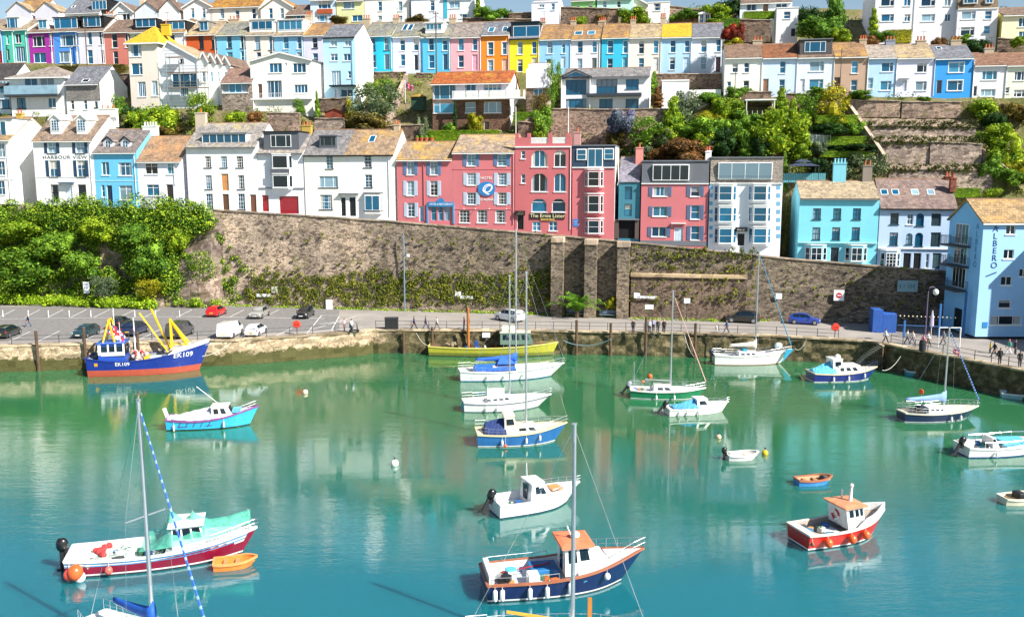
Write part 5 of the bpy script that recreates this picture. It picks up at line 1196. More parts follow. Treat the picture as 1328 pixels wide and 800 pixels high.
skyline(ZA2, 60, 385, 150, 45, -30, '#f2e8dc', roofing('#a5763c', '#c2922c', .45), 'long cream skyline house with an ochre roof between two white gables', [('s', 138, 88, 26, 60), ('s', 340, 88, 26, 60), ('s', 235, 95, 26, 50)], xr=200)
skyline(ZA2, 385, 592, 150, 48, -20, '#f1ece2', roofing('#a5763c', '#c2922c', .45), 'white skyline gable house right of the long cream house', [('s', 448, 88, 24, 60), ('s', 520, 88, 24, 60)], style='gable', xr=450, D=47.6)
skyline(ZA2, 545, 700, 160, 95, 42, '#8f7f74', BRN, 'low brown-roofed stone bungalow set below the blue bay house', [('c3', 622, 112, 60, 34)], D=45.5, xr=625)
skyline(ZA2, 702, 862, 160, 0, -60, '#cfe2f4', BRN, 'pale blue house with a tile-hung bay on the skyline', [('c3', 790, 32, 80, 48), ('c3', 775, 118, 70, 38)], D=47, xr=780).plate(795, 75, 96, 26, paint('#b0522e', .8), v0=-.3, name='tile_hanging')
skyline(ZA2, 868, 1045, 160, 5, -60, '#dfe0a8', BRN, 'pale lime green house with a white porch on the skyline', [('cr', 945, 32, 74, 48), ('c2', 1000, 118, 66, 36)], D=47, xr=950)
skyline(ZA2, 1047, 1330, 160, -30, -80, '#f3f0e6', BRN, 'broad cream white three-storey house with narrow sashes on the skyline', [('s', 1145, 42, 26, 56), ('s', 1275, 42, 26, 56), ('s', 1145, 116, 26, 26), ('s', 1275, 116, 26, 26)], D=47, xr=1190)
skyline(ZA3, 65, 268, 130, -30, -80, '#e6e8f2', BRN, 'lilac white house with a gabled porch on the skyline', [('s', 200, 38, 28, 62), ('s', 120, 105, 30, 30)], D=46.5, xr=150)
skyline(ZA3, 270, 470, 140, -20, -80, '#e9f0f4', BRN, 'white house with a turquoise corner panel at the end of the skyline group', [('c2', 340, 30, 70, 46), ('c3', 405, 105, 66, 26)], D=46.5, xr=370).plate(283, 50, 24, 130, gloss('#3fb8d2'), v0=-.04, name='turquoise_panel')
skyline(ZA3, 833, 1005, 165, 20, 12, '#e9eaf4', paint('#cdd2da'), 'small white house with a lean-to porch behind the yellow house', [('c2', 898, 40, 34, 20), ('s', 970, 45, 22, 40)], D=44, xr=920, over=.05, gut=False)
skyline(ZA3, 1085, 1240, 120, 5, -40, '#8fd07a', BRN, 'lime green cottage with dark windows on the hilltop', [('s', 1130, 50, 20, 26), ('s', 1210, 40, 26, 26)], D=56, xr=1160)
skyline(ZA3, 1250, 1480, 120, -5, -60, '#bfeedd', BRN, 'mint green cottage beside the lime green cottage', [('s', 1300, 30, 26, 40), ('s', 1390, 30, 26, 40)], D=56, xr=1350)
def tower(zoom, x0, x1, yb, yt, col, label, W, D=45, deep=5, gl=None):
 h = H('white_block', label, 'house', zoom, x0, x1, yb, yt, D, deep, stucco(col, .2), GE, hidden=2, side=stucco(col, .2))
 for w in W: h.win(*w)
 h.walls('flat'); g = MB(); g.box(h.u0-.08, h.u1+.08, -.08, h.deep+.05, h.ze+.002, h.ze+.16); g.build('flat_roof', WGUT, h.e); return h
tower(ZA4, 286, 418, 165, 18, '#f2f0ec', 'plain white flat-roofed tower block house with one dark window behind the cream roof', [('s', 342, 45, 44, 44)])
tower(ZA4, 1075, 1208, 245, 52, '#f2f0f0', 'white flat-roofed cube house above the rust-roofed cottage', [('s', 1142, 95, 42, 44), ('door', 1180, 200, 30, 50)], D=38, deep=7)
skyline(ZA4, 852, 1172, 100, 20, -20, '#e9eef2', BRN, 'low white bungalow with wide blue windows above the hedges', [('c2', 922, 45, 66, 46), ('c2', 1108, 42, 70, 50), ('door', 1010, 50, 34, 60, {'door': paint('#8a6250')})], D=46, xr=1010)
skyline(ZA4, 120, 286, 60, 30, -20, '#d8cbb8', GRN, 'beige gabled house behind the white tower block house', [], D=58, style='gable', xr=270)
h = H('sun_room', 'white octagonal sunroom bay on the stone wall above the slate roof', 'sunroom', ZA4, 598, 672, 160, 82, 44.5, 3, WH, GE, hidden=.5)
h.wins('s2', (616, 652), 118, 26, 58); h.roof(70, WGUT, 'pyr', over=.1, xr=635); h.walls('none')
# flats at top right
h = H('apartment_block', 'large white three-storey block of flats at the top right of the hill', 'flats', ZA5, 405, 910, 205, -70, 42, 11, stucco('#eceaf0', .3), GE, hidden=2)
for xs_, w_ in (((483,), 84), ((605,), 42), ((735,), 88), ((855,), 40)):
 for x in xs_: h.win('cr' if w_ > 50 else 'c2', x, 15, w_, 50); h.win('cr' if w_ > 50 else 'c2', x, 112, w_-4, 46); h.win('cr' if w_ > 50 else 'c2', x, -45, w_, 40)
h.walls('flat'); h.pipe(640, -60, 200); h.win if 0 else None
h = H('apartment_block', 'white wing of flats with a brown tiled mansard and two dormers', 'flats', ZA5, 912, 1163, 240, 55, 41, 10, stucco('#eceaf2', .3), GE, hidden=2)
h.win('cr', 985, 97, 88, 50); h.win('s', 1107, 95, 42, 52); h.win('cr', 978, 196, 86, 56); h.win('s', 1098, 187, 40, 52); h.walls('none'); h.mans(-30, 55, roofing('#7d6a55', '#8f7a4a', .3), .8); h.mwin('c3', 995, 10, 84, 30); h.mwin('c2', 1112, 10, 44, 26)
skyline(ZA5, 1190, 1420, 250, 95, 55, '#efe6bf', BRN, 'cream yellow house with a brown roof at the right edge above the hedges', [('c2', 1320, 140, 50, 60), ('c2', 1320, 225, 50, 60)], D=40, side=stucco('#e0d070'), xr=1300)
# ==== vegetation ================================================================================
import numpy as np
RNG = np.random.default_rng(5)
LA = leafmat('#b4c432', '#6f9820', name='lime_foliage'); LB = leafmat('#8fb43c', '#578426', name='green_foliage'); LC = leafmat('#3c6128', '#20421a', name='dark_foliage')
LD = leafmat('#8f7c3c', '#5f552a', name='olive_foliage'); LE = leafmat('#8c9c7c', '#5c6f55', name='grey_foliage'); LF = leafmat('#b0402c', '#6f281c', name='red_foliage')
LY = leafmat('#c8bc2c', '#90951f', name='yellow_foliage'); LV = leafmat('#9a98d0', '#5f6f86', name='lilac_blossom'); LR = leafmat('#a5744a', '#6b4f2c', name='russet_foliage'); LG = leafmat('#b4cf3a', '#84b02a', name='grass_blades')
BARK = paint('#5b4a3a', .9, name='bark')
def quads(P, Nn, size, asp=.55, jit=.55):
 """leaf quads at points P facing about Nn"""
 n = len(P); nn = Nn+RNG.normal(0, jit, (n, 3)); nn /= np.linalg.norm(nn, axis=1)[:, None]+1e-9
 t = RNG.normal(0, 1, (n, 3)); a = np.cross(nn, t); a /= np.linalg.norm(a, axis=1)[:, None]+1e-9; b = np.cross(nn, a)
 s = (size*RNG.uniform(.6, 1.3, n))[:, None]; a = a*s; b = b*s*asp
 V = np.stack([P-a, P+b, P+a, P-b], 1).reshape(-1, 3)
 return V
def leafobj(name, V, mats, extra=None, parent=None):
 n = len(V)//4; vs = V; me = bpy.data.meshes.new(name)
 ev, ef = (extra.v, extra.f) if extra else ([], [])
 allv = np.concatenate([vs, np.array(ev).reshape(-1, 3)]) if ev else vs
 faces = [tuple(range(4*i, 4*i+4)) for i in range(n)]+[tuple(4*n+k for k in f) for f in ef]
 me.from_pydata(allv.tolist(), [], faces)
 for m in (mats if isinstance(mats, (list, tuple)) else [mats]): me.materials.append(m)
 me.update(); o = bpy.data.objects.new(name, me); COL.objects.link(o)
 if parent is not None: o.parent = parent
 return o
def lump(c, r, n, size, flat=1.0, up=.15):
 d = RNG.normal(0, 1, (n, 3)); d /= np.linalg.norm(d, axis=1)[:, None]
 rad = RNG.uniform(.62, 1.05, n)[:, None]
 return quads(np.array(c)+d*rad*np.array(r), d+np.array([0, 0, up]), size)
def core(mb, c, r, k=.72):
 mb.ball(c, r[0]*k, r[1]*k, r[2]*k, 8, 5)
def proto(kind):
 """unit foliage: width and height 1 about the origin of the base"""
 L = []; mb = MB()
 def add(c, r, n, s): L.append(lump(c, r, n, s)); core(mb, c, r)
 if kind == 'round':
  add((0, 0, .42), (.36, .36, .36), 620, .036)
  for i in range(11):
   a = i*2.4; h = R.uniform(.15, .8); q = .34*math.sqrt(max(.1, 1-(h-.4)**2*2.6)); add((q*math.cos(a), q*math.sin(a), h), (R.uniform(.14, .22),)*3, 230, .034)
 elif kind == 'wide':
  for i in range(16):
   a = i*2.4; q = .4*math.sqrt(R.random()); add((q*math.cos(a), q*math.sin(a)*.6, R.uniform(.2, .72)), (R.uniform(.13, .2), R.uniform(.13, .2), R.uniform(.2, .3)), 200, .03)
 elif kind == 'tall':
  for i in range(15):
   h = i/14; q = .3*math.sin(PI*min(.95, h+.12))**.7; a = i*2.4; add((q*.55*math.cos(a), q*.55*math.sin(a), .06+h*.86), (q*.8+.08, q*.8+.08, .1), 190, .032)
 elif kind == 'loose':
  for i in range(22):
   a = i*2.4; h = R.uniform(.1, .9); q = .42*math.sqrt(R.random()); L.append(lump((q*math.cos(a), q*math.sin(a), h), (R.uniform(.1, .2),)*3, 100, .031));
  core(mb, (0, 0, .4), (.25, .25, .3))
 elif kind == 'hedge':
  n = 2600; P = RNG.uniform(-.5, .5, (n, 3)); ax = RNG.integers(0, 3, n); sg = RNG.choice([-.5, .5], n)
  P[np.arange(n), ax] = sg*RNG.uniform(.9, 1.06, n); Nn = np.zeros((n, 3)); Nn[np.arange(n), ax] = np.sign(sg)
  P[:, 2] += .5; L.append(quads(P, Nn, .03, .55, .3)); mb.box(-.46, .46, -.44, .44, 0, .95)
 return np.concatenate(L), mb
PROTO = {k: [proto(k) for _ in range(3 if k in ('round', 'wide', 'loose') else 2)] for k in ('round', 'wide', 'tall', 'loose', 'hedge')}
_pm = {}
def plant(name, kind, px, py, w, h, D, mat, label=None, cat=None, group=None, yaw=None, deep=None, stem=True):
 """(px, py): middle of the plant in the photo; w, h: size in photo pixels; D: distance behind the wall line"""
 c = pl(px, py, row(D)); k = c.y/FPX; W, Hh = w*k*(1.18 if kind != 'hedge' else 1), h*k*(1.15 if kind != 'hedge' else 1)
 i = R.randrange(len(PROTO[kind])); key = (kind, i)
 if key not in _pm:
  V, mb = PROTO[kind][i]; o = leafobj(name, V, mat, mb); _pm[key] = o.data
 else: o = bpy.data.objects.new(name, _pm[key]); COL.objects.link(o)
 o.name = name
 o.material_slots[0].link = 'OBJECT'; o.material_slots[0].material = mat
 o.location = (c.x, c.y, c.z-Hh/2); o.scale = (W, deep*k if deep else (W if kind != 'hedge' else 1.4), Hh)
 o.rotation_euler = (0, 0, math.atan(WM) if kind == 'hedge' else R.uniform(0, 6.28))
 return tag(o, label, cat, group)
def bush(*a, label, cat='bush', name='bush', group=None, **k): return plant(name, *a, label=label, cat=cat, group=group, **k)
B_ = [
 ('round', 198, 151, 56, 48, 14.6, LA, 'big bright lime bush directly behind the sky blue cottage roof'),
 ('round', 174, 153, 22, 38, 15.2, LC, 'dark green bush at the shaded edge of the big lime bush'),
 ('wide', 214, 168, 50, 18, 14, LD, 'low olive brown shrub above the tan cottage roof'),
 ('loose', 260, 143, 34, 38, 15.6, LA, 'lime young tree-like bush below the scaffolding'),
 ('wide', 304, 155, 34, 20, 14.6, LA, 'small yellow-green shrub below the rubble stone base of the lean-to'),
 ('wide', 330, 154, 24, 20, 14.6, LR, 'brownish shrub beside the white garage wall'),
 ('loose', 388, 141, 18, 22, 16.5, LB, 'dark leafy shrub on the steps of the gable-fronted house'),
 ('tall', 411, 138, 8, 34, 17, LB, 'narrow ivy column at the corner of the gable-fronted house'),
 ('round', 482, 116, 18, 26, 22, LA, 'fresh lime bush against the white flank of the tall blue house'),
 ('loose', 488, 135, 56, 42, 18, LE, 'pale grey-green bush in the middle of the walled garden'),
 ('round', 478, 156, 54, 32, 15, LD, 'olive gold bush at the bottom of the walled garden'),
 ('loose', 500, 118, 26, 26, 22, LB, 'green bush under the brown wall of the coloured terrace'),
 ('loose', 456, 150, 16, 40, 16.5, LY, 'thin yellowish climber on the wall beside the walled garden'),
 ('round', 616, 158, 20, 22, 16.4, LY, 'yellow-green climber on the bungalow brickwork'),
 ('tall', 590, 151, 6, 38, 16.2, LC, 'slim dark conifer in front of the bungalow bay'),
 ('wide', 582, 165, 20, 12, 16, LB, 'low bush under the bungalow bay window'),
 ('wide', 548, 172, 18, 40, 15, LE, 'grey-green shrub left of the bungalow'),
 ('round', 703, 158, 26, 44, 16, LB, 'ivy mound on the end of the long rubble garden wall'),
 ('round', 699, 176, 16, 16, 14.4, LA, 'small lime bush behind the pub parapet'),
 ('loose', 718, 112, 18, 54, 20, LB, 'upright green bush between the little white hut and the modern house'),
 ('loose', 700, 138, 22, 28, 17.5, LD, 'scrubby shrub below the little white hut'),
 ('tall', 853, 128, 18, 24, 19, LR, 'brown conifer beside the modern house'),
 ('wide', 806, 158, 46, 30, 15.2, LV, 'lilac flowering shrub spilling down the rubble garden wall'),
 ('loose', 838, 172, 46, 34, 14.8, LB, 'leafy shrub right of the lilac flowering shrub'),
 ('round', 798, 180, 22, 22, 14.6, LD, 'clipped olive bush below the lilac flowering shrub'),
 ('tall', 872, 160, 34, 58, 16, LA, 'tall lime ivy column left of the garden mass'),
 ('wide', 893, 194, 70, 32, 14.2, LR, 'broad russet hedge-like shrub above the pink shuttered house'),
 ('round', 853, 199, 28, 18, 13.9, LR, 'round russet shrub left of the broad russet shrub'),
 ('wide', 830, 197, 30, 16, 13.9, LE, 'grey lavender-like shrub behind the slim teal house'),
 ('loose', 888, 142, 46, 40, 20, LE, 'silvery loose shrub below the white garage'),
 ('round', 905, 166, 54, 32, 17, LB, 'green mound in the middle of the garden mass'),
 ('wide', 920, 152, 40, 18, 19, LY, 'golden shrub under the long white wall and canopy'),
 ('round', 936, 140, 26, 34, 20, LA, 'lime bush at the right end of the long white wall'),
 ('round', 952, 136, 30, 30, 21, LA, 'rounded lime bush below the cream white cottage'),
 ('wide', 958, 120, 34, 14, 23, LB, 'low green bush at the foot of the cream white cottage'),
 ('round', 948, 170, 34, 40, 17, LB, 'tall green bush above the white bay-fronted house'),
 ('round', 935, 185, 34, 36, 15.4, LC, 'dark bush behind the broad russet shrub'),
 ('tall', 967, 190, 20, 34, 15, LB, 'ivy-clad stump above the glazed attic'),
 ('round', 970, 158, 34, 28, 18, LB, 'green bush below the garden shelter'),
 ('loose', 1008, 178, 64, 58, 16, LA, 'large loose spreading tree-like bush at the heart of the garden'),
 ('round', 985, 195, 24, 32, 14.8, LC, 'dark shrub in the shade of the large spreading bush'),
 ('tall', 1013, 138, 24, 40, 21, LA, 'pointed lime conifer right of the garden shelter'),
 ('tall', 1028, 160, 22, 52, 19, LA, 'second pointed lime conifer lower on the slope'),
 ('tall', 1041, 186, 26, 56, 17, LA, 'sweeping lime conifer hedge end above the gazebo'),
 ('loose', 1046, 143, 30, 36, 21, LB, 'leafy green shrub beside the garden fence below the white cottage'),
 ('loose', 1080, 138, 40, 46, 21, LY, 'pale bare-branched yellowish shrub below the tan cottage'),
 ('round', 1062, 120, 22, 16, 23, LB, 'small green bush under the tan cottage window'),
 ('wide', 1113, 123, 34, 12, 23.4, LB, 'row of small green shrubs along the top of the garden wall'),
 ('round', 1199, 128, 14, 9, 23.3, LB, 'little round bush in front of the lilac white cottage'),
 ('wide', 1078, 168, 56, 16, 19.6, LC, 'added dark shrubs standing in for shade under the topmost clipped hedge'), ('round', 1110, 166, 22, 20, 19.6, LB, 'green bush at the right end of the topmost clipped hedge'),  # dark leaves added to give the hedge front its shade
 ('wide', 1102, 192, 56, 12, 17.2, LC, 'added dark growth standing in for shade between the middle and lowest clipped hedges'), ('round', 1062, 192, 22, 20, 17, LE, 'silvery bush left of the middle clipped hedge'),  # dark leaves added again as the shade between these hedges
 ('round', 915, 182, 34, 30, 15.6, LA, 'lime bush right behind the broad russet shrub'), ('round', 880, 172, 26, 24, 16.6, LB, 'small green bush at the foot of the tall lime ivy column'), ('round', 985, 170, 34, 30, 17.2, LA, 'bright bush left of the large spreading bush'),
 ('wide', 920, 126, 40, 14, 22, LB, 'green shrubs over the white wall canopy'), ('round', 1000, 155, 26, 24, 19, LA, 'lime bush in front of the garden shelter fence'), ('loose', 865, 182, 30, 26, 15.4, LE, 'pale loose shrub between the two russet shrubs'),
 ('loose', 1092, 224, 40, 34, 15, LE, 'grey olive shrub beside the turquoise chimney'),
 ('loose', 1128, 218, 40, 36, 15, LE, 'second grey olive shrub beside the slanting garden wall'),
 ('round', 1063, 215, 20, 26, 15.5, LC, 'dark shrub right of the gazebo'),
 ('tall', 1017, 225, 14, 44, 13.2, LB, 'ivy in the gap beside the turquoise house'),
 ('loose', 1018, 300, 10, 90, 9.5, LD, 'tall brownish climber in the dark gap beside the turquoise house'),
 ('round', 1276, 138, 36, 34, 22.4, LA, 'bright yellow-green tree-bush below the white stepped down house'),
 ('round', 1289, 155, 30, 32, 21, LC, 'dark evergreen bush beside the bright yellow-green one'),
 ('wide', 1316, 146, 44, 26, 21.5, LD, 'olive hedge below the pale green house'),
 ('round', 1290, 178, 46, 34, 19, LA, 'lime scrub spilling over the top garden terrace'),
 ('wide', 1310, 200, 50, 44, 17, LA, 'lime scrub slope beside the slanting wall'),
 ('round', 1283, 218, 28, 28, 15, LB, 'round green bush at the foot of the garden terraces'),
 ('round', 1312, 228, 40, 26, 15, LB, 'green scrub at the photo edge above the restaurant roof'),
 ('round', 1287, 249, 22, 16, 12, LA, 'small lime bush behind the blue and white restaurant'),
 ('round', 1318, 215, 30, 26, 16, LY, 'golden scrub at the very edge of the photo'),
 ('wide', 951, 42, 26, 24, 30, LF, 'red maple-like bush above the brown cottage roof'),
 ('round', 951, 58, 24, 18, 29.6, LY, 'yellow bush under the red one'),
 ('round', 1062, 36, 50, 34, 34, LB, 'dark green thicket behind the white cube house'),
 ('tall', 1083, 18, 30, 74, 35, LB, 'tall ivy-covered tree trunk rising beside the flats'),
 ('tall', 1133, 30, 14, 32, 35, LA, 'lime climber at the corner of the flats'),
 ('wide', 1127, 53, 28, 12, 30, LR, 'copper coloured shrub behind the tan cottage roof'),
 ('round', 1090, 46, 24, 18, 31, LA, 'lime mound at the foot of the ivy-covered trunk'),
 ('round', 1147, 46, 26, 18, 33, LB, 'green bush in front of the flats'),
 ('wide', 1218, 55, 20, 14, 33, LR, 'dry brown shrub under the flats wing'),
 ('wide', 1265, 60, 40, 20, 33, LC, 'dark rounded shrubs below the flats wing'),
 ('round', 1246, 52, 24, 14, 34, LB, 'leafy bush beside the dark rounded shrubs'),
 ('round', 1321, 52, 18, 16, 34, LA, 'small lime bush by the cream yellow house'),
 ('wide', 642, 20, 46, 18, 46, LB, 'clipped green bank on the skyline left of the stone wall'),
 ('tall', 620, 18, 14, 40, 46, LA, 'upright lime bush at the end of the white skyline houses'),
 ('round', 752, 28, 18, 14, 42, LA, 'small lime bush behind the light blue terraced house'),
 ('round', 822, 22, 40, 30, 46, LA, 'lime bush left of the white tower block house'),
 ('round', 838, 28, 22, 30, 47, LC, 'dark bush in the shade of the white tower block house'),
 ('round', 930, 14, 34, 26, 46, LA, 'rounded lime bush left of the white bungalow'),
 ('round', 945, 8, 34, 30, 48, LC, 'dark tree crown beside the white bungalow'),
 ('round', 933, 30, 30, 16, 44, LA, 'lower lime bush beside the octagonal sunroom'),
 ('wide', 885, 20, 36, 14, 46, LB, 'green bank under the stone wall near the sunroom'),
 ('round', 1052, 22, 30, 40, 40, LC, 'dark evergreen right of the white bungalow'),
 ('round', 116, 99, 14, 14, 29, LA, 'small lime bush on the path below the lilac terraced house'),
 ('loose', 155, 140, 22, 28, 15.6, LB, 'green bush between the white wing and the big lime bush'),
 ('wide', 440, 26, 30, 8, 45, LD, 'brown clipped shrub on the wall under the cream skyline house'),
 ('wide', 540, 26, 34, 10, 44.5, LD, 'dry brown shrub under the lilac skyline house'),
 ('wide', 776, 24, 30, 10, 46, LD, 'brown scrub under the mint green cottage'),
 ('round', 690, 108, 10, 16, 31, LC, 'dark bush under the yellow terraced house'),
 ('tall', 848, 108, 12, 26, 26, LB, 'ivy strip on the wall right of the modern house'),
]
for kind, px, py, w_, h_, D, m, lab in B_:
 tree = 'conifer' in lab
 bush(kind, px, py, w_, h_, D, m, label=lab, name='conifer' if tree else 'bush', cat='conifer' if tree else 'bush')
for kind, px, py, w_, h_, D, m, lab in (('round', 22, 296, 54, 34, -3.4, LA, 'broad bright bush on the cliff below the left end house'), ('round', 70, 312, 48, 38, -4, LB, 'rounded green bush on the cliff under the shuttered house'), ('loose', 40, 346, 70, 44, -5, LB, 'large leafy bush low on the cliff above the car park'), ('round', 106, 338, 40, 42, -4.2, LB, 'mid green bush low on the cliff left of the bare rock patch'),
 ('round', 128, 297, 40, 30, -3.0, LA, 'bright bush below the sky blue cottage on the cliff'), ('round', 196, 334, 42, 50, -3.6, LB, 'big ivy bush on the cliff right of the bare rock patch'), ('round', 178, 298, 40, 34, -2.6, LB, 'rounded bush at the cliff top under the tan roofed cottage'), ('round', 232, 304, 30, 44, -2.0, LA, 'lime ivy bush near the end of the cliff by the stone wall'), ('loose', 135, 372, 34, 26, -5.2, LE, 'feathery pale shrub at the foot of the cliff'), ('loose', 196, 374, 40, 24, -4.6, LY, 'yellowish scrub at the cliff foot by the thin sign poles')):
 bush(kind, px, py, w_, h_, D, m, label=lab)
for px, py, w_, h_, D, m, lab in [
 (600, 176, 92, 13, 14.8, LA, 'long bright hedge between the bungalow and the hotel roof'), (686, 153, 40, 14, 17, LA, 'short lime hedge right of the bungalow steps'),
 (1085, 155, 52, 10, 20.5, LA, 'topmost clipped hedge of the hedged garden'), (1096, 183, 48, 11, 18, LA, 'middle clipped hedge of the hedged garden above the gazebo'),
 (1098, 200, 64, 8, 16.4, LA, 'lowest long clipped hedge behind the turquoise chimney'), (1252, 250, 34, 12, 13.2, LA, 'small neat lime hedge behind the brick chimney'),
 (120, 91, 92, 11, 31, LD, 'brown and green hedge under the west end of the coloured terrace'), (1165, 48, 30, 16, 33, LY, 'bright yellow-green hedge below the flats'),
 (985, 20, 40, 8, 42, LA, 'low hedge in front of the white bungalow'), (968, 30, 60, 10, 40, LB, 'green hedge on the wall below the white bungalow')]:
 plant('hedge', 'hedge', px, py, w_, h_, D, m, lab, 'hedge')
# fill between the gardens: scrub nobody would count
def avoid(px, py, D, boxes):
 return any(a <= px <= b and c <= py <= e for a, b, c, e in boxes)
L = []
for i in range(1000):
 px = R.uniform(-60, 1390); D = R.choice([R.uniform(13.9, 17), R.uniform(17, 24), R.uniform(24, 32), R.uniform(42, 60)])
 p = pl(px, 150, row(D)); z = hill(p.x, p.y); r = R.uniform(.35, 1.0)
 if 1108 < px < 1285 and D < 23: continue
 L.append(lump((p.x, p.y, z+r*.35), (r*1.3, r*1.1, r*.8), 46, .17))
scr = leafobj('hillside_scrub', np.concatenate(L), leafmat('#8ea03e', '#566c28', name='scrub_foliage'))
tag(scr, kind='stuff')
# the green cliff on the left
L = []; cr = MB()
def onwall(px, py, off): return pl(px, py, row(-off))
n = 0
while n < 470:
 px = R.uniform(-70, 268); py = R.uniform(264, 380)
 if 122 < px < 162 and 322 < py < 352 and R.random() < .9: continue
 if px > 232 and py > 300 and R.random() < .8: continue
 f = (py-262)/135
 r = R.choice((R.uniform(.6, 1.2), R.uniform(1.0, 2.2))); c = onwall(px, py, .5+3.0*f**1.3+R.uniform(-.3, .5)+(.5 if r > 1.6 else 0))
 q_ = R.choice((.13, .15, .21)); L.append(lump(c, (r*1.05, r*.75, r*.9), int(330*r*(.15/q_)**1.5), q_, up=.3)); n += 1
for i in range(60):
 px = R.uniform(262, 318); t = R.random(); py = lerp(300, 400, t)
 if px > 285 and py < 320: continue
 c = onwall(px, py, .5); r = R.uniform(.3, .9); L.append(lump(c, (r, r*.4, r), int(150*r), .14))
iv = leafobj('cliff_greenery', np.concatenate(L), leafmat('#a0bc38', '#41701f', name='cliff_foliage')); tag(iv, kind='stuff')
L = []
for i in range(620):
 px = R.uniform(-60, 290); t = R.random(); p = pl(px, 388, row(-R.uniform(2.2, 6.5))); z = DECK+.3
 if D_of(p.x, p.y) < -3.9 and px > 200: continue
 r = R.uniform(.35, .9); L.append(lump((p.x, p.y, DECK+r*.7*(1+1.4*t)), (r*1.2, r, r*.8), 42, .17, up=.8))
for i in range(500):
 px = R.uniform(290, 1000); p = pl(px, 400, row(-R.uniform(.5, 1.1)-(1.3 if 818 < px < 968 else 0))); r = R.uniform(.12, .3); L.append(lump((p.x, p.y, DECK+r*.5), (r*1.6, r, r), 12, .12, up=.8))
gr = leafobj('grass_bank', np.concatenate(L), LG); tag(gr, kind='stuff')
L = []
for i in range(850):
 px = R.uniform(318, 716); py = 352+R.betavariate(1.6, 1.6)*46
 if R.random() < .12: py = R.uniform(300, 352)
 if px < 430 and py < 345 and R.random() < .7: continue
 c = onwall(px, py, .55); r = R.uniform(.16, .55) if py > 345 else R.uniform(.06, .2); L.append(lump(c, (r*1.2, r*.5, r), int(26+60*r), .12, up=.9))
for i in range(240):
 px = R.uniform(815, 985); py = R.choice([R.uniform(316, 335), R.uniform(328, 358), R.uniform(362, 395)])
 if py < 318+(px-815)*.02: continue
 c = onwall(px, py, .4 if py < 359 else 1.5); r = R.uniform(.08, .36); L.append(lump(c, (r*1.2, r*.5, r), int(16+30*r), .12))
for i in range(60):
 px = R.uniform(1000, 1220); py = R.uniform(345, 400); c = onwall(px, py, .4); r = R.uniform(.06, .26); L.append(lump(c, (r*1.2, r*.5, r), int(16+30*r), .12))
wp = leafobj('wall_weeds', np.concatenate(L), leafmat('#b4b64c', '#757f30', name='wall_weed')); tag(wp, kind='stuff')
# palm-like fern tree between the buttresses
c = pl(748, 408, row(-2.4)); palm = empty('fern_palm', (c.x, c.y, DECK), 0, 'arching green fern palm growing between the first two stone buttresses', 'palm')
g = MB(); g.tube([(0, 0, 0), (.03, 0, .6), (0, -.05, 1.1)], [.36, .32, .28], 8); g.build('trunk', BARK, palm)
V = []
for i in range(30):
 a = i*2.4; Lf = R.uniform(4.0, 5.4); el = R.uniform(.55, 1.42); pts = []
 for k in range(9):
  t = k/8; r_ = Lf*t*math.cos(el*(1-.1*t)); z = 1.1+Lf*t*math.sin(el)-Lf*.5*t**2.4
  pts.append(np.array([r_*math.cos(a), r_*math.sin(a)*.8-.2, z]))
 for k in range(8):
  d = pts[k+1]-pts[k]; s = np.cross(d, [0, 0, 1]); s /= np.linalg.norm(s)+1e-6
  for q in range(3):
   b = pts[k]+d*q/3; wl_ = .95*math.sin(PI*min(1, (k+q/3)/8*.9+.1))
   for sg in (-1, 1):
    tip = b+s*sg*wl_+d*.5+np.array([0, 0, -.3]); V += [b, b+d*.16, tip, tip-d*.05]
leafobj('crown', np.array(V), leafmat('#8cba3a', '#4c8226', name='palm_frond'), parent=palm)
c2 = pl(793, 396, row(-1.3)); bush('round', 793, 392, 15, 18, -1.3, LY, label='small yellowish bush in front of the second buttress')
# ==== garden walls and small garden things on the hill ==========================================
GST = stone('#9c8878', '#6a594c', 2.6, .55, .06, name='garden_wall_stone'); GST2 = stone('#7d6a5a', '#4f4238', 2.8, .5, .12, name='dark_garden_stone'); PST = stone('#a5968a', '#796a5e', 2.2, .5, .1, name='pale_garden_stone')
def gwall(x0, y0, x1, y1, yb, D, mat, label, D1=None, th=.45, cop=True, name='garden_wall'):
 a = pl(x0, y0, row(D)); b = pl(x1, y1, row(D if D1 is None else D1)); zb = min(pl((x0+x1)/2, yb, row(D)).z, a.z-.3, b.z-.3)-.4
 d = Vector((b.x-a.x, b.y-a.y, 0)); L = d.length; yaw = math.atan2(d.y, d.x)
 e = empty(name, (a.x, a.y, zb), yaw, label, 'garden wall'); n = max(2, int(L/1.2)); g = MB(); top = []
 for i in range(n+1):
  zt = lerp(a.z, b.z, i/n)-zb+R.uniform(-.06, .06); top.append((L*i/n, zt)); m = 5
  for k in range(m+1): g.v.append((L*i/n, R.uniform(-.07, .07)-.12*(1-k/m), zt*k/m))
 for i in range(n):
  for k in range(5): q = i*6+k; g.f.append((q, q+6, q+7, q+1)); g.m.append(0)
 for i in range(n):
  (u, z), (u2, z2) = top[i], top[i+1]; g.quad((u2, th, -.1), (u, th, -.1), (u, th, z), (u2, th, z2)); g.quad((u, 0, z), (u2, 0, z2), (u2, th, z2), (u, th, z))
 for i in (0, n): u, z = top[i]; g.quad((u, 0, 0), (u, th, 0), (u, th, z), (u, 0, z))
 g.build('stone_face', mat, e)
 if cop:
  g = MB(); g.loft([[(u, -.14, z), (u, -.14, z+.14), (u, th+.08, z+.14), (u, th+.08, z)] for u, z in top], True, True); g.build('coping', stone('#b5a594', '#94826f', .8, .8, name='garden_coping', squash=1), e)
 return e
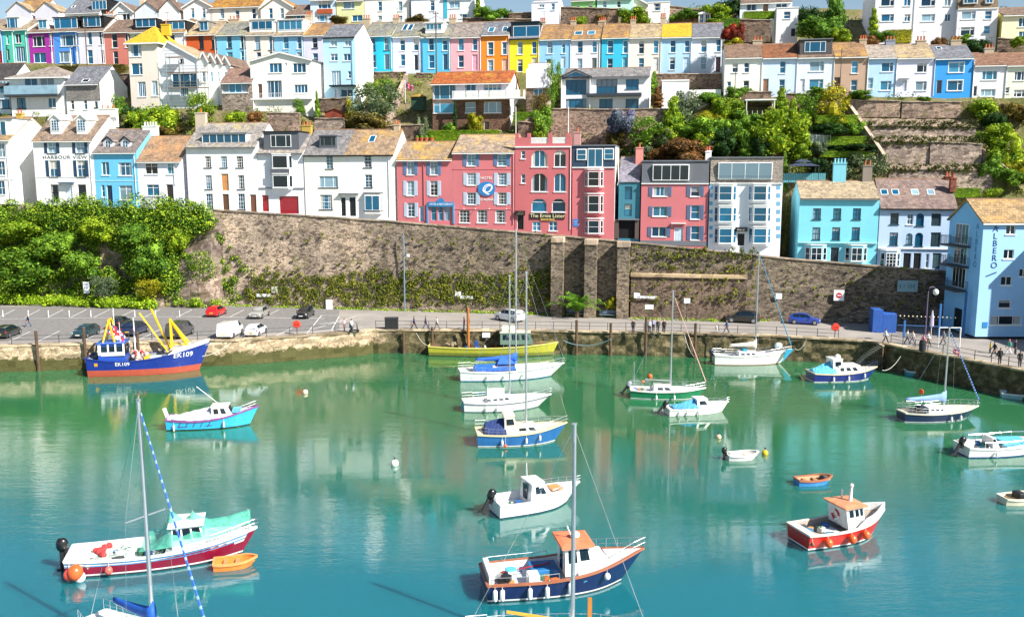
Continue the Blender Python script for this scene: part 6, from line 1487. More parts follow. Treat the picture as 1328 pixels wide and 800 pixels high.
for a in [
 (714, 142, 868, 142, 186, 16.3, GST, 'long rubble garden wall with pale coping beneath the modern white house'),
 (474, 94, 526, 94, 114, 31.6, GST2, 'brown wall under the cyan and lilac terraced houses'),
 (540, 95, 560, 96, 116, 31.6, GST2, 'short dark wall left of the bungalow roof'),
 (850, 97, 936, 96, 118, 29, GST2, 'dark brown wall under the white end of terrace'),
 (124, 97, 170, 97, 130, 27, GST2, 'shaded stone wall left of the cream yellow-roofed house'),
 (346, 147, 388, 147, 170, 14.4, GST, 'stone wall below the white garage of the gable-fronted house'),
 (408, 154, 446, 154, 168, 14.4, PST, 'pale low wall behind the arched dormer'),
 (412, 129, 450, 128, 142, 17.5, GST2, 'brown wall at the foot of the tall pale blue house'),
 (500, 164, 549, 162, 186, 14.4, GST2, 'stone wall with pots behind the pink hotel wing'),
 (552, 172, 650, 170, 184, 15.6, GST, 'grey wall below the bungalow garden'),
 (672, 158, 712, 162, 178, 15.2, GST2, 'shaded wall beside the bungalow steps'),
 (955, 119, 1000, 120, 134, 22.6, GST2, 'dark wall under the cream white cottage'), (1020, 122, 1094, 124, 150, 22.6, GST2, 'dark wall under the white and tan cottages'),
 (1097, 131, 1168, 131, 149, 22.4, GST, 'upper left bay of the stone garden terraces'), (1170, 133, 1247, 133, 150, 22.3, GST, 'upper right bay of the stone garden terraces'),
 (1114, 163, 1266, 165, 178, 19.9, PST, 'second rubble wall of the stone garden terraces'),
 (1134, 184, 1206, 185, 210, 17.4, PST, 'third terrace wall, paler left half'), (1207, 184, 1274, 188, 211, 17.2, PST, 'third terrace wall, pinkish right half'),
 (1153, 220, 1288, 222, 248, 14.4, PST, 'lowest wall of the stone garden terraces'),
 (727, 10, 802, 12, 34, 45, GST2, 'brown stone wall on the skyline right of the lean-to house'), (660, 18, 690, 17, 32, 45, GST2, 'short brown wall left of the lean-to house on the skyline'),
 (868, 8, 935, 18, 34, 46, GST, 'stone wall behind the octagonal sunroom'), (960, 26, 1000, 27, 52, 38, GST2, 'dark fence-like wall left of the white cube house'),
 (1294, 50, 1330, 52, 66, 36, GST2, 'stone wall below the cream yellow house'),
 (600, 24, 690, 26, 34, 44, GST2, 'low brown wall behind the pink and orange roofs')]: gwall(*a)
gwall(1097, 131, 1149, 206, 215, 22.6, PST, 'long slanting wall with a pale top down the left side of the garden terraces', D1=15)
gwall(1262, 184, 1322, 232, 236, 18.5, PST, 'slanting wall with a pale top down the right side of the garden terraces', D1=13.6)
gwall(526, 97, 494, 166, 178, 30, PST, 'steep pale garden wall running down beside the walled garden', D1=15)
gwall(712, 132, 678, 160, 176, 19, PST, 'sloping stair wall right of the bungalow', D1=15.5)
g = MB()
for y0, y1, D0, D1 in ((219, 214, 14.7, 17.1), (183, 178, 17.7, 19.6), (163, 153, 20.2, 22.1)):
 P = []
 for px in (1116+(20-D0)*5, 1276): P.append((px,))
 n = 26
 for i in range(n):
  for j in range(4):
   q = []
   for (ii, jj) in ((i, j), (i+1, j), (i+1, j+1), (i, j+1)):
    px = lerp(P[0][0], P[1][0], ii/n); D = lerp(D0, D1, jj/4); p = pl(px, 180, row(D)); p.z = hill(p.x, p.y)+.12+.1*math.sin(ii*1.7+jj*2.1); q.append(p)
   g.quad(*q)
tag(g.build('bare_soil', paint('#93806f', .95, var=.3, name='dry_soil')), kind='structure')
L = []
for D, y in ((14.3, 219), (17.2, 183), (19.8, 163)):
 for i in range(150):
  px = R.uniform(1125, 1275); p = pl(px, y+R.uniform(-6, 4), row(D)); r = R.uniform(.12, .4); L.append(lump(p, (r*1.4, r*.6, r), 22, .13))
tag(leafobj('terrace_weeds', np.concatenate(L), leafmat('#6f7a3a', '#464f26', name='terrace_weed')), kind='stuff')
def thing(name, px, py, D, label, cat, z=None, group=None):
 c = pl(px, py, row(D)); return empty(name, (c.x, c.y, c.z if z is None else z), math.atan(WM), label, cat, group), c.y/FPX
# gazebo with a dark two-tier canopy, picket fence
e, k = thing('gazebo', 1040, 232, 12.8, 'navy two-tier garden gazebo behind the turquoise picket fence', 'gazebo')
nv = paint('#2f3a52', .8, name='navy_canvas')
g = MB(); w_, h0, h1 = 20*k, 16*k, 26*k
for s, a, b in ((1, h0, h0+4*k), (.5, h0+5*k, h0+8.5*k)):
 g.add([(-w_*s, -w_*s*.8, a), (w_*s, -w_*s*.8, a), (w_*s, w_*s*.8, a), (-w_*s, w_*s*.8, a), (-w_*s*.4, -w_*s*.3, b), (w_*s*.4, -w_*s*.3, b), (w_*s*.4, w_*s*.3, b), (-w_*s*.4, w_*s*.3, b)], [(0, 1, 5, 4), (1, 2, 6, 5), (2, 3, 7, 6), (3, 0, 4, 7), (4, 5, 6, 7)])
g.build('canopy', nv, e)
for x in (-1, 1):
 for y in (-1, 1): g = MB(); g.bar((x*w_*.9, y*w_*.7, -1), (x*w_*.9, y*w_*.7, h0), .1); g.build('post', DKW, e)
e, k = thing('picket_fence', 1043, 235, 12.0, 'turquoise picket fence above the gap beside the turquoise house', 'fence')
tq = paint('#5fa9b5', .6, name='turquoise_wood')
for i in range(24): g = MB(); x = (-25+i*50/23)*k; g.box(x-.1, x+.1, 0, .04, -.2, 10*k); g.build('picket', tq, e)
g = MB(); g.box(-25*k, 25*k, .045, .1, 2*k, 2.6*k); g.box(-25*k, 25*k, .045, .1, 7*k, 7.6*k); g.build('rail', tq, e)
# greenhouse
e, k = thing('greenhouse', 1063, 182, 17.5, 'small pitched glass greenhouse in the hedged garden', 'greenhouse')
a, b, z0, z1 = -13*k, 13*k, 6*k, 11*k
g = MB(); g.box(a, b, 0, 2, -.5, z0); g.build('glass_wall', glass('#9fb3b3', .2, .1), e)
g = MB(); g.quad((a, -.1, z0), (b, -.1, z0), (b, 1, z1), (a, 1, z1)); g.quad((b, 2.1, z0), (a, 2.1, z0), (a, 1, z1), (b, 1, z1)); g.build('glass_roof', glass('#a9b3b5', .3, .1), e)
g = MB()
for i in range(7): x = lerp(a, b, i/6); g.bar((x, -.12, -.3), (x, -.12, z0), .06); g.bar((x, -.12, z0+.03), (x, 1, z1+.03), .06)
g.bar((a, 1, z1+.03), (b, 1, z1+.03), .08); g.bar((a, -.12, z0), (b, -.12, z0), .08); g.build('frame', WGUT, e)
# garden shelter with flat white roof and fence rails
e, k = thing('garden_shelter', 985, 152, 20.5, 'flat white-roofed garden shelter in front of the pale blue cottage', 'shelter')
g = MB(); g.box(-19*k, 19*k, -1, 2.5, 20*k, 21.6*k); g.build('roof', WGUT, e)
for x in (-17, 17):
 for y in (-.9, 2.3): g = MB(); g.bar((x*k, y, -1), (x*k, y, 20*k), .12); g.build('post', WGUT, e)
g = MB(); g.box(-17*k, 17*k, 2.3, 2.4, -1, 19*k); g.build('back_panel', paint('#3a3330', .9), e)
for i in range(7): g = MB(); x = (-16+i*6)*k; g.bar((x, -1.6, -1), (x, -1.6, 7*k), .09); g.build('railing_post', paint('#c9c4ba', .8), e)
# shed
e, k = thing('garden_shed', 434, 153, 16.2, 'small red-brown wooden shed below the tall pale blue house', 'shed')
rb = paint('#8f4028', .8, name='redwood')
g = MB(); a, b = -13*k, 13*k; g.box(a, b, 0, 2.2, -.6, 7*k); g.poly([(a, 0, 7*k), (b, 0, 7*k), (0, 0, 11*k)]); g.build('wall', rb, e)
g = MB(); h_ = 11.4*k
g.quad((a-.2, -.2, 6.4*k), (0, -.2, h_), (0, 2.4, h_), (a-.2, 2.4, 6.4*k)); g.quad((0, -.2, h_), (b+.2, -.2, 6.4*k), (b+.2, 2.4, 6.4*k), (0, 2.4, h_)); g.build('roof', paint('#6b3325', .8), e)
g = MB(); g.box(-3*k, 3*k, -.04, -.005, -.5, 6*k); g.build('door', paint('#7a3522', .8), e)
# flag on a pole, summer house, pots
e, k = thing('flagpole', 526, 140, 20, 'small union flag on a white pole beside the steep pale garden wall', 'flag')
g = MB(); g.tube([(0, 0, -.5), (0, 0, 34*k)], .05, 6); g.build('pole', WGUT, e)
def flag(par, x0, z0, L, Hh, mats, sag=.25):
 rows_ = []
 n = 14; m = 8; g = MB()
 for i in range(n):
  for j in range(m):
   f, q = (i+.5)/n*2-1, (j+.5)/m*2-1
   c = 0
   if abs(abs(f)-abs(q)) < .3: c = 1
   if abs(abs(f)-abs(q)) < .12: c = 2
   if abs(f) < .2 or abs(q) < .34: c = 1
   if abs(f) < .12 or abs(q) < .2: c = 2
   P = lambda i, j: (x0+L*i/n, .12*math.sin(i*.9), z0+Hh*j/m-sag*L*(i/n)**1.3+.03*math.sin(i*1.1))
   g.mat(c).quad(P(i, j), P(i+1, j), P(i+1, j+1), P(i, j+1))
 return g.build('flag_cloth', mats, par)
UJ = [paint('#1f3478', .7, name='flag_blue'), paint('#efeef2', .7, name='flag_white'), paint('#c22a3a', .7, name='flag_red')]
flag(e, .05, 24*k, 10*k, 8*k, UJ, .45)
e, k = thing('summer_house', 541, 131, 19, 'dark green summer house with a yellow roof left of the bungalow', 'summer house')
g = MB(); a, b = -8*k, 8*k; g.box(a, b, 0, 2, -1.5, 5*k); g.build('wall', paint('#2d4a38', .8), e)
g = MB(); g.add([(a-.3, -.3, 5*k), (b+.3, -.3, 5*k), (b+.3, 2.3, 5*k), (a-.3, 2.3, 5*k), (a+.6, 1, 9*k), (b-.6, 1, 9*k)], [(0, 1, 5, 4), (1, 2, 5), (2, 3, 4, 5), (3, 0, 4)]); g.build('roof', roofing('#a8843c', '#c9a030', .5), e)
for i, x in enumerate((541, 547, 553, 560)):
 e, k = thing('plant_pot', x, 185, 13.9, 'one of four terracotta pots in a row behind the pink hotel roof', 'plant pot', group='terracotta pots behind the hotel')
 g = MB(); g.lathe([(.22, 0), (.34, .6), (.38, .62), (.38, .72), (.3, .72)], (0, 0, 0), 10); g.build('pot', POT, e)
 g = MB(); g.ball((0, 0, .85), .3, .3, .25, 8, 5); g.build('plant', LB, e)
# poles on the hillside
for px, yt, yb, D, lab in ((566, 20, 92, 31.5, 'tall wooden pole with wires in front of the azure terraced house'), (114, 33, 94, 31, 'tall dark telegraph pole in front of the lilac terraced house'), (1089, 65, 118, 23.5, 'wooden pole beside the tan cottage'),
       (669, 140, 172, 14.6, 'thin pole right of the bungalow'), (737, 140, 172, 13.9, 'thin white pole behind the pub parapet'), (952, 92, 145, 21, 'thin grey pole in front of the cream white cottage')):
 c = pl(px, yb, row(D)); Hh = (yb-yt)*c.y/FPX
 e = empty('telegraph_pole' if Hh > 8 else 'garden_pole', c, 0, lab, 'pole'); g = MB(); r = .13 if Hh > 8 else .07
 g.tube([(0, 0, -.6), (0, 0, Hh)], [r, r*.7], 7); g.build('shaft', BARK if Hh > 6 else WGUT, e)
 if Hh > 8: g = MB(); g.bar((-.5, 0, Hh-.4), (.5, 0, Hh-.4), .09); [g.lathe([(.05, 0), (.06, .12), (.03, .16)], (x, 0, Hh-.36), 6) for x in (-.4, 0, .4)]; g.build('crossbar', BARK, e)
for px, yt, yb, D, lab in ((19.5, 45, 88, 31.8, 'white street lamp post in front of the teal house'), (93, 64, 90, 31.6, 'white lamp post in front of the bright blue house')):
 c = pl(px, yb, row(D)); Hh = (yb-yt)*c.y/FPX; e = empty('street_lamp', c, 0, lab, 'street lamp')
 g = MB(); g.tube([(0, 0, -.5), (0, 0, Hh)], [.11, .07], 7); g.build('post', WGUT, e); g = MB(); g.bar((0, 0, Hh), (.5, -.3, Hh+.1), .1, .08); g.build('lamp_head', WGUT, e)
# ==== boats =====================================================================================
ALU = paint('#c9ccd0', .35, .7, name='aluminium'); ROPE = paint('#d8d3c4', .9, name='rope'); STEEL = paint('#d5d8dc', .25, .85, name='stainless'); GELW = gloss('#f0efec', .3, .4); CREAMG = gloss('#efe4cc', .35, .3); TEAK = paint('#b58a5a', .7, name='teak'); BLKG = gloss('#15171a', .3, .4); RUBB = paint('#202225', .6, name='black_rubber')
DGL = glass('#1c2c38', .08, .2, name='boat_glass'); ORG = gloss('#f0642a', .35, .3, name='orange_float'); AF = paint('#3a2e33', .7, name='antifouling'); FEND = paint('#eeeef0', .5, name='white_fender')
class Boat:
 """hull drawn from the stern and bow ends of the near waterline in the photo"""
 def __init__(b, name, label, cat, stern, bow, B, fb, mats, bow_rise=.7, stern_rise=.1, rake=.9, tr=.75, bands=(.0, .12), well=(.08, .55, -.5), bul=.05, group=None, deckm=None, gun=None, rub=None, flare=.75, full=.5, over=1.0):
  s, w = gnd(*stern), gnd(*bow); d = (w-s); L = d.length; yaw = math.atan2(d.y, d.x)
  n = Vector((-d.y, d.x, 0)).normalized(); c = (s+w)/2+n*B*.36
  b.e = empty(name, (c.x, c.y, 0), yaw, label, cat, group); b.L, b.B, b.fb = L, B, fb
  b.br, b.sr, b.rk, b.tr, b.full, b.fl = bow_rise, stern_rise, rake, tr, full, flare
  ns = 26; ts = [i/(ns-1) for i in range(ns)]
  zl = [-.35, bands[0], bands[1]];
  def sec(t):
   zs = b.sheer(t); zz = [-.35, bands[0], bands[1]]+[lerp(bands[1], zs, f) for f in (.3, .6, .86, 1)]
   P = []
   for z in zz:
    f = max(0, (z+.35)/(zs+.35)); hb = b.half(t, f); P.append((b.xat(t, z), hb, z))
   return P
  g = MB(); S = [sec(t) for t in ts]; m = len(S[0])
  for sd in (1, -1):
   base = len(g.v)
   for P in S: g.v += [(x, y*sd, z) for x, y, z in P]
   for i in range(ns-1):
    for k in range(m-1):
     a = base+i*m+k; q = (a, a+m, a+m+1, a+1) if sd < 0 else (a, a+1, a+m+1, a+m)
     g.f.append(q); g.m.append(0 if k == 0 else (1 if k == 1 else (3 if k == m-2 and rub else 2)))
  for k in range(m-1):
   (x, y, z), (x2, y2, z2) = S[0][k], S[0][k+1]; g.mat(0 if k == 0 else (1 if k == 1 else 2)).quad((x, y, z), (x, -y, z), (x2, -y2, z2), (x2, y2, z2))
  hull, boot, anti = mats; b.hull = g.build('hull', [anti, boot, hull, rub or hull], b.e, smooth=True, auto=40)
  # gunwale, inner wall and deck or cockpit floor
  g = MB(); G = []
  st = []
  w0, w1, wz = well if well else (2, 3, 0)
  for i, t in enumerate(ts): st.append((t, t >= w0 and t <= w1))
  rows_ = []
  for i, (t, inw) in enumerate(st):
   prev = st[i-1][1] if i else inw
   fl = lambda iw: max(.12, b.sheer(t)+wz) if iw else b.sheer(t)-bul
   if inw != prev: rows_.append((t, fl(prev)))
   rows_.append((t, fl(inw)))
  gw = .07
  def inn(t): return max(b.half(t, 1)-gw, .005)
  def fy(t, f): return max(.004, min(inn(t), b.half(t, max(0, (f+.35)/(b.sheer(t)+.35)))-gw-.02))
  for (t, f), (t2, f2) in zip(rows_, rows_[1:]):
   x, x2, z, z2 = b.xat(t, b.sheer(t)), b.xat(t2, b.sheer(t2)), b.sheer(t), b.sheer(t2)
   for sd in (1, -1):
    y, y2 = inn(t)*sd, inn(t2)*sd
    g.quad((x, y, z), (x2, y2, z2), (x2, fy(t2, f2)*sd, f2), (x, fy(t, f)*sd, f))
   g.quad((x, fy(t, f), f), (x, -fy(t, f), f), (x2, -fy(t2, f2), f2), (x2, fy(t2, f2), f2))
  t, f = rows_[0]; x = b.xat(t, b.sheer(t)); g.quad((x+.05, inn(t), b.sheer(t)), (x+.05, -inn(t), b.sheer(t)), (x+.05, -fy(t, f), f), (x+.05, fy(t, f), f))
  b.deck = g.build('deck', deckm or GELW, b.e)
  g = MB()
  for sd in (1, -1):
   R_ = []
   for t in ts:
    z = b.sheer(t); x = b.xat(t, z); y = b.half(t, 1); R_.append([(x, sd*(y+.05), z-.09), (x, sd*(y+.05), z+.03), (x, sd*max(y-gw-.03, .0), z+.03), (x, sd*max(y-gw-.03, .0), z-.03)])
   g.loft(R_, True, True)
  y = b.half(0, 1); z = b.sheer(0); x = b.xat(0, z); g.box(x-.04, x+.08, -y, y, z-.08, z+.035)
  b.gun = g.build('gunwale', gun or GELW, b.e)
 def sheer(b, t): return b.fb*(1+b.br*max(0, (t-.35)/.65)**2+b.sr*max(0, (.35-t)/.35)**2)
 def half(b, t, f):
  # plan shape at the sheer, narrowing towards the waterline and the stem
  p = (b.tr+(1-b.tr)*math.sin(min(1, t/.45)*PI/2)) if t < .45 else math.cos(((t-.45)/.55)**(1.6+b.full)*PI/2)
  k = lerp(b.fl, 1, min(1, f)**.7); sh = 1-.35*(1-min(1, f))*max(0, (t-.5)/.5)
  return max(.012, b.B/2*p*k*sh)
 def xat(b, t, z): return -b.L/2+b.L*t+b.rk*max(0, z)/max(.3, b.sheer(1))*t**5-.05*(1-t)*z
 def at(b, t, y=0, z=None, dz=0): z = b.sheer(t)+dz if z is None else z; return (b.xat(t, z), y, z)
 def part(b, name, g, m, smooth=False, par=None): return g.build(name, m, par or b.e, smooth=smooth)
 def cabin(b, t0, t1, wd, h, mat, z=None, front=.35, back=.0, inset=.12, roof=None, wins=(), fw=True, over=.08, rth=.07, name='cabin', par=None, wm=None, doorb=False):
  x0, x1 = -b.L/2+b.L*t0, -b.L/2+b.L*t1; z = b.sheer((t0+t1)/2)-.1 if z is None else z; w = wd/2
  lo = [(x0, -w, z), (x1, -w*.88, z), (x1, w*.88, z), (x0, w, z)]; hi = [(x0+back, -w+inset, z+h), (x1-front, -w*.88+inset, z+h), (x1-front, w*.88-inset, z+h), (x0+back, w-inset, z+h)]
  g = MB(); g.loft([lo, hi], True, True); c = b.part(name, g, mat, par=par)
  if roof is not None:
   g = MB(); r = [(x0+back-over, -w+inset-over), (x1-front+over, -w*.88+inset-over), (x1-front+over, w*.88-inset+over), (x0+back-over, w-inset+over)]
   cx = (x0+x1)/2; g.loft([[(x, y, z+h-.01) for x, y in r], [(x, y, z+h+rth) for x, y in r], [(lerp(cx, x, .8), y*.7, z+h+rth+.05) for x, y in r]], True, True); b.part('cabin_roof', g, roof, par=c)
  def side(f, q, sd):  # point on the side wall
   p, r = Vector(lo[0] if sd < 0 else lo[3]), Vector(lo[1] if sd < 0 else lo[2]); s, u = Vector(hi[0] if sd < 0 else hi[3]), Vector(hi[1] if sd < 0 else hi[2])
   return p.lerp(r, f).lerp(s.lerp(u, f), q)
  for a, e, q0, q1 in wins:
   for sd in (-1, 1):
    g = MB(); o = Vector((0, sd*.012, 0)); P = [side(a, q0, sd)+o, side(e, q0, sd)+o, side(e, q1, sd)+o, side(a, q1, sd)+o]; g.poly(P if sd < 0 else P[::-1]); b.part('cabin_window', g, wm or DGL, par=c)
  if fw:
   A, Bq, C, D_ = Vector(lo[1]), Vector(lo[2]), Vector(hi[2]), Vector(hi[1])
   for s0, s1 in ((.06, .48), (.52, .94)):
    f = lambda s, q: A.lerp(Bq, s).lerp(D_.lerp(C, s), q)+Vector((.012, 0, .006)); g = MB(); g.poly([f(s0, .45 if h > .8 else .15), f(s1, .45 if h > .8 else .15), f(s1, .92), f(s0, .92)]); b.part('windscreen', g, wm or DGL, par=c)
  if doorb:
   g = MB(); g.box(x0-.012, x0-.004, -.32, .32, z+.05, z+h*.9); b.part('cabin_door', g, DGL, par=c)
  return c
 def mast(b, t, h, r=.075, boom=None, cover=None, z0=None, stay=True, furl=None, spread=.5, m=None, back=True, shroud=True, top=None, bz=.9):
  x = -b.L/2+b.L*t; z0 = b.sheer(t) if z0 is None else z0; mt = m or ALU
  g = MB(); g.tube([(x, 0, z0-.2), (x, 0, z0+h)], [r, r*.8], 8); g.box(x-.12, x+.12, -.05, .05, z0+h-.03, z0+h+.05); ms = b.part('mast', g, mt)
  if spread: g = MB(); g.bar((x, -b.B*.36, z0+h*spread), (x, b.B*.36, z0+h*spread), .05); b.part('spreader', g, mt, par=ms)
  g = MB(); T = (x, 0, z0+h*.98); q = .012
  if stay: g.tube([T, b.at(1, 0, dz=.1)], q, 4)
  if back: g.tube([T, b.at(.0, 0, dz=.05)], q, 4)
  if shroud:
   for sd in (-1, 1):
    if spread: g.tube([T, (x, sd*b.B*.36, z0+h*spread), (x, sd*b.half(t, 1), b.sheer(t))], q, 4)
    else: g.tube([T, (x, sd*b.half(t, 1), b.sheer(t))], q, 4)
  if g.v: b.part('rigging', g, STEEL, par=ms)
  if furl:
   a, e = Vector(T), Vector(b.at(1, 0, dz=.15)); f0 = furl[2] if len(furl) > 2 else .02
   n = 75; g = MB()
   for i in range(n): p, s = a.lerp(e, lerp(f0, .95, i/n)), a.lerp(e, lerp(f0, .95, (i+1)/n)); g.mat(0 if i % 3 else 1).tube([p, s], lerp(.035, .07, i/n), 6, False)
   b.part('furled_sail', g, [furl[0], furl[1]])
  if boom:
   bx = x-boom; g = MB(); g.tube([(x, 0, z0+bz), (bx, 0, z0+bz+.05)], .05, 6); bo = b.part('boom', g, mt)
   if cover:
    rr = []
    for i in range(9):
     f = i/8; s = lerp(.3, .13, f); xx = lerp(x+.12, bx, f); rr.append([(xx, s*.55*math.cos(k*PI/4), z0+bz+.1+s*.8+s*math.sin(k*PI/4)*(1.2 if i else 2.2)-.05*math.sin(f*PI)) for k in range(8)])
    g = MB(); g.loft(rr, True, True); b.part('sail_cover', g, cover, smooth=True)
  return ms
 def rail(b, t0, t1, h=.55, n=5, sides=(-1, 1), close=False, m=None, r=.015, name='guard_rail', mid=True, out=0):
  if not close and len(sides) > 1:
   for sd in sides: b.rail(t0, t1, h, n, (sd,), False, m, r, name, mid, out)
   return
  g = MB()
  for sd in sides:
   P = [Vector(b.at(lerp(t0, t1, i/n), sd*max(.02, b.half(lerp(t0, t1, i/n), 1)-.1+out))) for i in range(n+1)]
   up = Vector((0, 0, h))
   for p in P: g.tube([p, p+up], r*.8, 5)
   g.tube([p+up for p in P], r, 5)
   if mid: g.tube([p+up*.5 for p in P], r*.7, 5)
  if close:
   for q in (1, .5): g.tube([Vector(b.at(t1, -max(.02, b.half(t1, 1)-.1)))+Vector((0, 0, h*q)), Vector(b.at(min(1, t1+.03), 0))+Vector((.08, 0, h*q)), Vector(b.at(t1, max(.02, b.half(t1, 1)-.1)))+Vector((0, 0, h*q))], r, 5)
  return b.part(name, g, m or STEEL)
 def fend(b, ts, m=None, r=.1, h=.5, ball=False, sides=(-1,), low=.35, sd_=None):
  for t in ts:
   for sd in sides:
    z = b.sheer(t); y = sd*(b.half(t, .8)+r+.03); x = b.xat(t, z*.6); zc = max(z-low-h/2, .12+h/2*0.6)
    g = MB()
    if ball: g.ball((x, y, zc), r, r, r*1.1, 12, 8)
    else: g.lathe([(.01, 0), (r*.8, .05), (r, .12), (r, h-.12), (r*.8, h-.05), (.02, h)], (x, y, zc-h/2), 8)
    f = b.part('fender', g, m or FEND, smooth=True); g = MB(); g.tube([(x, y, zc+h/2-.02), (x, sd*b.half(t, 1), z+.02)], .014, 4); b.part('fender_line', g, ROPE, par=f)
 def outboard(b, y=0, m=None, s=1.0, tilt=.0, cap=None):
  z = b.sheer(0); x = b.xat(0, z); M = Matrix.Translation((x-.12*s, y, z+.1)) @ Matrix.Rotation(tilt, 4, 'Y')
  g = MB(); rr = []
  for k, (zz, a, c) in enumerate(((0, .16, .12), (.1, .22, .16), (.34, .22, .16), (.46, .15, .11), (.48, .05, .04))): rr.append([tuple(M @ Vector((-.12*s+a*s*math.cos(i*PI/5), c*s*math.sin(i*PI/5), zz*s))) for i in range(10)])
  g.loft(rr, True, True); o = b.part('outboard', g, m or BLKG, smooth=True)
  g = MB(); g.obox(M @ Matrix.Translation((-.14*s, 0, -.4*s)), .17*s, .1*s, .85*s); g.obox(M @ Matrix.Translation((-.16*s, 0, -.82*s)), .4*s, .12*s, .1*s); g.obox(M @ Matrix.Translation((.03*s, 0, -.1*s)), .12*s, .2*s, .3*s); b.part('outboard_leg', g, cap or RUBB, par=o)
 def box(b, name, x0, x1, y0, y1, z0, z1, m, par=None, c=.03): g = MB(); g.cbox(x0, x1, y0, y1, z0, z1, c); return b.part(name, g, m, par=par)
 def clutter(b, t0, t1, z, n=8):
  for i in range(n):
   x = b.X(R.uniform(t0, t1)); y = R.uniform(-.75, .75)*b.half(.3, .6); k = R.randrange(3); c = R.choice(('#2f5f9a', '#d8d4c8', '#c8682f', '#3f7a5a', '#4a4a4e', '#b8b4a4')); g = MB(); q = R.uniform(.7, 1.2)
   if k == 0: g.obox(Matrix.Translation((x, y, z+.16*q)) @ Matrix.Rotation(R.random()*3, 4, 'Z'), .55*q, .38*q, .32*q); b.part('crate', g, paint(c, .7))
   elif k == 1:
    for j in range(3): g.lathe([(.13*q, .06*j), (.25*q, .02+.06*j), (.25*q, .05+.06*j), (.13*q, .055+.06*j)], (x, y, z), 9)
    b.part('rope_coil', g, paint(R.choice(('#c9b98f', '#3f7f9a', '#cf8a4a')), .9))
   else: g.lathe([(.11*q, 0), (.15*q, .3*q), (.13*q, .3*q), (.1*q, .04)], (x, y, z), 9); b.part('bucket', g, paint(c, .5))
 def X(b, t): return -b.L/2+b.L*t
 def hulltext(b, s, t, zf, size, m, sd=-1, name='registration'):
  z = b.sheer(t)*zf; p = Vector((b.xat(t, z), sd*(b.half(t, zf)), z)); q = Vector((b.xat(t+.05, z), sd*b.half(t+.05, zf), z)); d = (q-p).normalized(); up = Vector((b.xat(t, z+.1), sd*b.half(t, min(1, zf+.1/b.sheer(t))), z+.1))-p; up.normalize(); n = d.cross(up)
  p = p+n*.03; M = Matrix(((d.x, up.x, n.x, p.x), (d.y, up.y, n.y, p.y), (d.z, up.z, n.z, p.z), (0, 0, 0, 1))); return text_mesh(name, s, size, m, b.e, M, .006)
def tarp(b, t0, t1, z0, z1, m, ridge=.25, name='cover', wf=.95, sag=.08, ny=8, nx=12, zside=.05):
 g = MB()
 for i in range(nx+1):
  t = lerp(t0, t1, i/nx); x = b.X(t); hw = b.half(t, 1)*wf; zt = lerp(z0, z1, i/nx)
  for j in range(ny+1):
   f = j/ny*2-1; zs = b.sheer(t)+zside; z = lerp(zt, zs, abs(f)**1.3)-sag*math.sin(abs(f)*PI)+R.uniform(-.03, .03); g.v.append((x, hw*f, z))
 for i in range(nx):
  for j in range(ny): a = i*(ny+1)+j; g.f.append((a, a+ny+1, a+ny+2, a+1)); g.m.append(0)
 for i in (0, nx):
  t = lerp(t0, t1, i/nx); g.poly([g.v[i*(ny+1)+j] for j in range(ny+1)]+[(b.X(t), b.half(t, 1)*wf, b.sheer(t)-.05), (b.X(t), -b.half(t, 1)*wf, b.sheer(t)-.05)])
 return b.part(name, g, m, smooth=False)
BLUC = paint('#1f5fc0', .7, name='blue_canvas', var=.12); LBC = paint('#5fb8dc', .7, name='pale_blue_canvas', var=.12)
# 1 trawler
NB = gloss('#17328c', .35, .3); b = Boat('fishing_trawler', 'blue steel fishing trawler with red bottom and yellow gear moored at the car park quay', 'trawler', (114, 489), (256, 483), 4.4, 1.75, (NB, gloss('#b5503c', .5, .1), gloss('#a8452f', .5, .1)), bow_rise=.85, stern_rise=.25, rake=1.3, tr=.8, bands=(.1, .75), well=(.03, .62, -.75), bul=.25, deckm=paint('#8a8f92', .8), gun=NB, flare=.85)
wtx = paint('#f4f4f4', .5, name='white_mark'); b.hulltext('EK109', .845, .82, .85, wtx); b.hulltext('EK109', .33, .82, .6, wtx)
for t in (.09,): b.hulltext('■', t, .7, .5, gloss('#e8a020'), name='stern_mark')
c = b.cabin(.1, .34, 2.7, 2.5, gloss('#2450b0', .4, .2), z=1.2, front=.1, inset=.05, roof=gloss('#2a62c8'), wins=((.12, .34, .62, .88), (.42, .62, .62, .88), (.7, .92, .62, .88)), over=.2, name='wheelhouse')
x0, x1 = b.X(.1), b.X(.34)
for sd in (-1, 1):
 g = MB()
 for f0, f1 in ((.0, .11), (.35, .41), (.63, .69), (.93, 1)): g.box(lerp(x0, x1, f0), lerp(x0, x1, f1), sd*1.33-.03, sd*1.33+.03, 2.4, 3.7)
 g.box(x0+.3, x1, sd*1.335-.02, sd*1.335+.02, 2.3, 2.72)
 b.part('white_panel', g, GELW, par=c)
g = MB(); yl = gloss('#f2c21a', .4, .2)
for sd in (-1, 1): g.bar((b.X(.1), sd*1.1, 2.0), (b.X(.2), sd*.7, 6.3), .16); g.bar((b.X(.28), sd*1.1, 2.0), (b.X(.2), sd*.7, 6.3), .16)
g.bar((b.X(.2), -.8, 6.3), (b.X(.2), .8, 6.3), .2); b.part('stern_gantry', g, yl)
g = MB(); xm_ = b.X(.755); g.bar((xm_, 0, 1.5), (xm_, 0, 6.2), .26); g.bar((xm_, 0, 6.0), (b.X(.92), -.9, 2.9), .2); g.bar((xm_, 0, 6.0), (b.X(.92), .9, 2.9), .2); g.bar((xm_, 0, 3.2), (b.X(.89), 0, 3.1), .14); b.part('fore_mast', g, yl)
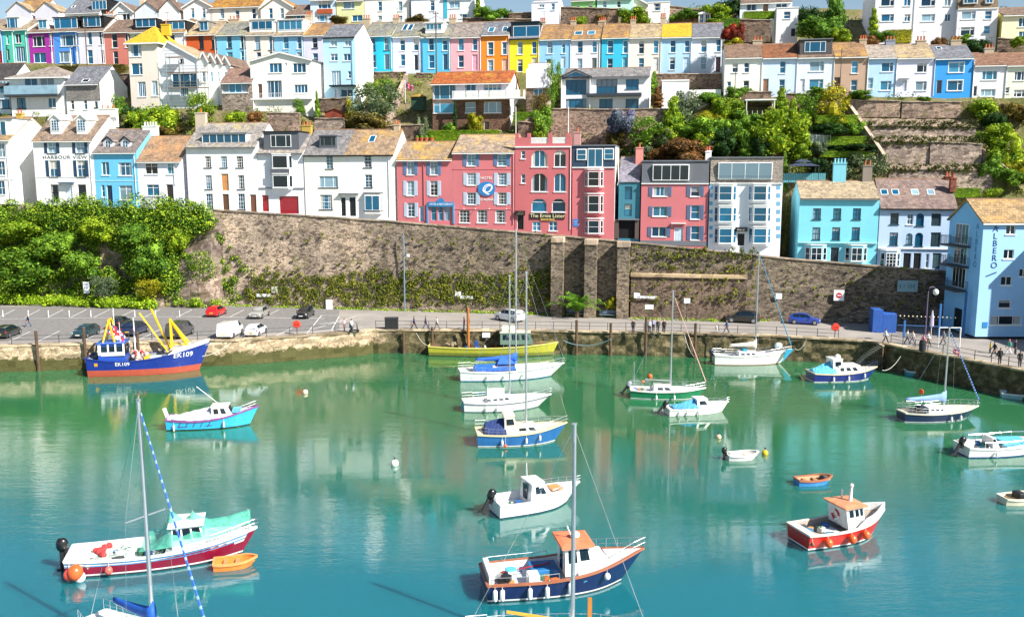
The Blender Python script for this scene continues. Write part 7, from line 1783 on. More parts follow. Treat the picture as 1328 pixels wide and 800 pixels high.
for y, xx in ((-1.6, .50), (1.4, .56)): g = MB(); g.bar((b.X(.73), y*.5, 2.4), (b.X(xx), y, 7.2), .17); b.part('derrick', g, yl)
g = MB(); g.tube([(b.X(.23), .3, 3.7), (b.X(.23), .3, 7.6)], .04, 5); g.tube([(b.X(.29), -.4, 3.7), (b.X(.29), -.4, 6.0)], .03, 5); g.tube([(b.X(.41), .2, 1.2), (b.X(.41), .2, 6.4)], [.12, .06], 6); b.part('aerial', g, GELW)
g = MB(); g.ball((b.X(.26), -.3, 4.15), .38, .38, .3); g.ball((b.X(.3), .6, 4.1), .24); b.part('radar_dome', g, GELW, smooth=True)
flag(b.e, b.X(.175), 4.6, 1.7, 1.5, UJ, .9)
g = MB()
for i in range(26): g.ball((b.X(R.uniform(.4, .52)), R.uniform(-1.1, 1.1), R.uniform(1.3, 2.4)), R.uniform(.18, .32), n=7, k=5)
b.part('net_heap', g, paint('#c9b8b0', .9, var=.2, name='nets'))
for i in range(9): g = MB(); g.ball((b.X(R.uniform(.4, .5)), R.uniform(-1.2, .3), R.uniform(1.9, 2.6)), R.uniform(.12, .2), n=7, k=5); b.part('net_float', g, paint('#c8383a', .6, name='red_floats'))
b.box('fish_crate', b.X(.56), b.X(.66), -1.4, -.2, 1.0, 2.0, paint('#b8c9cc', .6)); b.box('winch', b.X(.5), b.X(.55), -.8, .9, 1.0, 1.9, yl)
g = MB();
for sd in (-1, 1):
 R_ = []
 for i in range(10): t = .72+.275*i/9; z = b.sheer(t); R_.append([(b.xat(t, z), sd*(b.half(t, 1)+.02), z-.02), (b.xat(t, z+.45), sd*(b.half(t, 1)-.04)*.98, z+.5*min(1, i/2)), (b.xat(t, z+.45), sd*max(.0, b.half(t, 1)-.14), z+.5*min(1, i/2)), (b.xat(t, z), sd*max(0, b.half(t, 1)-.1), z-.02)])
 g.loft(R_, True, True)
for i in range(9):
 t, t2 = .74+.25*i/9, .74+.25*(i+1)/9; h1, h2 = b.half(t, 1)-.1, b.half(t2, 1)-.1; g.quad((b.xat(t, 2), -h1, b.sheer(t)+.45), (b.xat(t2, 2), -h2, b.sheer(t2)+.45), (b.xat(t2, 2), h2, b.sheer(t2)+.45), (b.xat(t, 2), h1, b.sheer(t)+.45))
b.part('whaleback', g, GELW)
b.clutter(.36, .6, 1.15, 12)
# 2 pale blue fishing boat
b = Boat('fishing_boat', 'bright sky blue boat with grey cover and white cuddy lying below the trawler', 'boat', (216, 559), (322, 554), 2.5, .85, (gloss('#38b8e4', .35, .3), gloss('#20242a'), AF), bow_rise=1.1, stern_rise=.25, rake=.9, bands=(.02, .1), well=(.05, .55, -.4), gun=gloss('#8a4a8f', .5, .1), tr=.8)
b.cabin(.55, .82, 1.7, .95, GELW, front=.5, roof=GELW, wins=((.12, .38, .35, .85), (.5, .75, .35, .85)), fw=True)
tarp(b, .06, .57, 1.15, 1.95, paint('#bcbcc2', .8, name='grey_canvas'), wf=.92); b.rail(.82, .98, .5, 3, close=True); b.box('blue_cover', b.X(.8), b.X(.9), -.6, .6, 1.35, 1.62, LBC)
b.fend((.1, .7), r=.09, h=.6); g = MB(); g.tube([(b.X(.66), 0, 1.9), (b.X(.36), .3, 3.7)], .03, 5); b.part('whip_aerial', g, GELW); g = MB(); g.bar((b.X(0), 0, .9), (b.X(-.04), 0, 1.9), .12, .3); b.part('stern_board', g, GELW)
g = MB()
for i in range(5): t = .15+i*.09; g.bar((b.xat(t, .35), -b.half(t, .5)-.04, .35), (b.xat(t+.035, .75), -b.half(t+.03, .85)-.04, .78), .05)
g.bar((b.xat(.15, .35), -b.half(.15, .5)-.04, .36), (b.xat(.56, .35), -b.half(.56, .5)-.05, .42), .05); b.part('rubbing_strip', g, gloss('#5a2f78'))
# 3 maroon launch
b = Boat('fishing_launch', 'maroon and white launch draped in green netting with an orange dinghy at its bow', 'boat', (86, 751), (312, 727), 3.1, 1.0, (gloss('#8f1436', .3, .4), GELW, AF), bow_rise=.6, stern_rise=.1, rake=1.0, bands=(.1, .2), well=(.05, .55, -.5), tr=.8, rub=gloss('#eef0f2'), deckm=paint('#dfe1e0', .7))
g = MB()
for i in range(24): t, t2 = .97*i/24, .97*(i+1)/24; q = lambda t, f: (b.xat(t, b.sheer(t)*f), -b.half(t, f)-.022, b.sheer(t)*f); g.quad(q(t, .56), q(t2, .56), q(t2, .78), q(t, .78)); g.quad(q(t, .78), q(t2, .78), q(t2, .97), q(t, .97))
b.part('sheer_band', g, GELW); g = MB()
for k, (f0, f1) in enumerate(((.66, .72), (.8, .87))):
 for i in range(24):
  t, t2 = .0+.97*i/24, .97*(i+1)/24; g.mat(0)
  q = lambda t, f: (b.xat(t, b.sheer(t)*f), -b.half(t, f)-.035, b.sheer(t)*f); g.quad(q(t, f0+.0), q(t2, f0), q(t2, f1), q(t, f1))
b.part('sheer_stripe', g, gloss('#5fa3d6'))
b.cabin(.6, .8, 2.0, 1.3, GELW, front=.3, roof=GELW, wins=((.05, .3, .4, .88), (.36, .62, .4, .88), (.68, .94, .4, .88)), over=.2, name='wheelhouse', doorb=True); b.outboard(.3, s=1.5, m=BLKG);
b.fend((.07,), m=ORG, r=.42, ball=True, h=.7, low=.1); b.fend((.03,), m=gloss('#e04a3a'), r=.3, ball=True, h=.5, low=.4); b.fend((.09,), r=.3, ball=True, h=.5, low=.75); b.fend((.25,), m=gloss('#e86a5a'), r=.22, ball=True, h=.4, low=.3)
b.rail(.8, .99, .5, 4, close=True); g = MB()
for i in range(70): g.ball((b.X(R.uniform(.05, .35)), R.uniform(-1.1, 1.1), R.uniform(.55, .85)), R.uniform(.25, .42), R.uniform(.25, .42), .16, 7, 4)
b.part('net_heap', g, paint('#c9d6cc', .9, var=.25, name='pale_nets')); g = MB()
for i in range(8): g.ball((b.X(R.uniform(.14, .22)), R.uniform(-.9, .9), 1.05), .2, n=7, k=4)
b.part('red_gear', g, paint('#b83a3a', .8))
g = MB()
for i in range(9): x = b.X(R.uniform(.22, .5)); g.bar((x, R.uniform(-1, 1), .6), (x+R.uniform(.5, 1.6), R.uniform(-1, 1), R.uniform(.8, 1.3)), .05)
b.part('gear_pole', g, paint('#5f7a70', .8))
def netmat():
 m, t, bb = nt('green_net'); bb.inputs['Base Color'].default_value = lin('#5fc2a8'); bb.inputs['Roughness'].default_value = .7
 n = noise(t, 3, 3); r = ramp(t, n.outputs['Fac'], [(.3, (.38,)*3), (.7, (.72,)*3)]); t.links.new(r.outputs['Color'], bb.inputs['Alpha']); return m
pk = [(.42, 1.2), (.50, 1.35), (.585, 2.9), (.595, 3.35), (.605, 3.0), (.66, 2.45), (.70, 2.75), (.71, 3.0), (.73, 2.75), (.8, 2.35), (.9, 2.45), (1.0, 2.75)]
g = MB(); n = 34; m = 10
for i in range(n+1):
 t = .42+.58*i/n
 for j in range(m+1):
  f = j/m*2-1; hw = max(.25, b.half(min(t, .97), 1)); zt = interp(pk, t); zs = b.sheer(t)+.1
  g.v.append((b.xat(t, 1), f*hw*(.98), lerp(zt, zs+.25, abs(f)**.8)))
for i in range(n):
 for j in range(m): a = i*(m+1)+j; g.f.append((a, a+m+1, a+m+2, a+1)); g.m.append(0)
b.part('netting', g, netmat(), smooth=True); g = MB()
for t, z in ((.595, 3.35), (.71, 3.0), (.99, 2.75)): g.tube([(b.xat(t, 1), 0, 1), (b.xat(t, 1), 0, z)], .035, 5)
b.part('net_pole', g, ALU)
b.clutter(.08, .55, .55, 10)
# 4 white cuddy cruiser
b = Boat('motor_boat', 'white motorboat with arched side window and black outboard in the middle of the harbour', 'boat', (648, 673), (741, 657), 2.4, .95, (GELW, gloss('#26415f'), AF), bow_rise=.5, rake=1.1, bands=(.02, .1), well=(.04, .42, -.5), tr=.9)
b.cabin(.42, .78, 1.9, 1.25, GELW, z=.75, front=.9, back=.15, roof=GELW, wins=((.25, .5, .45, .85), (.53, .78, .4, .75)), doorb=True); b.outboard(0, s=1.35, tilt=.5); b.rail(.7, .98, .42, 5, close=True)
b.box('foredeck_pad', b.X(.76), b.X(.92), -.5, .5, 1.25, 1.33, gloss('#eb9a5a')); g = MB(); g.tube([(b.X(.45), 0, 2.0), (b.X(.44), 0, 3.3)], .025, 5); b.part('aerial', g, GELW); g = MB()
for i in range(22): t, t2 = .15+.6*i/22, .15+.6*(i+1)/22; q = lambda t, f: (b.xat(t, b.sheer(t)*f), -b.half(t, f)-.01, b.sheer(t)*f); g.quad(q(t, .55+.2*t), q(t2, .55+.2*t2), q(t2, .58+.2*t2), q(t, .58+.2*t))
b.part('hull_stripe', g, paint('#6f7c8c')); g = MB(); g.ball((b.X(.02), -.3, 1.05), .3, .3, .35, 8, 5); b.part('white_bag', g, GELW)
b.clutter(.1, .38, .5, 4)
# 5 navy launch with orange roof
b = Boat('fishing_launch', 'navy blue launch with an orange wheelhouse roof and white fenders, nearest in the middle', 'boat', (632, 781), (812, 765), 3.2, 1.08, (gloss('#17295c', .3, .4), GELW, AF), bow_rise=.75, stern_rise=0, rake=1.4, bands=(.06, .16), well=(.03, .6, -.55), tr=.88, gun=gloss('#a8674a', .5, .1), deckm=paint('#e4e4e2', .6))
b.cabin(.56, .78, 2.0, 1.6, GELW, z=1.0, front=.35, inset=.1, roof=gloss('#ee8258', .45, .1), wins=((.12, .45, .45, .9), (.58, .92, .5, .9)), over=.25, rth=.14, name='wheelhouse', doorb=True); b.cabin(.76, .92, 1.5, .5, GELW, front=.5, wins=())
b.rail(.72, 1.0, .6, 6, close=True); b.rail(.05, .5, .35, 4, mid=False); b.fend((.05, .1, .29, .41, .57), r=.13, h=.68, low=.2); b.fend((.82,), r=.18, h=.4, ball=True, low=.3); b.hulltext('S', .68, .55, .55, gloss('#4fb8d8'), name='hull_mark')
g = MB(); g.ball((b.X(.66), 0, 2.95), .28, .28, .2); g.tube([(b.X(.64), 0, 2.7), (b.X(.6), 0, 3.5)], .04, 5); b.part('radar_dome', g, GELW, smooth=True)
b.box('stern_seat', b.X(.01), b.X(.05), -1.2, 1.2, .7, 1.5, GELW); b.box('engine_box', b.X(.3), b.X(.38), -.9, -.1, .6, 1.15, GELW); b.box('blue_tarpaulin', b.X(.34), b.X(.54), -.2, 1.1, .62, 1.1, paint('#1f6fa8', .6))
g = MB(); g.lathe([(.22, 0), (.3, .1), (.3, .3), (.2, .34)], (b.X(.14), -.9, 1.0), 10); b.part('pot_hauler', g, RUBB); g = MB(); g.bar((b.X(.12), .2, 1.0), (b.X(.5), .5, 1.2), .06); b.part('boat_hook', g, paint('#a03038'))
g = MB(); g.lathe([(.28, -.05), (.36, 0), (.28, .05)], (b.X(.2), .3, 1.1), 12); b.part('rope_coil', g, LBC)
b.clutter(.08, .52, .56, 9)
# 6 red boat
b = Boat('fishing_boat', 'bright red fishing boat with white wheelhouse, rusty orange roof and orange buoys', 'boat', (1047, 714), (1145, 698), 2.5, 1.0, (gloss('#c8281c', .35, .3), GELW, AF), bow_rise=.55, stern_rise=.05, rake=.8, bands=(.06, .16), well=(.1, .6, -.45), tr=.9, rub=gloss('#c8281c'), deckm=paint('#a99d92', .8), gun=paint('#d9cfc2', .7))
rs = paint('#e0926a', .7, var=.2, name='rusty_roof'); b.cabin(.52, .76, 1.9, 1.35, GELW, z=.95, front=.2, back=-.2, inset=.08, roof=rs, wins=((.15, .4, .55, .88), (.5, .7, .55, .88), (.78, .95, .55, .88)), over=.2, doorb=True, name='wheelhouse')
g = MB()
for sd in (-1, 1):
 R_ = []
 for i in range(12): t = .6+.4*i/11; z = b.sheer(t); q = min(1, i/3); R_.append([(b.xat(t, z), sd*(b.half(t, 1)+.03), z), (b.xat(t, z), sd*(b.half(t, 1)+.0), z+.45*q), (b.xat(t, z), sd*max(0, b.half(t, 1)-.1), z+.45*q), (b.xat(t, z), sd*max(0, b.half(t, 1)-.1), z)])
 g.loft(R_, True, True)
b.part('white_bulwark', g, GELW); b.fend((.2, .5, .68), m=ORG, r=.26, ball=True, h=.5, low=.2)
g = MB(); n = 20
for i in range(n): a0, a1 = 2*PI*i/n, 2*PI*(i+1)/n; g.mat(0 if (i//5) % 2 else 1).tube([(b.X(.52)-.16, .15+.3*math.cos(a0), 1.6+.3*math.sin(a0)), (b.X(.52)-.16, .15+.3*math.cos(a1), 1.6+.3*math.sin(a1))], .07, 6, False)
b.part('lifebuoy', g, [gloss('#c8281c'), GELW]); g = MB(); g.tube([(b.X(.66), 0, 2.4), (b.X(.67), 0, 3.4)], [.12, .08], 8); g.tube([(b.X(.62), .5, 2.4), (b.X(.62), .5, 3.0)], .06, 6); g.ball((b.X(.67), 0, 3.4), .13); b.part('mast_light', g, GELW)
b.box('stern_deck', b.X(0)+.1, b.X(.1), -1.0, 1.0, .8, 1.0, paint('#e0d4c8', .7)); b.box('hatch', b.X(.3), b.X(.48), -.5, .5, .55, .72, paint('#cfd4dc', .6)); b.fend((.02,), m=paint('#7a5a3a'), r=.12, h=.3, sides=(-1,))
b.clutter(.12, .48, .6, 8)
# 7 white ketch with blue covers
def yacht(label, stern, bow, B, fb, hull, boot, mt, mh, boom=0, cover=None, furl=None, cab=(.35, .7, 1.5, .45), bands=(.02, .1), rails=True, fend=(), rake=1.3, name='sailing_yacht', tr=.55, gun=None, well=(.06, .3, -.35), br=.35, wins=((.1, .28, .3, .8), (.36, .54, .3, .8), (.62, .8, .3, .8)), spread=.5, stay=True, deckm=None, group=None, bz=.9, mr=.09, back=True, cabm=None):
 b = Boat(name, label, 'yacht', stern, bow, B, fb, (hull, boot, AF), bow_rise=br, stern_rise=.08, rake=rake, bands=bands, well=well, tr=tr, gun=gun, deckm=deckm)
 b.cabin(cab[0], cab[1], cab[2], cab[3], cabm or GELW, front=.6, back=.05, wins=wins, fw=False, roof=cabm or GELW, over=.02)
 b.mast(mt, mh, boom=boom, cover=cover, furl=furl, spread=spread, stay=stay, bz=bz, r=mr, back=back)
 if rails: b.rail(.78, .99, .55, 4, close=True); b.rail(.0, .14, .6, 3); b.rail(.14, .78, .5, 7, r=.012)
 b.fend(fend, r=.1, h=.5); return b
def mast_h(px, ytop, b, t): # height of the mast so that its top meets the photo
 p = b.e.matrix_world if False else None
 loc = Vector(b.e.location); yaw = b.e.rotation_euler[2]; x = b.X(t); Y = loc.y+x*math.sin(yaw); return at(px, ytop, Y).z-b.sheer(t)
MHU = lambda px, yt, y0: at(px, yt, gnd(px, y0).y).z      # mast top height above water for a boat whose waterline is y0
b = yacht('tall white yacht with a bright blue cockpit cover, second out from the quay', (598, 496), (716, 491), 3.4, 1.1, gloss('#eef2f4'), gloss('#2b6fa8'), .62, MHU(676, 298, 491)-1.2, boom=4.6, cover=BLUC, rake=1.7, fend=(.28, .46, .66), br=.4, mr=.1)
tarp(b, .16, .6, 1.7, 1.75, BLUC, wf=.8)
g = MB(); g.poly([(b.X(.4), -.9, 1.8), (b.X(.62), -.9, 1.8), (b.X(.46), 0, 2.7)]); g.poly([(b.X(.4), .9, 1.8), (b.X(.62), .9, 1.8), (b.X(.46), 0, 2.7)]); g.poly([(b.X(.4), -.9, 1.8), (b.X(.46), 0, 2.7), (b.X(.4), .9, 1.8)]); g.poly([(b.X(.62), -.9, 1.8), (b.X(.46), 0, 2.7), (b.X(.62), .9, 1.8)]); b.part('tented_cover', g, BLUC)
# 8 white sloop
b = yacht('plain white sloop with a white board on its cabin between two other yachts', (603, 536), (700, 531), 2.9, .95, GELW, gloss('#8a94a8'), .62, MHU(667, 358, 530)-1.0, boom=0, rake=1.4, fend=(.28, .42), br=.35, stay=True)
b.box('white_board', b.X(.3), b.X(.53), -.7, -.6, 1.2, 2.25, GELW); b.box('boarding_ladder', b.X(-.02), b.X(.0), -.3, .3, .2, .9, LBC)
g = MB()
for i in range(24): t, t2 = i/24, (i+1)/24; q = lambda t, f: (b.xat(t, b.sheer(t)*f), -b.half(t, f)-.035, b.sheer(t)*f); g.quad(q(t, .74), q(t2, .74), q(t2, .82), q(t, .82))
b.part('sheer_stripe', g, paint('#8f8aa8'))
# 9 blue motor sailer
b = yacht('mid blue motor-sailer with a cream deck and navy cockpit tent', (620, 580), (722, 576), 3.0, 1.05, gloss('#2f6fb0', .3, .4), GELW, .63, MHU(694, 352, 575)-1.3, rake=1.1, tr=.8, gun=gloss('#e9d8a8'), deckm=CREAMG, cabm=CREAMG, cab=(.5, .82, 1.7, .5), wins=((.08, .42, .25, .75), (.55, .85, .25, .75)), fend=(.3, .6, .76), br=.55)
b.cabin(.34, .52, 1.9, 1.5, CREAMG, z=1.0, front=.4, roof=CREAMG, wins=((.15, .85, .5, .85),), name='wheelhouse'); tarp(b, .1, .36, 1.9, 2.2, paint('#22366a', .8, name='navy_canvas'), wf=.9); b.fend((.34,), m=ORG, r=.14, ball=True, h=.28, low=.8)
# 10 yellow hull
b = Boat('old_boat', 'old yellow hulled working boat lying along the quay behind the tall white yacht', 'boat', (556, 462), (716, 463), 3.4, 1.15, (gloss('#bdb838', .6, .1), gloss('#7f862c', .6, .1), AF), bow_rise=.5, stern_rise=.1, rake=.8, bands=(.1, .5), well=(.06, .58, -.4), tr=.7, rub=gloss('#d9cf3a', .5, .1), deckm=paint('#6b4f3c', .9), gun=paint('#d8cf6a', .7))
b.cabin(.58, .84, 2.0, 1.5, paint('#5f7a6a', .7), z=1.5, front=.3, roof=CREAMG, wins=((.08, .3, .4, .85), (.38, .62, .4, .85), (.7, .92, .4, .85)), name='wheelhouse'); b.box('cabin_top_cover', b.X(.58), b.X(.7), -.8, .8, 3.05, 3.75, CREAMG, c=.2); g = MB(); g.tube([(b.X(.32), -.4, 1.2), (b.X(.32), -.4, 4.3)], [.18, .14], 7); b.part('samson_post', g, paint('#b5702e')); g = MB()
for i in range(12): g.ball((b.X(R.uniform(.1, .22)), R.uniform(-.9, .9), 1.35), R.uniform(.15, .3), n=7, k=4)
b.part('rope_heap', g, paint('#8f8068', .9)); b.box('blue_drum', b.X(.37), b.X(.4), -.9, -.4, 1.1, 1.9, gloss('#2a4f9c'))
b.clutter(.1, .55, .85, 12)
# 11 green sloop
b = yacht('green hulled sloop with white deck and grey outboard right of the middle', (818, 517), (905, 519), 2.5, .85, gloss('#1f8a5c', .35, .3), GELW, .6, MHU(885, 379, 518)-.9, boom=2.6, cover=None, rake=.9, tr=.7, cab=(.34, .68, 1.5, .5), wins=((.2, .48, .3, .8), (.58, .85, .3, .8)), fend=(.38, .64), furl=(paint('#cfa398', .8), paint('#d8b5aa', .8), .05), br=.35, spread=0, mr=.09)
b.outboard(.1, m=gloss('#9aa0a6'), s=1.2, tilt=.6); b.fend((.2,), m=ORG, r=.16, ball=True, h=.3, sides=(1,), low=-.6); g = MB(); g.tube([(b.X(.05), .3, .8), (b.X(.05), .3, 3.6)], .04, 5); b.part('ensign_staff', g, ALU)
b.clutter(.06, .3, .6, 5)
# 12 small white/blue motorboat
b = Boat('motor_boat', 'small white motorboat with a sky blue sloping cover beside the green sloop', 'boat', (868, 540), (940, 536), 2.0, .65, (GELW, GELW, AF), bow_rise=.6, rake=.7, bands=(.02, .08), well=(.05, .5, -.3), tr=.9, rub=gloss('#2b3f8f'))
b.cabin(.5, .8, 1.5, .85, GELW, z=.6, front=.7, roof=GELW, wins=((.2, .75, .4, .85),)); tarp(b, .1, .52, .85, 1.5, gloss('#4f9ed0', .6, .1), wf=.9); b.outboard(0, s=1.2, tilt=.7); b.rail(.78, .98, .35, 3, close=True); b.fend((.16, .3, .5), r=.08, h=.45, low=.15)
# 13 yacht against the quay
b = yacht('white yacht with torn sail cover and turquoise jib bag tied below the black car', (928, 474), (1014, 473), 2.2, 1.15, GELW, paint('#b58a78', .7), .62, MHU(984, 326, 470)-1.2, boom=3.2, cover=paint('#d3cabc', .8), rake=1.4, furl=(gloss('#3f8fb8', .5, .1), gloss('#55a8cc', .5, .1), .02), br=.35, spread=0)
b.outboard(0, m=gloss('#2a3550'), s=1.2); g = MB(); g.poly([(b.xat(.93, 1.6), -.8, 1.9), (b.xat(1.0, 1.6), -.7, 1.9), (b.xat(.955, .5), -.95, .35)]); g.poly([(b.xat(.93, 1.6), -.72, 1.9), (b.xat(1.0, 1.6), -.62, 1.9), (b.xat(.955, .5), -.9, .35)]); b.part('hanging_bag', g, paint('#1f8fb0', .7)); g = MB(); g.ball((b.X(.97), 0, 2.2), .5, .4, .4, 8, 6); b.part('jib_bag', g, paint('#c3d8dc', .8)); b.box('turquoise_cover', b.X(.42), b.X(.48), -.5, .5, 1.55, 1.9, gloss('#2aa0b8'))
# 14 cabin cruiser
b = Boat('cabin_cruiser', 'navy and white cabin cruiser with a pale blue cockpit canopy near the harbour steps', 'boat', (1056, 496), (1132, 494), 2.9, .95, (gloss('#1f2f86', .3, .4), GELW, AF), bow_rise=.5, rake=1.0, bands=(.02, .1), well=(.04, .35, -.3), tr=.85, gun=gloss('#e9d8b0'))
b.cabin(.42, .88, 2.0, .75, GELW, front=.7, roof=GELW, wins=((.05, .22, .3, .8), (.32, .5, .3, .8), (.6, .78, .3, .8))); b.cabin(.32, .55, 1.9, 1.5, GELW, z=.95, front=.5, roof=GELW, wins=((.2, .8, .5, .85),), name='wheelhouse'); tarp(b, .02, .36, 1.3, 2.3, LBC, wf=.95); g = MB(); g.ball((b.X(.45), 0, 2.65), .32, .32, .28); b.part('radar_dome', g, GELW, smooth=True); b.rail(.82, 1, .55, 3, close=True, m=gloss('#2a3f6a')); b.fend((.3, .55, .82), r=.11, h=.5, low=.3)
# 15 navy yacht
b = yacht('slim navy yacht with a blue boom cover and blue furled jib in the dark corner', (1176, 549), (1262, 545), 2.7, .85, gloss('#1c2c52', .3, .4), gloss('#c9ccd6'), .64, MHU(1244, 426, 546)-1.0, boom=3.9, cover=paint('#7f9fd8', .7, name='lilac_canvas'), furl=(gloss('#2a5fb8', .5, .1), gloss('#a9c4e8', .5, .1), .04), rake=1.2, deckm=CREAMG, gun=gloss('#d9d3c4'), fend=(.62, .76), spread=.7)
b.cabin(.26, .4, 1.3, .55, DGL, front=.4, wins=(), fw=False, name='sprayhood'); b.fend((.44,), m=ORG, r=.25, ball=True, h=.4, sides=(1,), low=-1.6); flag(b.e, b.X(.72), 6.2, .7, .5, [gloss('#c23a48'), gloss('#c23a48'), gloss('#e8d0d4')], .2)
# 16 white motorboat at the edge
b = Boat('motor_boat', 'white open motorboat with pale blue covers at the photo edge', 'boat', (1256, 594), (1352, 590), 2.6, .8, (GELW, gloss('#2a4a9c'), AF), bow_rise=.5, rake=1.0, bands=(.02, .1), well=(.05, .5, -.4), tr=.85, rub=gloss('#6fa8dc'))
b.outboard(-.3, s=1.3, tilt=.5); b.cabin(.34, .44, 1.5, .8, GELW, front=.35, roof=None, wins=((.1, .8, .4, .9),)); b.cabin(.48, .9, 1.7, .4, LBC, front=.5, wins=(), fw=False, name='fore_cover'); b.rail(.2, .98, .5, 7, close=True, r=.03, mid=False); b.box('cream_cushion', b.X(.02), b.X(.2), .2, 1.0, .75, 1.0, CREAMG); b.fend((.33,), r=.09, h=.4, low=.2)
b.clutter(.08, .32, .5, 5)
# dinghies
def dinghy(label, s, w, B, fb, hull, inner, extra=None, name='rowing_dinghy', gun=None, tr=.7, **k):
 b = Boat(name, label, 'dinghy', s, w, B, fb, (hull, hull, hull), bow_rise=k.get('br', .35), rake=.35, bands=(.0, .05), well=(.04, .94, -fb*.75), tr=tr, deckm=inner, gun=gun, full=.9)
 for t in (.3, .62): b.box('thwart', b.X(t)-.12, b.X(t)+.12, -b.half(t, 1)*.92, b.half(t, 1)*.92, fb*.62, fb*.7, TEAK, c=.01)
 if extra: extra(b)
 return b
dinghy('white and grey tender with a small outboard beside the yellow buoy', (946, 598), (982, 596), 1.35, .42, gloss('#e6e4e2'), paint('#cfcac2', .7), lambda b: (b.outboard(0, s=1.0), tarp(b, .08, .5, .62, .58, paint('#e3d8cc', .8), wf=.9)))
dinghy('blue wooden rowing dinghy with brown seats floating ahead of the red boat', (1037, 631), (1078, 628), 1.3, .42, gloss('#3f8fd6', .4, .2), paint('#c09a7a', .8), lambda b: b.box('black_bag', b.X(.78), b.X(.9), -.3, .3, .2, .5, RUBB), gun=paint('#a8684a', .7))
dinghy('cream dinghy with a black outboard cut by the photo edge', (1306, 656), (1350, 653), 1.5, .45, gloss('#e6dcc0'), paint('#d0c4a8', .8), lambda b: b.box('black_cover', b.X(.4), b.X(.6), -.4, .4, .3, .75, RUBB), gun=gloss('#e9e2cc'))
dinghy('turquoise punt moored in the shadow of the quay wall', (1176, 487), (1206, 488), 1.5, .5, gloss('#4fb0bc', .5, .1), gloss('#7fc6cc', .5, .1), tr=.9)
dinghy('pale turquoise punt under the quay wall at the photo edge', (1299, 516), (1350, 520), 1.6, .5, gloss('#9fd2d2', .5, .1), gloss('#bfe0de', .5, .1), tr=.9)
dinghy('small orange dinghy lying under the bow of the maroon launch', (277, 741), (326, 736), 1.25, .4, gloss('#ef8a3a', .4, .2), gloss('#f0873a', .4, .2), tr=.85, gun=gloss('#f4a05a', .4, .2))
# foreground yachts, only their rigs and sterns reach into the photo
b = yacht('foreground yacht with blue boom cover and spiral blue furled jib', (96, 836), (236, 908), 2.8, 1.0, GELW, gloss('#2a4f9c'), .6, MHU(181, 516, 862)-1.1, boom=3.0, cover=BLUC, furl=(gloss('#2a62b8', .5, .1), gloss('#8fb0dc', .5, .1), .03), rake=1.2, bz=1.25, spread=.54, br=.3, mr=.11)
b = yacht('foreground yacht with a bare grey mast and long yellow boom', (602, 866), (804, 868), 2.8, 1.0, gloss('#2a3f6a'), GELW, .7, MHU(748, 551, 850)-1.0, rake=1.3, spread=.0, br=.3, stay=True, mr=.11)
g = MB(); g.bar((b.X(.72), -.2, 1.9), (b.X(.27), -.6, 2.6), .11); b.part('wooden_boom', g, gloss('#d8a93a')); g = MB(); g.bar((b.X(.82), .8, .8), (b.X(.82), .8, 2.6), .2); b.part('wooden_post', g, paint('#b5752e'))
# buoys
for px, py, r, m, lab in ((512, 603, .32, GELW, 'plain white round buoy alone in the middle water'), (396, 510, .3, gloss('#f2cdb8'), 'pale peach buoy alone off the car park quay'), (992, 589, .27, gloss('#f0c020'), 'yellow buoy beside the white and grey tender'), (932, 568, .24, gloss('#f0c8a0'), 'pale orange buoy between the motorboat and the tender'), (843, 489, .28, ORG, 'orange buoy behind the green sloop')):
 p = gnd(px, py); e = empty('mooring_buoy', (p.x, p.y, 0), 0, lab, 'buoy'); g = MB(); g.ball((0, 0, r*.45), r, r, r, 12, 8); fb_ = g.build('float', m, e, smooth=True); g = MB(); g.lathe([(.04, 0), (.04, .12), (.09, .14), (.09, .18), (.04, .2)], (0, 0, r*1.4), 8); g.build('mooring_ring', LEAD, e)
# mooring ropes
def rope(label, pts, r=.03, m=None):
 g = MB(); P = []
 A, Bv = Vector(pts[0]), Vector(pts[1]); sag = pts[2]
 for i in range(17): f = i/16; p = A.lerp(Bv, f); p.z -= sag*4*f*(1-f); P.append(p-A)
 g.tube(P, r, 5); o = g.build('mooring_rope', m or ROPE); o.location = A; tag(o, label, 'rope')
rope('pale blue mooring rope swagging from the yellow boat bow to a quay post', (gnd(724, 438, 2.0), gnd(792, 440, 2.9), .9), .05, paint('#a8c4cc', .9))
rope('grey rope from the yellow boat stern up to the quay', (gnd(556, 448, 1.6), gnd(540, 432, 3.0), .4))
rope('pale rope from the green sloop bow to the quay', (gnd(900, 462, 2.0), gnd(888, 435, 3.0), .4)); rope('rope looping from the quayside white yacht bow to the wall', (gnd(1031, 452, 1.6), gnd(1046, 440, 2.8), .6))
rope('yellowish rope from the cabin cruiser to the quay corner', (gnd(1144, 480, 1.2), gnd(1168, 462, 2.6), .5)); rope('long thin rope from the trawler bow to the quay', (gnd(262, 462, 2.2), gnd(300, 444, 3.0), .3))
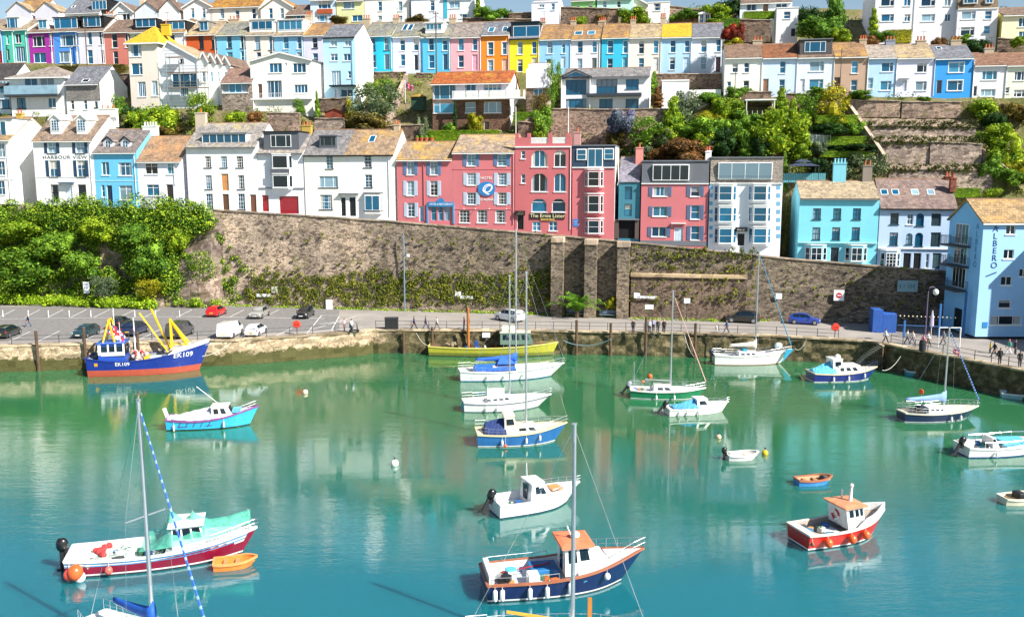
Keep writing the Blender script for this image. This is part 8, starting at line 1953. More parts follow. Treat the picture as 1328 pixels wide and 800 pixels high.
# ==== cars ======================================================================================
TYRE = paint('#17181a', .8, name='tyre'); RIM = paint('#b9bcc0', .35, .8, name='wheel_rim'); CGL = glass('#1a2a34', .05, .3, name='car_glass'); LAMP = gloss('#eef3f6', .1, .8); TAIL = gloss('#b01a1e', .2, .6)
PLY = gloss('#e8c030', .4, .1); PLW = gloss('#eeeeee', .4, .1)
CARK = { # station: x fraction, half width, z low, belt z, roof z, roof half width
 'hatch': (4.1, 1.75, 1.47, [(0, .78, .42, .62, .64, .6), (.03, .86, .25, .74, .76, .7), (.22, .93, .2, .9, .95, .78), (.27, .93, .2, .93, .98, .78), (.43, .93, .2, .96, 1.42, .64), (.5, .93, .2, .96, 1.46, .64), (.64, .93, .2, .98, 1.47, .64), (.86, .92, .2, 1.0, 1.38, .62), (.97, .88, .25, .98, 1.02, .74), (1, .82, .38, .8, .82, .7)]),
 'suv': (4.5, 1.85, 1.68, [(0, .8, .5, .8, .82, .7), (.03, .88, .3, .92, .95, .76), (.2, .95, .26, 1.04, 1.08, .82), (.25, .95, .26, 1.06, 1.1, .82), (.38, .95, .26, 1.08, 1.6, .68), (.46, .95, .26, 1.08, 1.66, .69), (.66, .95, .26, 1.1, 1.68, .69), (.9, .94, .26, 1.1, 1.6, .68), (.98, .9, .3, 1.08, 1.14, .8), (1, .85, .42, .9, .92, .76)]),
 'van': (4.7, 1.9, 1.95, [(0, .82, .5, .8, .82, .72), (.03, .9, .3, .95, .97, .8), (.14, .95, .26, 1.1, 1.14, .84), (.18, .95, .26, 1.14, 1.18, .84), (.31, .95, .26, 1.2, 1.86, .76), (.38, .95, .26, 1.22, 1.94, .77), (.6, .95, .26, 1.22, 1.96, .78), (.95, .95, .26, 1.22, 1.93, .78), (.985, .93, .3, 1.2, 1.8, .78), (1, .9, .4, 1.1, 1.4, .8)]),
 'estate': (4.6, 1.78, 1.46, [(0, .78, .42, .64, .66, .62), (.03, .86, .25, .76, .78, .7), (.2, .93, .2, .9, .94, .78), (.27, .93, .2, .94, .98, .78), (.4, .93, .2, .96, 1.4, .64), (.47, .93, .2, .96, 1.45, .64), (.66, .93, .2, .98, 1.46, .65), (.92, .92, .2, 1.0, 1.38, .64), (.985, .88, .25, .98, 1.06, .76), (1, .82, .38, .8, .84, .72)])}
def car(label, px, py, yaw, kind, col, name='parked_car', cat='car', glassy=True, group='cars parked on the quay'):
 p = gnd(px, py, DECK); e = empty(name, (p.x, p.y, DECK+.01), yaw, label, cat, group)
 L, W, Hh, st = CARK[kind]; paintm = gloss(col, .22, 1.0); rr = []
 for fx, hw, zl, zb, zr, rw_ in st:
  x = L/2-L*fx; k = W/2/.95; rr.append([(x, -hw*k*.96, zl), (x, -hw*k, (zl+zb)*.5), (x, -hw*k*.965, zb), (x, -rw_*k*1.0, zr-.04 if zr-zb > .2 else zr-.01), (x, -rw_*k*.8, zr), (x, rw_*k*.8, zr), (x, rw_*k, zr-.04 if zr-zb > .2 else zr-.01), (x, hw*k*.965, zb), (x, hw*k, (zl+zb)*.5), (x, hw*k*.96, zl)])
 g = MB(); g.loft(rr, True, True); g.build('body', paintm, e, smooth=True, auto=32)
 def pane(P, nm='window'):
  g = MB(); c = sum((Vector(q) for q in P), Vector())/len(P); n = (Vector(P[1])-Vector(P[0])).cross(Vector(P[2])-Vector(P[0])).normalized()
  if n.dot(c-Vector((0, 0, .8))) < 0: n = -n
  g.poly([Vector(q).lerp(c, .07)+n*.012 for q in P]); g.build(nm, CGL, e)
 van = kind == 'van'
 pane([rr[3][3], rr[3][6], rr[4][6], rr[4][3]], 'windscreen'); pane([rr[7][3], rr[7][6], rr[8][6], rr[8][3]], 'rear_window') if not van else None
 for s in (0, 1):
  q = lambda i, j: rr[i][j if s == 0 else 9-j]
  pane([q(3, 2), q(4, 2), q(4, 3)]); pane([q(4, 2), q(5, 2), q(5, 3), q(4, 3)])
  if not van: pane([q(5, 2), q(6, 2), q(6, 3), q(5, 3)]); pane([q(6, 2), q(7, 2), q(7, 3), q(6, 3)])
  y = (-1 if s == 0 else 1)
  g = MB(); mx = rr[3][2]; g.cbox(mx[0]-.28, mx[0]-.12, min(y*W*.5, y*W*.57), max(y*W*.5, y*W*.57), mx[2]+.0, mx[2]+.14, .02); g.build('wing_mirror', paintm, e)
  g = MB(); a = st[1]; g.ball((L/2-.14, y*W*.37, a[3]-.09), .12, .16, .09, 8, 5); g.build('headlight', LAMP, e)
  a = st[-2]; g = MB(); g.cbox(-L/2+.01, -L/2+.2, min(y*W*.34, y*W*.47), max(y*W*.34, y*W*.47), a[3]-.26, a[3]-.05 if not van else a[3], .03); g.build('tail_light', TAIL, e)
  for fx in (.18, .81):
   x = L/2-L*fx; rad = .33 if kind in ('hatch', 'estate') else .37; g = MB(); y0, y1 = y*W*.39, y*W*.5
   rings = [[(x+rd*math.cos(k*PI/9), yy, rad+rd*math.sin(k*PI/9)) for k in range(18)] for rd, yy in ((rad*.6, y1+y*.005), (rad*.95, y1+y*.012), (rad, y1-y*.03), (rad, y0), (rad*.6, y0))]
   g.loft(rings, False, True); w_ = g.build('wheel', TYRE, e, smooth=True); g = MB(); rings = [[(x+rd*math.cos(k*PI/5), yy, rad+rd*math.sin(k*PI/5)) for k in range(10)] for rd, yy in ((.04, y1+y*.02), (rad*.62, y1+y*.008))]; g.loft(rings, True, False); g.build('rim', RIM, w_)
 g = MB(); g.box(-L/2-.012, -L/2+.03, -.26, .26, .56, .67); g.build('rear_plate', PLY, e); g = MB(); g.box(L/2-.03, L/2+.012, -.26, .26, .42, .53); g.build('front_plate', PLW, e)
 g = MB(); g.box(L/2-.06, L/2+.006, -.38, .38, .56, .64); g.build('grille', RUBB, e); return e
def hd(px, py, qx, qy):
 a, b = gnd(px, py, DECK), gnd(qx, qy, DECK); return math.atan2(b.y-a.y, b.x-a.x)
AWAY = hd(300, 441, 327, 427)
car('black estate car at the photo edge of the car park', 10, 436, AWAY+.15, 'estate', '#1c2224'); car('dark teal hatchback facing the water beside the trawler stern', 112, 436, AWAY+PI, 'hatch', '#1d3d44')
car('dark navy hatchback behind the trawler wheelhouse', 176, 433, AWAY, 'suv', '#1f2a4a'); car('dark grey people carrier behind the yellow trawler gear', 234, 436, AWAY, 'van', '#45454a')
car('white delivery van parked with its blank rear towards the water', 299, 436, AWAY, 'van', '#f0f0f2', 'delivery_van', 'van'); car('white hatchback parked right beside the white van', 332, 434, AWAY, 'hatch', '#eceef2')
car('bright red hatchback under the green cliff', 281, 409, AWAY, 'hatch', '#c81f22'); car('silver grey saloon facing the water under the wall', 337, 411, AWAY+PI, 'estate', '#9b9a94'); car('black saloon facing the water next to the parking hatch marks', 396, 411, AWAY+PI, 'estate', '#17191c')
car('small dark car farther back behind the trawler gantry', 156, 424, AWAY, 'hatch', '#20282c'); car('white sport utility car parked at an angle by the buttressed wall', 661, 416, 2.35, 'suv', '#eef0f4')
car('black off-road car parked side on by the terrace wall', 963, 418, 2.85, 'suv', '#1d1c1c'); car('deep blue hatchback facing right near the no entry sign', 1043, 420, -.35, 'hatch', '#1f45a8')
# ==== people ====================================================================================
SKIN = paint('#c98f72', .6, name='skin'); HAIRS = [paint(c, .7, name='hair') for c in ('#2a1f18', '#6b4a2a', '#c9a66a', '#8f8a86', '#15120f')]
def person(label, px, py, face, pose='stand', top='#3a4a6a', leg='#26303f', hair=0, h=1.7, z=DECK, hat=None, bag=None, skirt=False):
 p = gnd(px, py, z); e = empty('person', (p.x, p.y, z+.012), face, label, 'person'); s = h/1.72
 J = {'pel': (0, 0, .93), 'spi': (0, 0, 1.12), 'che': (0, 0, 1.33), 'nk': (.01, 0, 1.47), 'hd0': (.025, 0, 1.56), 'hd1': (.03, 0, 1.66)}
 st = {'stand': (0, .05, -.04, .06), 'walk': (.34, -.3, .22, -.24), 'lean': (.05, -.08, .4, .45)}[pose]
 for sd, k, a in ((1, st[0], st[3]), (-1, st[1], st[2])):
  n = 'l' if sd > 0 else 'r'
  J['hip'+n] = (0, .09*sd, .9); J['kn'+n] = (k*.5+.03, .1*sd, .5); J['an'+n] = (k-(.06 if k < 0 else 0), .1*sd, .1 if k >= 0 else .15); J['to'+n] = (k+.16, .11*sd, .04)
  J['sh'+n] = (0, .18*sd, 1.4); J['el'+n] = (a*.45-.03, .24*sd, 1.13); J['wr'+n] = (a+.05, .22*sd, .9); J['pa'+n] = (a+.07, .215*sd, .83)
 E = [('pel', 'spi'), ('spi', 'che'), ('che', 'nk'), ('nk', 'hd0'), ('hd0', 'hd1')]
 for n in 'lr': E += [('pel', 'hip'+n), ('hip'+n, 'kn'+n), ('kn'+n, 'an'+n), ('an'+n, 'to'+n), ('che', 'sh'+n), ('sh'+n, 'el'+n), ('el'+n, 'wr'+n), ('wr'+n, 'pa'+n)]
 rad = {'pel': .155, 'spi': .145, 'che': .175, 'nk': .06, 'hd0': .09, 'hd1': .09, 'hip': .115, 'kn': .08, 'an': .06, 'to': .045, 'sh': .085, 'el': .062, 'wr': .04, 'pa': .036}
 for sd, n in ((1, 'l'), (-1, 'r')):
  q = J['pa'+n]
  for i in range(4): J['f%d' % i+n] = (q[0]+.03-.02*i, q[1]-.004*sd, q[2]-(.085, .095, .09, .07)[i]); E.append(('pa'+n, 'f%d' % i+n)); rad['f%d' % i] = .009
  J['th'+n] = (q[0]+.06, q[1]-.01*sd, q[2]-.035); E.append(('pa'+n, 'th'+n)); rad['th'] = .011
 names = list(J); me = bpy.data.meshes.new('body'); me.from_pydata([tuple(c*s for c in J[n]) for n in names], [(names.index(a), names.index(b)) for a, b in E], [])
 o = bpy.data.objects.new('body_tmp', me); COL.objects.link(o); o.modifiers.new('skin', 'SKIN'); o.modifiers.new('sub', 'SUBSURF').levels = 1
 for i, n in enumerate(names):
  k = n if n in rad else n[:-1]; r = rad[k]*s; sv = me.skin_vertices[0].data[i]; sv.radius = (r, r*(.8 if k in ('che', 'spi', 'pel') else 1)); sv.use_root = n == 'pel'
 dg = bpy.context.evaluated_depsgraph_get(); m2 = bpy.data.meshes.new_from_object(o.evaluated_get(dg)); bpy.data.objects.remove(o)
 m2.name = 'body'; tm, lm, sm = paint(top, .8), paint(leg, .8), paint('#1d1a18', .7)
 m2.materials.clear()
 for m in (SKIN, tm, lm, sm): m2.materials.append(m)
 for f in m2.polygons:
  c = f.center/s; f.use_smooth = True
  f.material_index = 3 if c.z < .1 else 2 if c.z < .95 and abs(c.y) < .17 else 1 if (c.z < 1.47 and c.z > .92) else 0
 b = bpy.data.objects.new('body', m2); COL.objects.link(b); b.parent = e
 g = MB(); g.ball((.018*s, 0, 1.665*s), .098*s, .092*s, .1*s, 10, 6); g.v = [(min(x, .075*s), y, max(z, 1.6*s-.5*x)) for x, y, z in g.v]; g.build('hair', hat and paint(hat, .8) or HAIRS[hair], e, smooth=True)
 g = MB(); g.ball((.118*s, 0, 1.6*s), .016*s, .014*s, .024*s, 6, 4)
 for sd in (-1, 1): g.ball((.1*s, .034*s*sd, 1.625*s), .012*s, .014*s, .01*s, 6, 4); g.ball((.02*s, .094*s*sd, 1.605*s), .018*s, .01*s, .028*s, 6, 4)
 g.box(.098*s, .109*s, -.024*s, .024*s, 1.563*s, 1.571*s); g.build('face_features', paint('#a8705a', .6), e)
 if bag: g = MB(); g.cbox(-.26*s, -.1*s, -.14*s, .14*s, 1.08*s, 1.45*s, .04); g.build('rucksack', paint(bag, .8), e)
 return e
E_, W_, N_, S_ = 0, PI, PI/2, -PI/2
for a in [
 ('man in dark blue walking across the car park behind the estate car', 37, 424, W_+.5, 'walk', '#233a5c', '#3d5878', 3), ('woman in a pale patterned top standing at the parked scooter', 447, 430, W_, 'stand', '#c9a9b8', '#2f3f58', 1), ('person in white bending beside the parked scooter', 456, 431, N_, 'lean', '#dfe2e6', '#4a5f78', 0),
 ('person in navy, leftmost of three walking near the black bin', 537, 427, E_, 'walk', '#2a3452', '#222a3a', 0), ('person in dark purple, middle of three walking near the black bin', 552, 427, E_, 'walk', '#3a2f52', '#34486a', 0), ('tall person in a white top, third of three near the black bin', 567, 428, W_, 'walk', '#d9d4d2', '#5a5f68', 3),
 ('person in a bright pink top beside the wall signpost', 602, 428, W_+.4, 'stand', '#e05f8f', '#5a8ab8', 2), ('person in black beside the pink-topped one', 608, 427, E_, 'stand', '#1e2026', '#26303f', 4),
 ('person in black with blond hair apart from the group at the railing', 821, 432, S_, 'stand', '#1a1c22', '#20242c', 2), ('woman in a grey-white coat leading the railing group under the small sign', 842, 432, S_, 'stand', '#b9bac4', '#2a3040', 2), ('person in a pale lilac jacket in the railing group', 847, 430, S_, 'stand', '#a9a6c0', '#20242c', 1),
 ('person with blond hair and black jacket in the railing group', 853, 432, S_, 'stand', '#22242a', '#2c2f38', 2), ('person in dark coat at the right end of the railing group', 861, 432, S_, 'stand', '#26211f', '#1e222a', 2),
 ('small child in white near the black off-road car', 929, 432, E_, 'walk', '#eceaea', '#d9d2d0', 1, 1.15), ('adult in blue walking by the black off-road car', 942, 432, W_, 'walk', '#3f5f9a', '#2a3a58', 0),
 ('woman in a white top walking near the harbour steps', 1148, 445, E_, 'walk', '#eceef2', '#20242c', 0), ('man in white with bare head walking beside the blue hoarding', 1176, 446, E_, 'walk', '#efece8', '#4a5a78', 1), ('man in a cream shirt beside the street lamp', 1183, 447, W_, 'walk', '#e8dcd0', '#5f6a80', 0),
 ('person in pink with a light blue skirt beside the litter bin', 1197, 452, E_, 'walk', '#e08a92', '#8fb4d8', 0), ('man in a white shirt and dark trousers beyond the litter bin', 1203, 449, E_, 'walk', '#f0efec', '#26282e', 1), ('man in grey walking towards the corner restaurant', 1223, 447, W_, 'walk', '#8d929c', '#4a5060', 0),
 ('woman in black walking below the restaurant window', 1289, 463, W_, 'walk', '#15171c', '#1a1c22', 4), ('child in yellow by the restaurant wall', 1284, 458, W_, 'stand', '#c9b83a', '#26282e', 0, 1.3), ('person in a green top and pink cap with a rucksack', 1308, 460, W_, 'walk', '#4fa88a', '#dfe2ea', 1), ('man in dark grey right of the pink cap', 1316, 460, E_, 'stand', '#2a2c34', '#3a3d48', 0),
 ('person in black leaning on the quay railing in shade', 1296, 472, S_, 'stand', '#16181e', '#16181e', 4), ('second dark figure at the railing near the photo edge', 1322, 476, S_, 'stand', '#1c2028', '#2a2f3a', 4)]:
 kw = {}
 if 'pink cap' in a[0]: kw = {'hat': '#e07aa0', 'bag': '#5a4a7a'} if 'rucksack' in a[0] else {}
 person(a[0], a[1], a[2], a[3]+math.atan(WM), a[4], a[5], a[6], a[7], *(a[8:9] or ()), **kw)
# ==== quay furniture, signs, railings ===========================================================
IRON = paint('#41494e', .55, .4, name='painted_iron'); SIGNW = paint('#eef0f2', .5, name='sign_white')
def railing(label, ax, bx, step=2.0, off=.75, hh=1.05, name='quay_railing', mat=IRON, pts=None):
 P = []
 if pts is None:
  x = ax
  while x <= bx: P.append(Vector((x, quayY(x)+off, DECK))); x += step
 else: P = [Vector(p) for p in pts]
 e = empty(name, P[0], 0, label, 'railing'); o = P[0]
 for p in P: g = MB(); q = p-o; g.tube([q, q+Vector((0, 0, hh))], .04, 6); g.build('post', mat, e)
 for z, nm in ((hh-.03, 'top_rail'), (hh*.52, 'middle_rail')):
  g = MB(); g.tube([p-o+Vector((0, 0, z)) for p in P], .026, 5); g.build(nm, mat, e)
XQ = lambda px, py=440: gnd(px, py, DECK).x
railing('grey post and rail fence along the car park quay edge', XQ(-40, 446), XQ(470, 431), 2.6); railing('grey post and rail fence from the black bin to the harbour steps', XQ(484, 430), XQ(1112, 440), 2.3)
pz = [QP[-4+0]]; a = gnd(1152, 446, DECK); c = gnd(1200, 456.5, DECK); d = gnd(1328, 480, DECK); f = gnd(1500, 517, DECK)
def seg(A, B, k): return [(lerp(A.x, B.x, i/k)+.5, lerp(A.y, B.y, i/k)+.5, DECK) for i in range(k)]
railing('dark railing along the shaded quay arm at the right', 0, 0, pts=seg(a, c, 3)+seg(c, d, 6)+seg(d, f, 4), mat=LEAD)
# timber fender piles against the quay
PILE = paint('#5f4a38', .9, var=.2, name='old_timber'); PILE2 = paint('#a8672c', .8, var=.15, name='orange_timber')
for px, yt, yb, m, lab in ((36, 430, 487, PILE, 'leftmost dark timber pile against the car park quay'), (93, 425, 488, PILE, 'dark timber pile beside the trawler stern'), (195, 432, 470, PILE, 'timber pile behind the trawler deck'), (567, 425, 445, PILE, 'dark timber post above the yellow boat bow rope'), (611, 400, 444, PILE2, 'orange-brown timber post beside the pink-topped person'), (748, 416, 462, PILE, 'thin weathered pile right of the tall white yacht'), (792, 420, 462, PILE, 'weathered pile where the pale blue rope is tied'), (837, 412, 462, PILE, 'pile below the group of people at the railing'), (899, 420, 462, PILE, 'pile beside the green sloop stay'), (524, 432, 458, PILE, 'short pile at the step in the quay')):
 p = gnd(px, yb, 0); x = p.x; y = quayY(x)-.55; zt = at(px, yt, y).z; e = empty('timber_pile', (x, y, 0), 0, lab, 'timber pile', 'timber piles along the quay'); g = MB(); g.tube([(0, 0, -1.5), (0, 0, zt)], [.2, .17], 8); g.build('shaft', m, e); g = MB(); g.tube([(0, 0, zt-.02), (0, 0, zt+.1)], [.2, .14], 8); g.build('pile_cap', m, e)
# lifebuoy stations
for px, py, lab in ((381, 437, 'red lifebuoy housing on the car park quay'), (1093, 443, 'red lifebuoy housing near the harbour steps')):
 x = XQ(px, py); p = Vector((x, quayY(x)+1.0, DECK)); e = empty('lifebuoy_station', p, 0, lab, 'lifebuoy'); g = MB(); g.tube([(0, 0, 0), (0, 0, .8)], .05, 6); g.build('post', IRON, e)
 oc = [(.5*math.cos(PI/8+k*PI/4), .5*math.sin(PI/8+k*PI/4)) for k in range(8)]; g = MB(); g.loft([[(u*.9, -.2, 1.3+v*.9) for u, v in oc], [(u, -.14, 1.3+v) for u, v in oc], [(u, .08, 1.3+v) for u, v in oc]], True, True); h_ = g.build('housing', gloss('#e8402c', .35, .3), e); g = MB(); g.box(-.3, .3, -.215, -.203, 1.24, 1.36); g.build('label_strip', gloss('#a02418'), h_)
def at_wall(px, py, off=.55): return pl(px, py, row(-off))
def wsign(px, py, w, h, label, mat=SIGNW, post=None, text=None, off=.62, tcol='#2a2a2a', pc=IRON, name='sign', cat='sign', tsz=.35):
 c = at_wall(px, py, off); k = c.y/FPX; e = empty(name, c if post is None else (c.x, c.y, DECK), math.atan(WM), label, cat); z = 0 if post is None else c.z-DECK
 g = MB(); g.cbox(-w*k/2, w*k/2, -.05, 0, z-h*k/2, z+h*k/2, .01); pn = g.build('panel', mat, e)
 if post is not None: g = MB(); g.tube([(0, .05, 0), (0, .05, z+h*k/2)], .05, 6); g.build('post', pc, e)
 if text:
  n = len(text)
  for i, tx in enumerate(text): strokes(w*k*.7, h*k*tsz, paint(tcol), pn, Matrix.Translation((0, -.056, z+(n/2-.5-i)*h*k/max(n, 1)*.9)) @ FRONT)
 return e, pn, k, z
wsign(112, 373, 9, 15, 'pale parking notice on a tall pole at the green bank', post=1, text=[1, 1, 1], off=5, tcol='#2a5fa8', tsz=.2); wsign(243, 369, 12, 4, 'white angled board on a pole under the cliff', post=1, off=2.5); wsign(342, 383, 20, 4, 'long low white sign on the wall between the silver and red cars', off=.62); wsign(356, 375.5, 8, 8, 'small square white sign on the wall above the silver car')
wsign(427, 396, 9, 15, 'white notice board on a pole right of the black saloon', post=1, off=1.2); wsign(594, 381, 8, 6, 'small square white sign at the left of the harbour wall signboard'); wsign(605, 385.5, 17, 3.5, 'long narrow white sign on the overgrown wall', post=1, text=[1]); wsign(826, 383, 8, 7, 'white square plate on the terrace wall', off=1.5); wsign(839, 385.5, 26, 3.2, 'long narrow white sign on the terrace wall', off=1.5)
wsign(842, 398, 11, 6, 'small white sign with a green top on a pole behind the group of people', post=1, off=4); wsign(808, 397, 6, 4, 'small white plate on a pole beside the third buttress', post=1, off=2); wsign(891, 390, 8, 6.5, 'small white box sign right of the green sloop mast', post=1, off=3); wsign(1010, 384, 8, 7.5, 'pale blue square notice on the high wall')
e, pn, k, z = wsign(1088, 383, 13, 14, 'white panel with a red no entry disc on the high wall'); g = MB(); g.lathe([(3.6*k, 0), (3.6*k, .02)], (0, 0, 0), 20); g.v = [(x, -.052-zz, y) for x, y, zz in g.v]; g.build('no_entry_disc', gloss('#c8202c', .4, .1), pn); g = MB(); g.box(-2.4*k, 2.4*k, -.085, -.075, -.6*k, .6*k); g.build('white_bar', SIGNW, pn)
e, pn, k, z = wsign(1177, 371, 25, 15, 'faded blue painted signboard high on the dark wall', mat=stucco('#8fb0b8', .8)); strokes(19*k, 6*k, paint('#3f6a7a'), pn, Matrix.Translation((0, -.06, 0)) @ FRONT)
# wall lamp pole and floodlight
p = at_wall(525, 400, .9); e = empty('lamp_pole', (p.x, p.y, DECK), math.atan(WM), 'tall blue-grey pole with a side floodlight against the wall', 'lamp post'); zt = at_wall(525, 303, .9).z-DECK; g = MB(); g.tube([(0, 0, 0), (0, 0, zt)], .1, 7); g.build('post', paint('#6f8797', .5), e); zl = at_wall(525, 332, .9).z-DECK; g = MB(); g.bar((0, 0, zl), (.9, -.9, zl+.2), .08); g.build('arm', IRON, e); g = MB(); g.cbox(.75, 1.15, -1.2, -.85, zl+.0, zl+.35, .05); g.build('floodlight', SIGNW, e)
# black bin, blue hoarding, benches by the buttresses
p = gnd(508, 426.5, DECK); e = empty('litter_bin', (p.x, p.y, DECK), .1, 'large square black bin at the quay edge', 'bin'); g = MB(); g.cbox(-.85, .85, -.5, .5, 0, 1.35, .06); g.build('body', paint('#1b1c1e', .7), e); g = MB(); g.cbox(-.9, .9, -.55, .55, 1.36, 1.5, .05); g.build('lid', paint('#2a2c30', .6), e)
for px, lab in ((748, 'slate blue bench between the first two buttresses'), (790, 'slate blue bench between the last two buttresses')):
 p = at_wall(px, 407, 1.6); e = empty('bench', (p.x, p.y, DECK), math.atan(WM), lab, 'bench'); bm = paint('#6b7d90', .7, name='bench_wood'); g = MB()
 for i in range(4): g.box(-1.35, 1.35, -.5+i*.13, -.4+i*.13, .44, .48)
 g.build('seat', bm, e); g = MB(); [g.box(-1.35, 1.35, .06, .1, .6+i*.16, .72+i*.16) for i in range(3)]; g.build('backrest', bm, e)
 for x in (-1.2, 1.2): g = MB(); g.bar((x, -.45, 0), (x, -.45, .44), .08); g.bar((x, .05, 0), (x, .1, 1.05), .08); g.bar((x, -.45, .4), (x, .05, .4), .08); g.build('leg', IRON, e)
BH = gloss('#2a5cae', .6, .05)  # blue taken darker to carry the shade of this corner
p0 = gnd(1131, 431, DECK); p1 = gnd(1163, 433, DECK); e = empty('hoarding', (p0.x, p0.y, DECK), math.atan(WM), 'bright blue boarded enclosure with a raised left end against the dark wall', 'hoarding'); L = (p1-p0).length; k = p0.y/FPX
g = MB(); g.cbox(0, L*.42, 0, 2.2, 0, 30*k, .03); g.build('tall_box', BH, e); g = MB(); g.cbox(L*.43, L, .1, 2.2, 0, 25*k, .03); g.build('low_box', BH, e); g = MB(); g.bar((0, .1, 30*k), (0, .1, 34*k), .05); g.bar((L*.4, .1, 30*k), (L*.4, .1, 34*k), .05); g.bar((0, .1, 33.5*k), (L*.4, .1, 33.5*k), .05); g.build('top_rail', IRON, e)
# terrace in front of the restaurant: blue posts, string lights, pale parasol, planter wall
e = empty('terrace_frame', gnd(1172, 436, DECK), 0, 'blue post frame with string lights in front of the dark wall recess', 'pergola'); a = Vector(e.location); k = a.y/FPX
for px, hh in ((1172, 22), (1217, 44), (1249, 60)): q = gnd(px, 437, DECK)-a; g = MB(); g.bar((q.x, q.y, 0), (q.x, q.y, hh*k), .22); g.build('post', gloss('#2d6aa8', .5, .1), e)
q0, q1 = gnd(1163, 434, DECK)-a, gnd(1240, 437, DECK)-a; g = MB(); g.tube([(lerp(q0.x, q1.x, i/20), lerp(q0.y, q1.y, i/20), 27*k-.5*math.sin((i % 5)/5*PI)) for i in range(21)], .02, 4); g.build('cable', RUBB, e); g = MB(); g.tube([(q0.x, q0.y, 13*k), (q1.x, q1.y, 13*k)], .05, 5); g.build('rail', gloss('#2d6aa8', .5, .1), e)
for i in range(14): f = (i+.5)/14; g = MB(); g.ball((lerp(q0.x, q1.x, f), lerp(q0.y, q1.y, f), 25.5*k), .09, n=6, k=4); g.build('bulb', paint('#f2e8c0', .4), e)
p = gnd(1207, 438, DECK); e = empty('parasol', (p.x, p.y, DECK), 0, 'closed pale lilac parasol in front of the dark restaurant recess', 'parasol'); g = MB(); g.tube([(0, 0, 0), (0, 0, 3.4)], .04, 6); g.build('pole', WGUT, e); g = MB(); g.lathe([(.1, 1.3), (.26, 1.5), (.2, 2.6), (.06, 3.4)], (0, 0, 0), 8); g.build('canopy', paint('#b9b3cc', .8), e)
p = gnd(1199, 447, DECK); e = empty('street_lamp', (p.x, p.y, DECK), 0, 'slim swan-neck street lamp with a white globe beside the restaurant terrace', 'street lamp'); k = p.y/FPX; g = MB(); g.tube([(0, 0, 0), (0, 0, 1), (0, 0, 70*k), (.15, 0, 76*k), (.6, 0, 77*k), (.85, 0, 73*k)], [.11, .08, .06, .06, .05, .05], 7); g.build('post', paint('#6a5a7a', .5), e); g = MB(); g.ball((.88, 0, 70*k), .33, .33, .36, 10, 7); g.build('globe', paint('#f0f2f4', .3), e, smooth=True)
p = gnd(1196, 455, DECK); e = empty('litter_bin', (p.x, p.y, DECK), 0, 'dark round litter bin beside the slim street lamp', 'bin'); g = MB(); g.lathe([(.3, 0), (.36, .1), (.38, 1.0), (.3, 1.05)], (0, 0, 0), 12); g.build('body', paint('#2c2a30', .6), e); g = MB(); g.lathe([(.33, 1.06), (.3, 1.22), (.1, 1.3), (.01, 1.31)], (0, 0, 0), 12); g.build('lid', paint('#1e1d22', .6), e)
p = gnd(1244, 452, DECK); e = empty('goal_frame', (p.x, p.y, DECK), 0, 'thin white pipe frame standing on the quay by the restaurant', 'frame'); k = p.y/FPX
for x in (-28, 0): g = MB(); g.tube([(x*k, 0, 0), (x*k, 0, 28*k)], .07 if x == 0 else .04, 6); g.build('post', WGUT, e)
g = MB(); g.tube([(-28*k, 0, 28*k), (0, 0, 28*k)], .05, 6); g.build('crossbar', WGUT, e)
# harbour steps
a, b2 = gnd(1142, 445, DECK), gnd(1104, 470, 0); b2.z = .3; e = empty('harbour_steps', a, 0, 'pale stone steps slanting down the quay wall to the water', 'steps'); n = 12; g = MB()
for i in range(n):
 f = i/n; x = lerp(0, b2.x-a.x, f); z = lerp(-.05, .3-DECK, f); yq = quayY(a.x+x)-a.y; g.box(x-(a.x-b2.x)/n-.04, x, yq-1.25, yq-.02, z-.12, z)
g.build('tread', stone('#c9b8a4', '#b3a28c', .8, .9, name='step_stone', squash=1), e); g = MB()
for i in range(n):
 f = i/n; x = lerp(0, b2.x-a.x, f); z = lerp(-.05, .3-DECK, f); yq = quayY(a.x+x)-a.y; g.box(x-(a.x-b2.x)/n-.0, x-.02, yq-1.2, yq-.03, -4.2, z-.125)
g.build('step_wall', stone('#6a5a4a', '#4a3d30', 2, .5, .2, name='step_side'), e)
for i, px in enumerate((4, 37, 63, 90, 118, 147, 175, 202, 233)):
 p = gnd(px, 411, DECK); e = empty('bollard', (p.x, p.y, DECK), 0, 'thin white post in the row along the back bays of the car park', 'bollard', 'white posts along the back bays'); g = MB(); g.tube([(0, 0, 0), (0, 0, 1.0)], .055, 6); g.build('post', WGUT, e); g = MB(); g.lathe([(.06, 1.0), (.07, 1.04), (.03, 1.1)], (0, 0, 0), 6); g.build('post_cap', LEAD, e)
# parked mobility scooter
p = gnd(459, 431, DECK); e = empty('mobility_scooter', (p.x, p.y, DECK), .1, 'dark mobility scooter parked at the quay with two people beside it', 'scooter'); g = MB(); g.cbox(-.6, .6, -.28, .28, .22, .36, .04); g.build('floor_pan', gloss('#26303a'), e)
for x, y in ((.5, -.26), (.5, .26), (-.45, -.28), (-.45, .28)): g = MB(); g.loft([[(x+.17*math.cos(k*PI/7), y-.05+.1*s, .17+.17*math.sin(k*PI/7)) for k in range(14)] for s in (0, 1)], True, True); g.build('wheel', TYRE, e)
g = MB(); g.cbox(-.5, -.05, -.25, .25, .55, .65, .03); g.cbox(-.55, -.45, -.25, .25, .65, 1.1, .03); g.bar((-.28, 0, .34), (-.28, 0, .56), .12); g.build('seat', RUBB, e); g = MB(); g.bar((.5, 0, .3), (.4, 0, 1.0), .08); g.bar((.4, -.28, 1.0), (.4, .28, 1.0), .05); g.build('tiller', gloss('#26303a'), e)
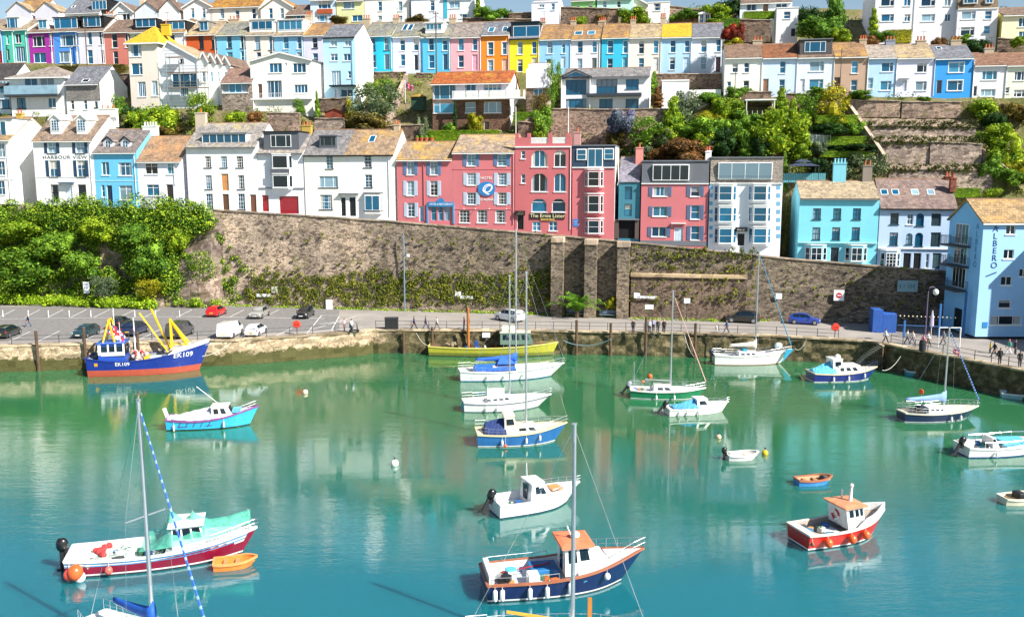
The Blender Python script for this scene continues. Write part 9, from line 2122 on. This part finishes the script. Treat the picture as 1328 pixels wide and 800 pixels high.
# white notice plates on the quay face
for px, py, lab in ((469, 434, 'white plate on the quay face by the step'), (630.5, 434.5, 'white plate on the dark quay face behind the yellow boat')):
 p = gnd(px, 440, DECK); y = quayY(p.x)-.32; c = at(px, py, y); e = empty('sign', c, 0, lab, 'sign'); g = MB(); g.cbox(-.5, .5, -.06, 0, -.3, .3, .01); g.build('panel', SIGNW, e)
 g = MB(); g.box(-.4, .4, .001, .3, -.2, .2); g.build('bracket', IRON, e)
# overhead wires from the hillside poles
for n, a, c, lab in (('overhead_wire', (566, 21, 31.5), (640, 52, 33.4), 'thin wire from the tall wooden pole to the orange terraced house'), ('overhead_wire', (566, 21, 31.5), (480, 55, 33.4), 'thin wire from the tall wooden pole to the cyan terraced house'), ('overhead_wire', (114, 34, 31), (50, 45, 33.4), 'thin wire from the dark telegraph pole to the purple house'), ('overhead_wire', (1089, 66, 23.5), (1180, 80, 24.5), 'thin wire from the wooden pole along the lower terrace'), ('overhead_wire', (1089, 66, 23.5), (990, 82, 24.5), 'thin wire from the wooden pole to the pale blue cottage')):
 A, Bv = pl(a[0], a[1], row(a[2])), pl(c[0], c[1], row(c[2])); g = MB(); P = []
 for i in range(13): f = i/12; p = A.lerp(Bv, f)-A; p.z -= 1.2*f*(1-f); P.append(p)
 g.tube(P, .022, 4); o = g.build(n, LEAD); o.location = A; tag(o, lab, 'wire')
# buildings just outside the frame on the right that shade the corner
def off(name, x0, x1, y0, y1, z1, label):
 e = empty(name, ((x0+x1)/2, (y0+y1)/2, DECK), 0, label, 'building'); g = MB(); w_, d_ = (x1-x0)/2, (y1-y0)/2; g.box(-w_, w_, -d_, d_, 0, z1-DECK); g.build('wall', stucco('#d8d2c8', .3), e); g = MB(); g.cbox(-w_-.2, w_+.2, -d_-.2, d_+.2, z1-DECK+.003, z1-DECK+.5, .1); g.build('roof', SLT, e)
off('harbour_building', 66.0, 92, 99.0, 122, 18.4, 'tall pale building next to the corner restaurant, beyond the photo edge'); off('harbour_building', 68, 96, 72, 97.5, 13.5, 'second pale quayside building beyond the photo edge')
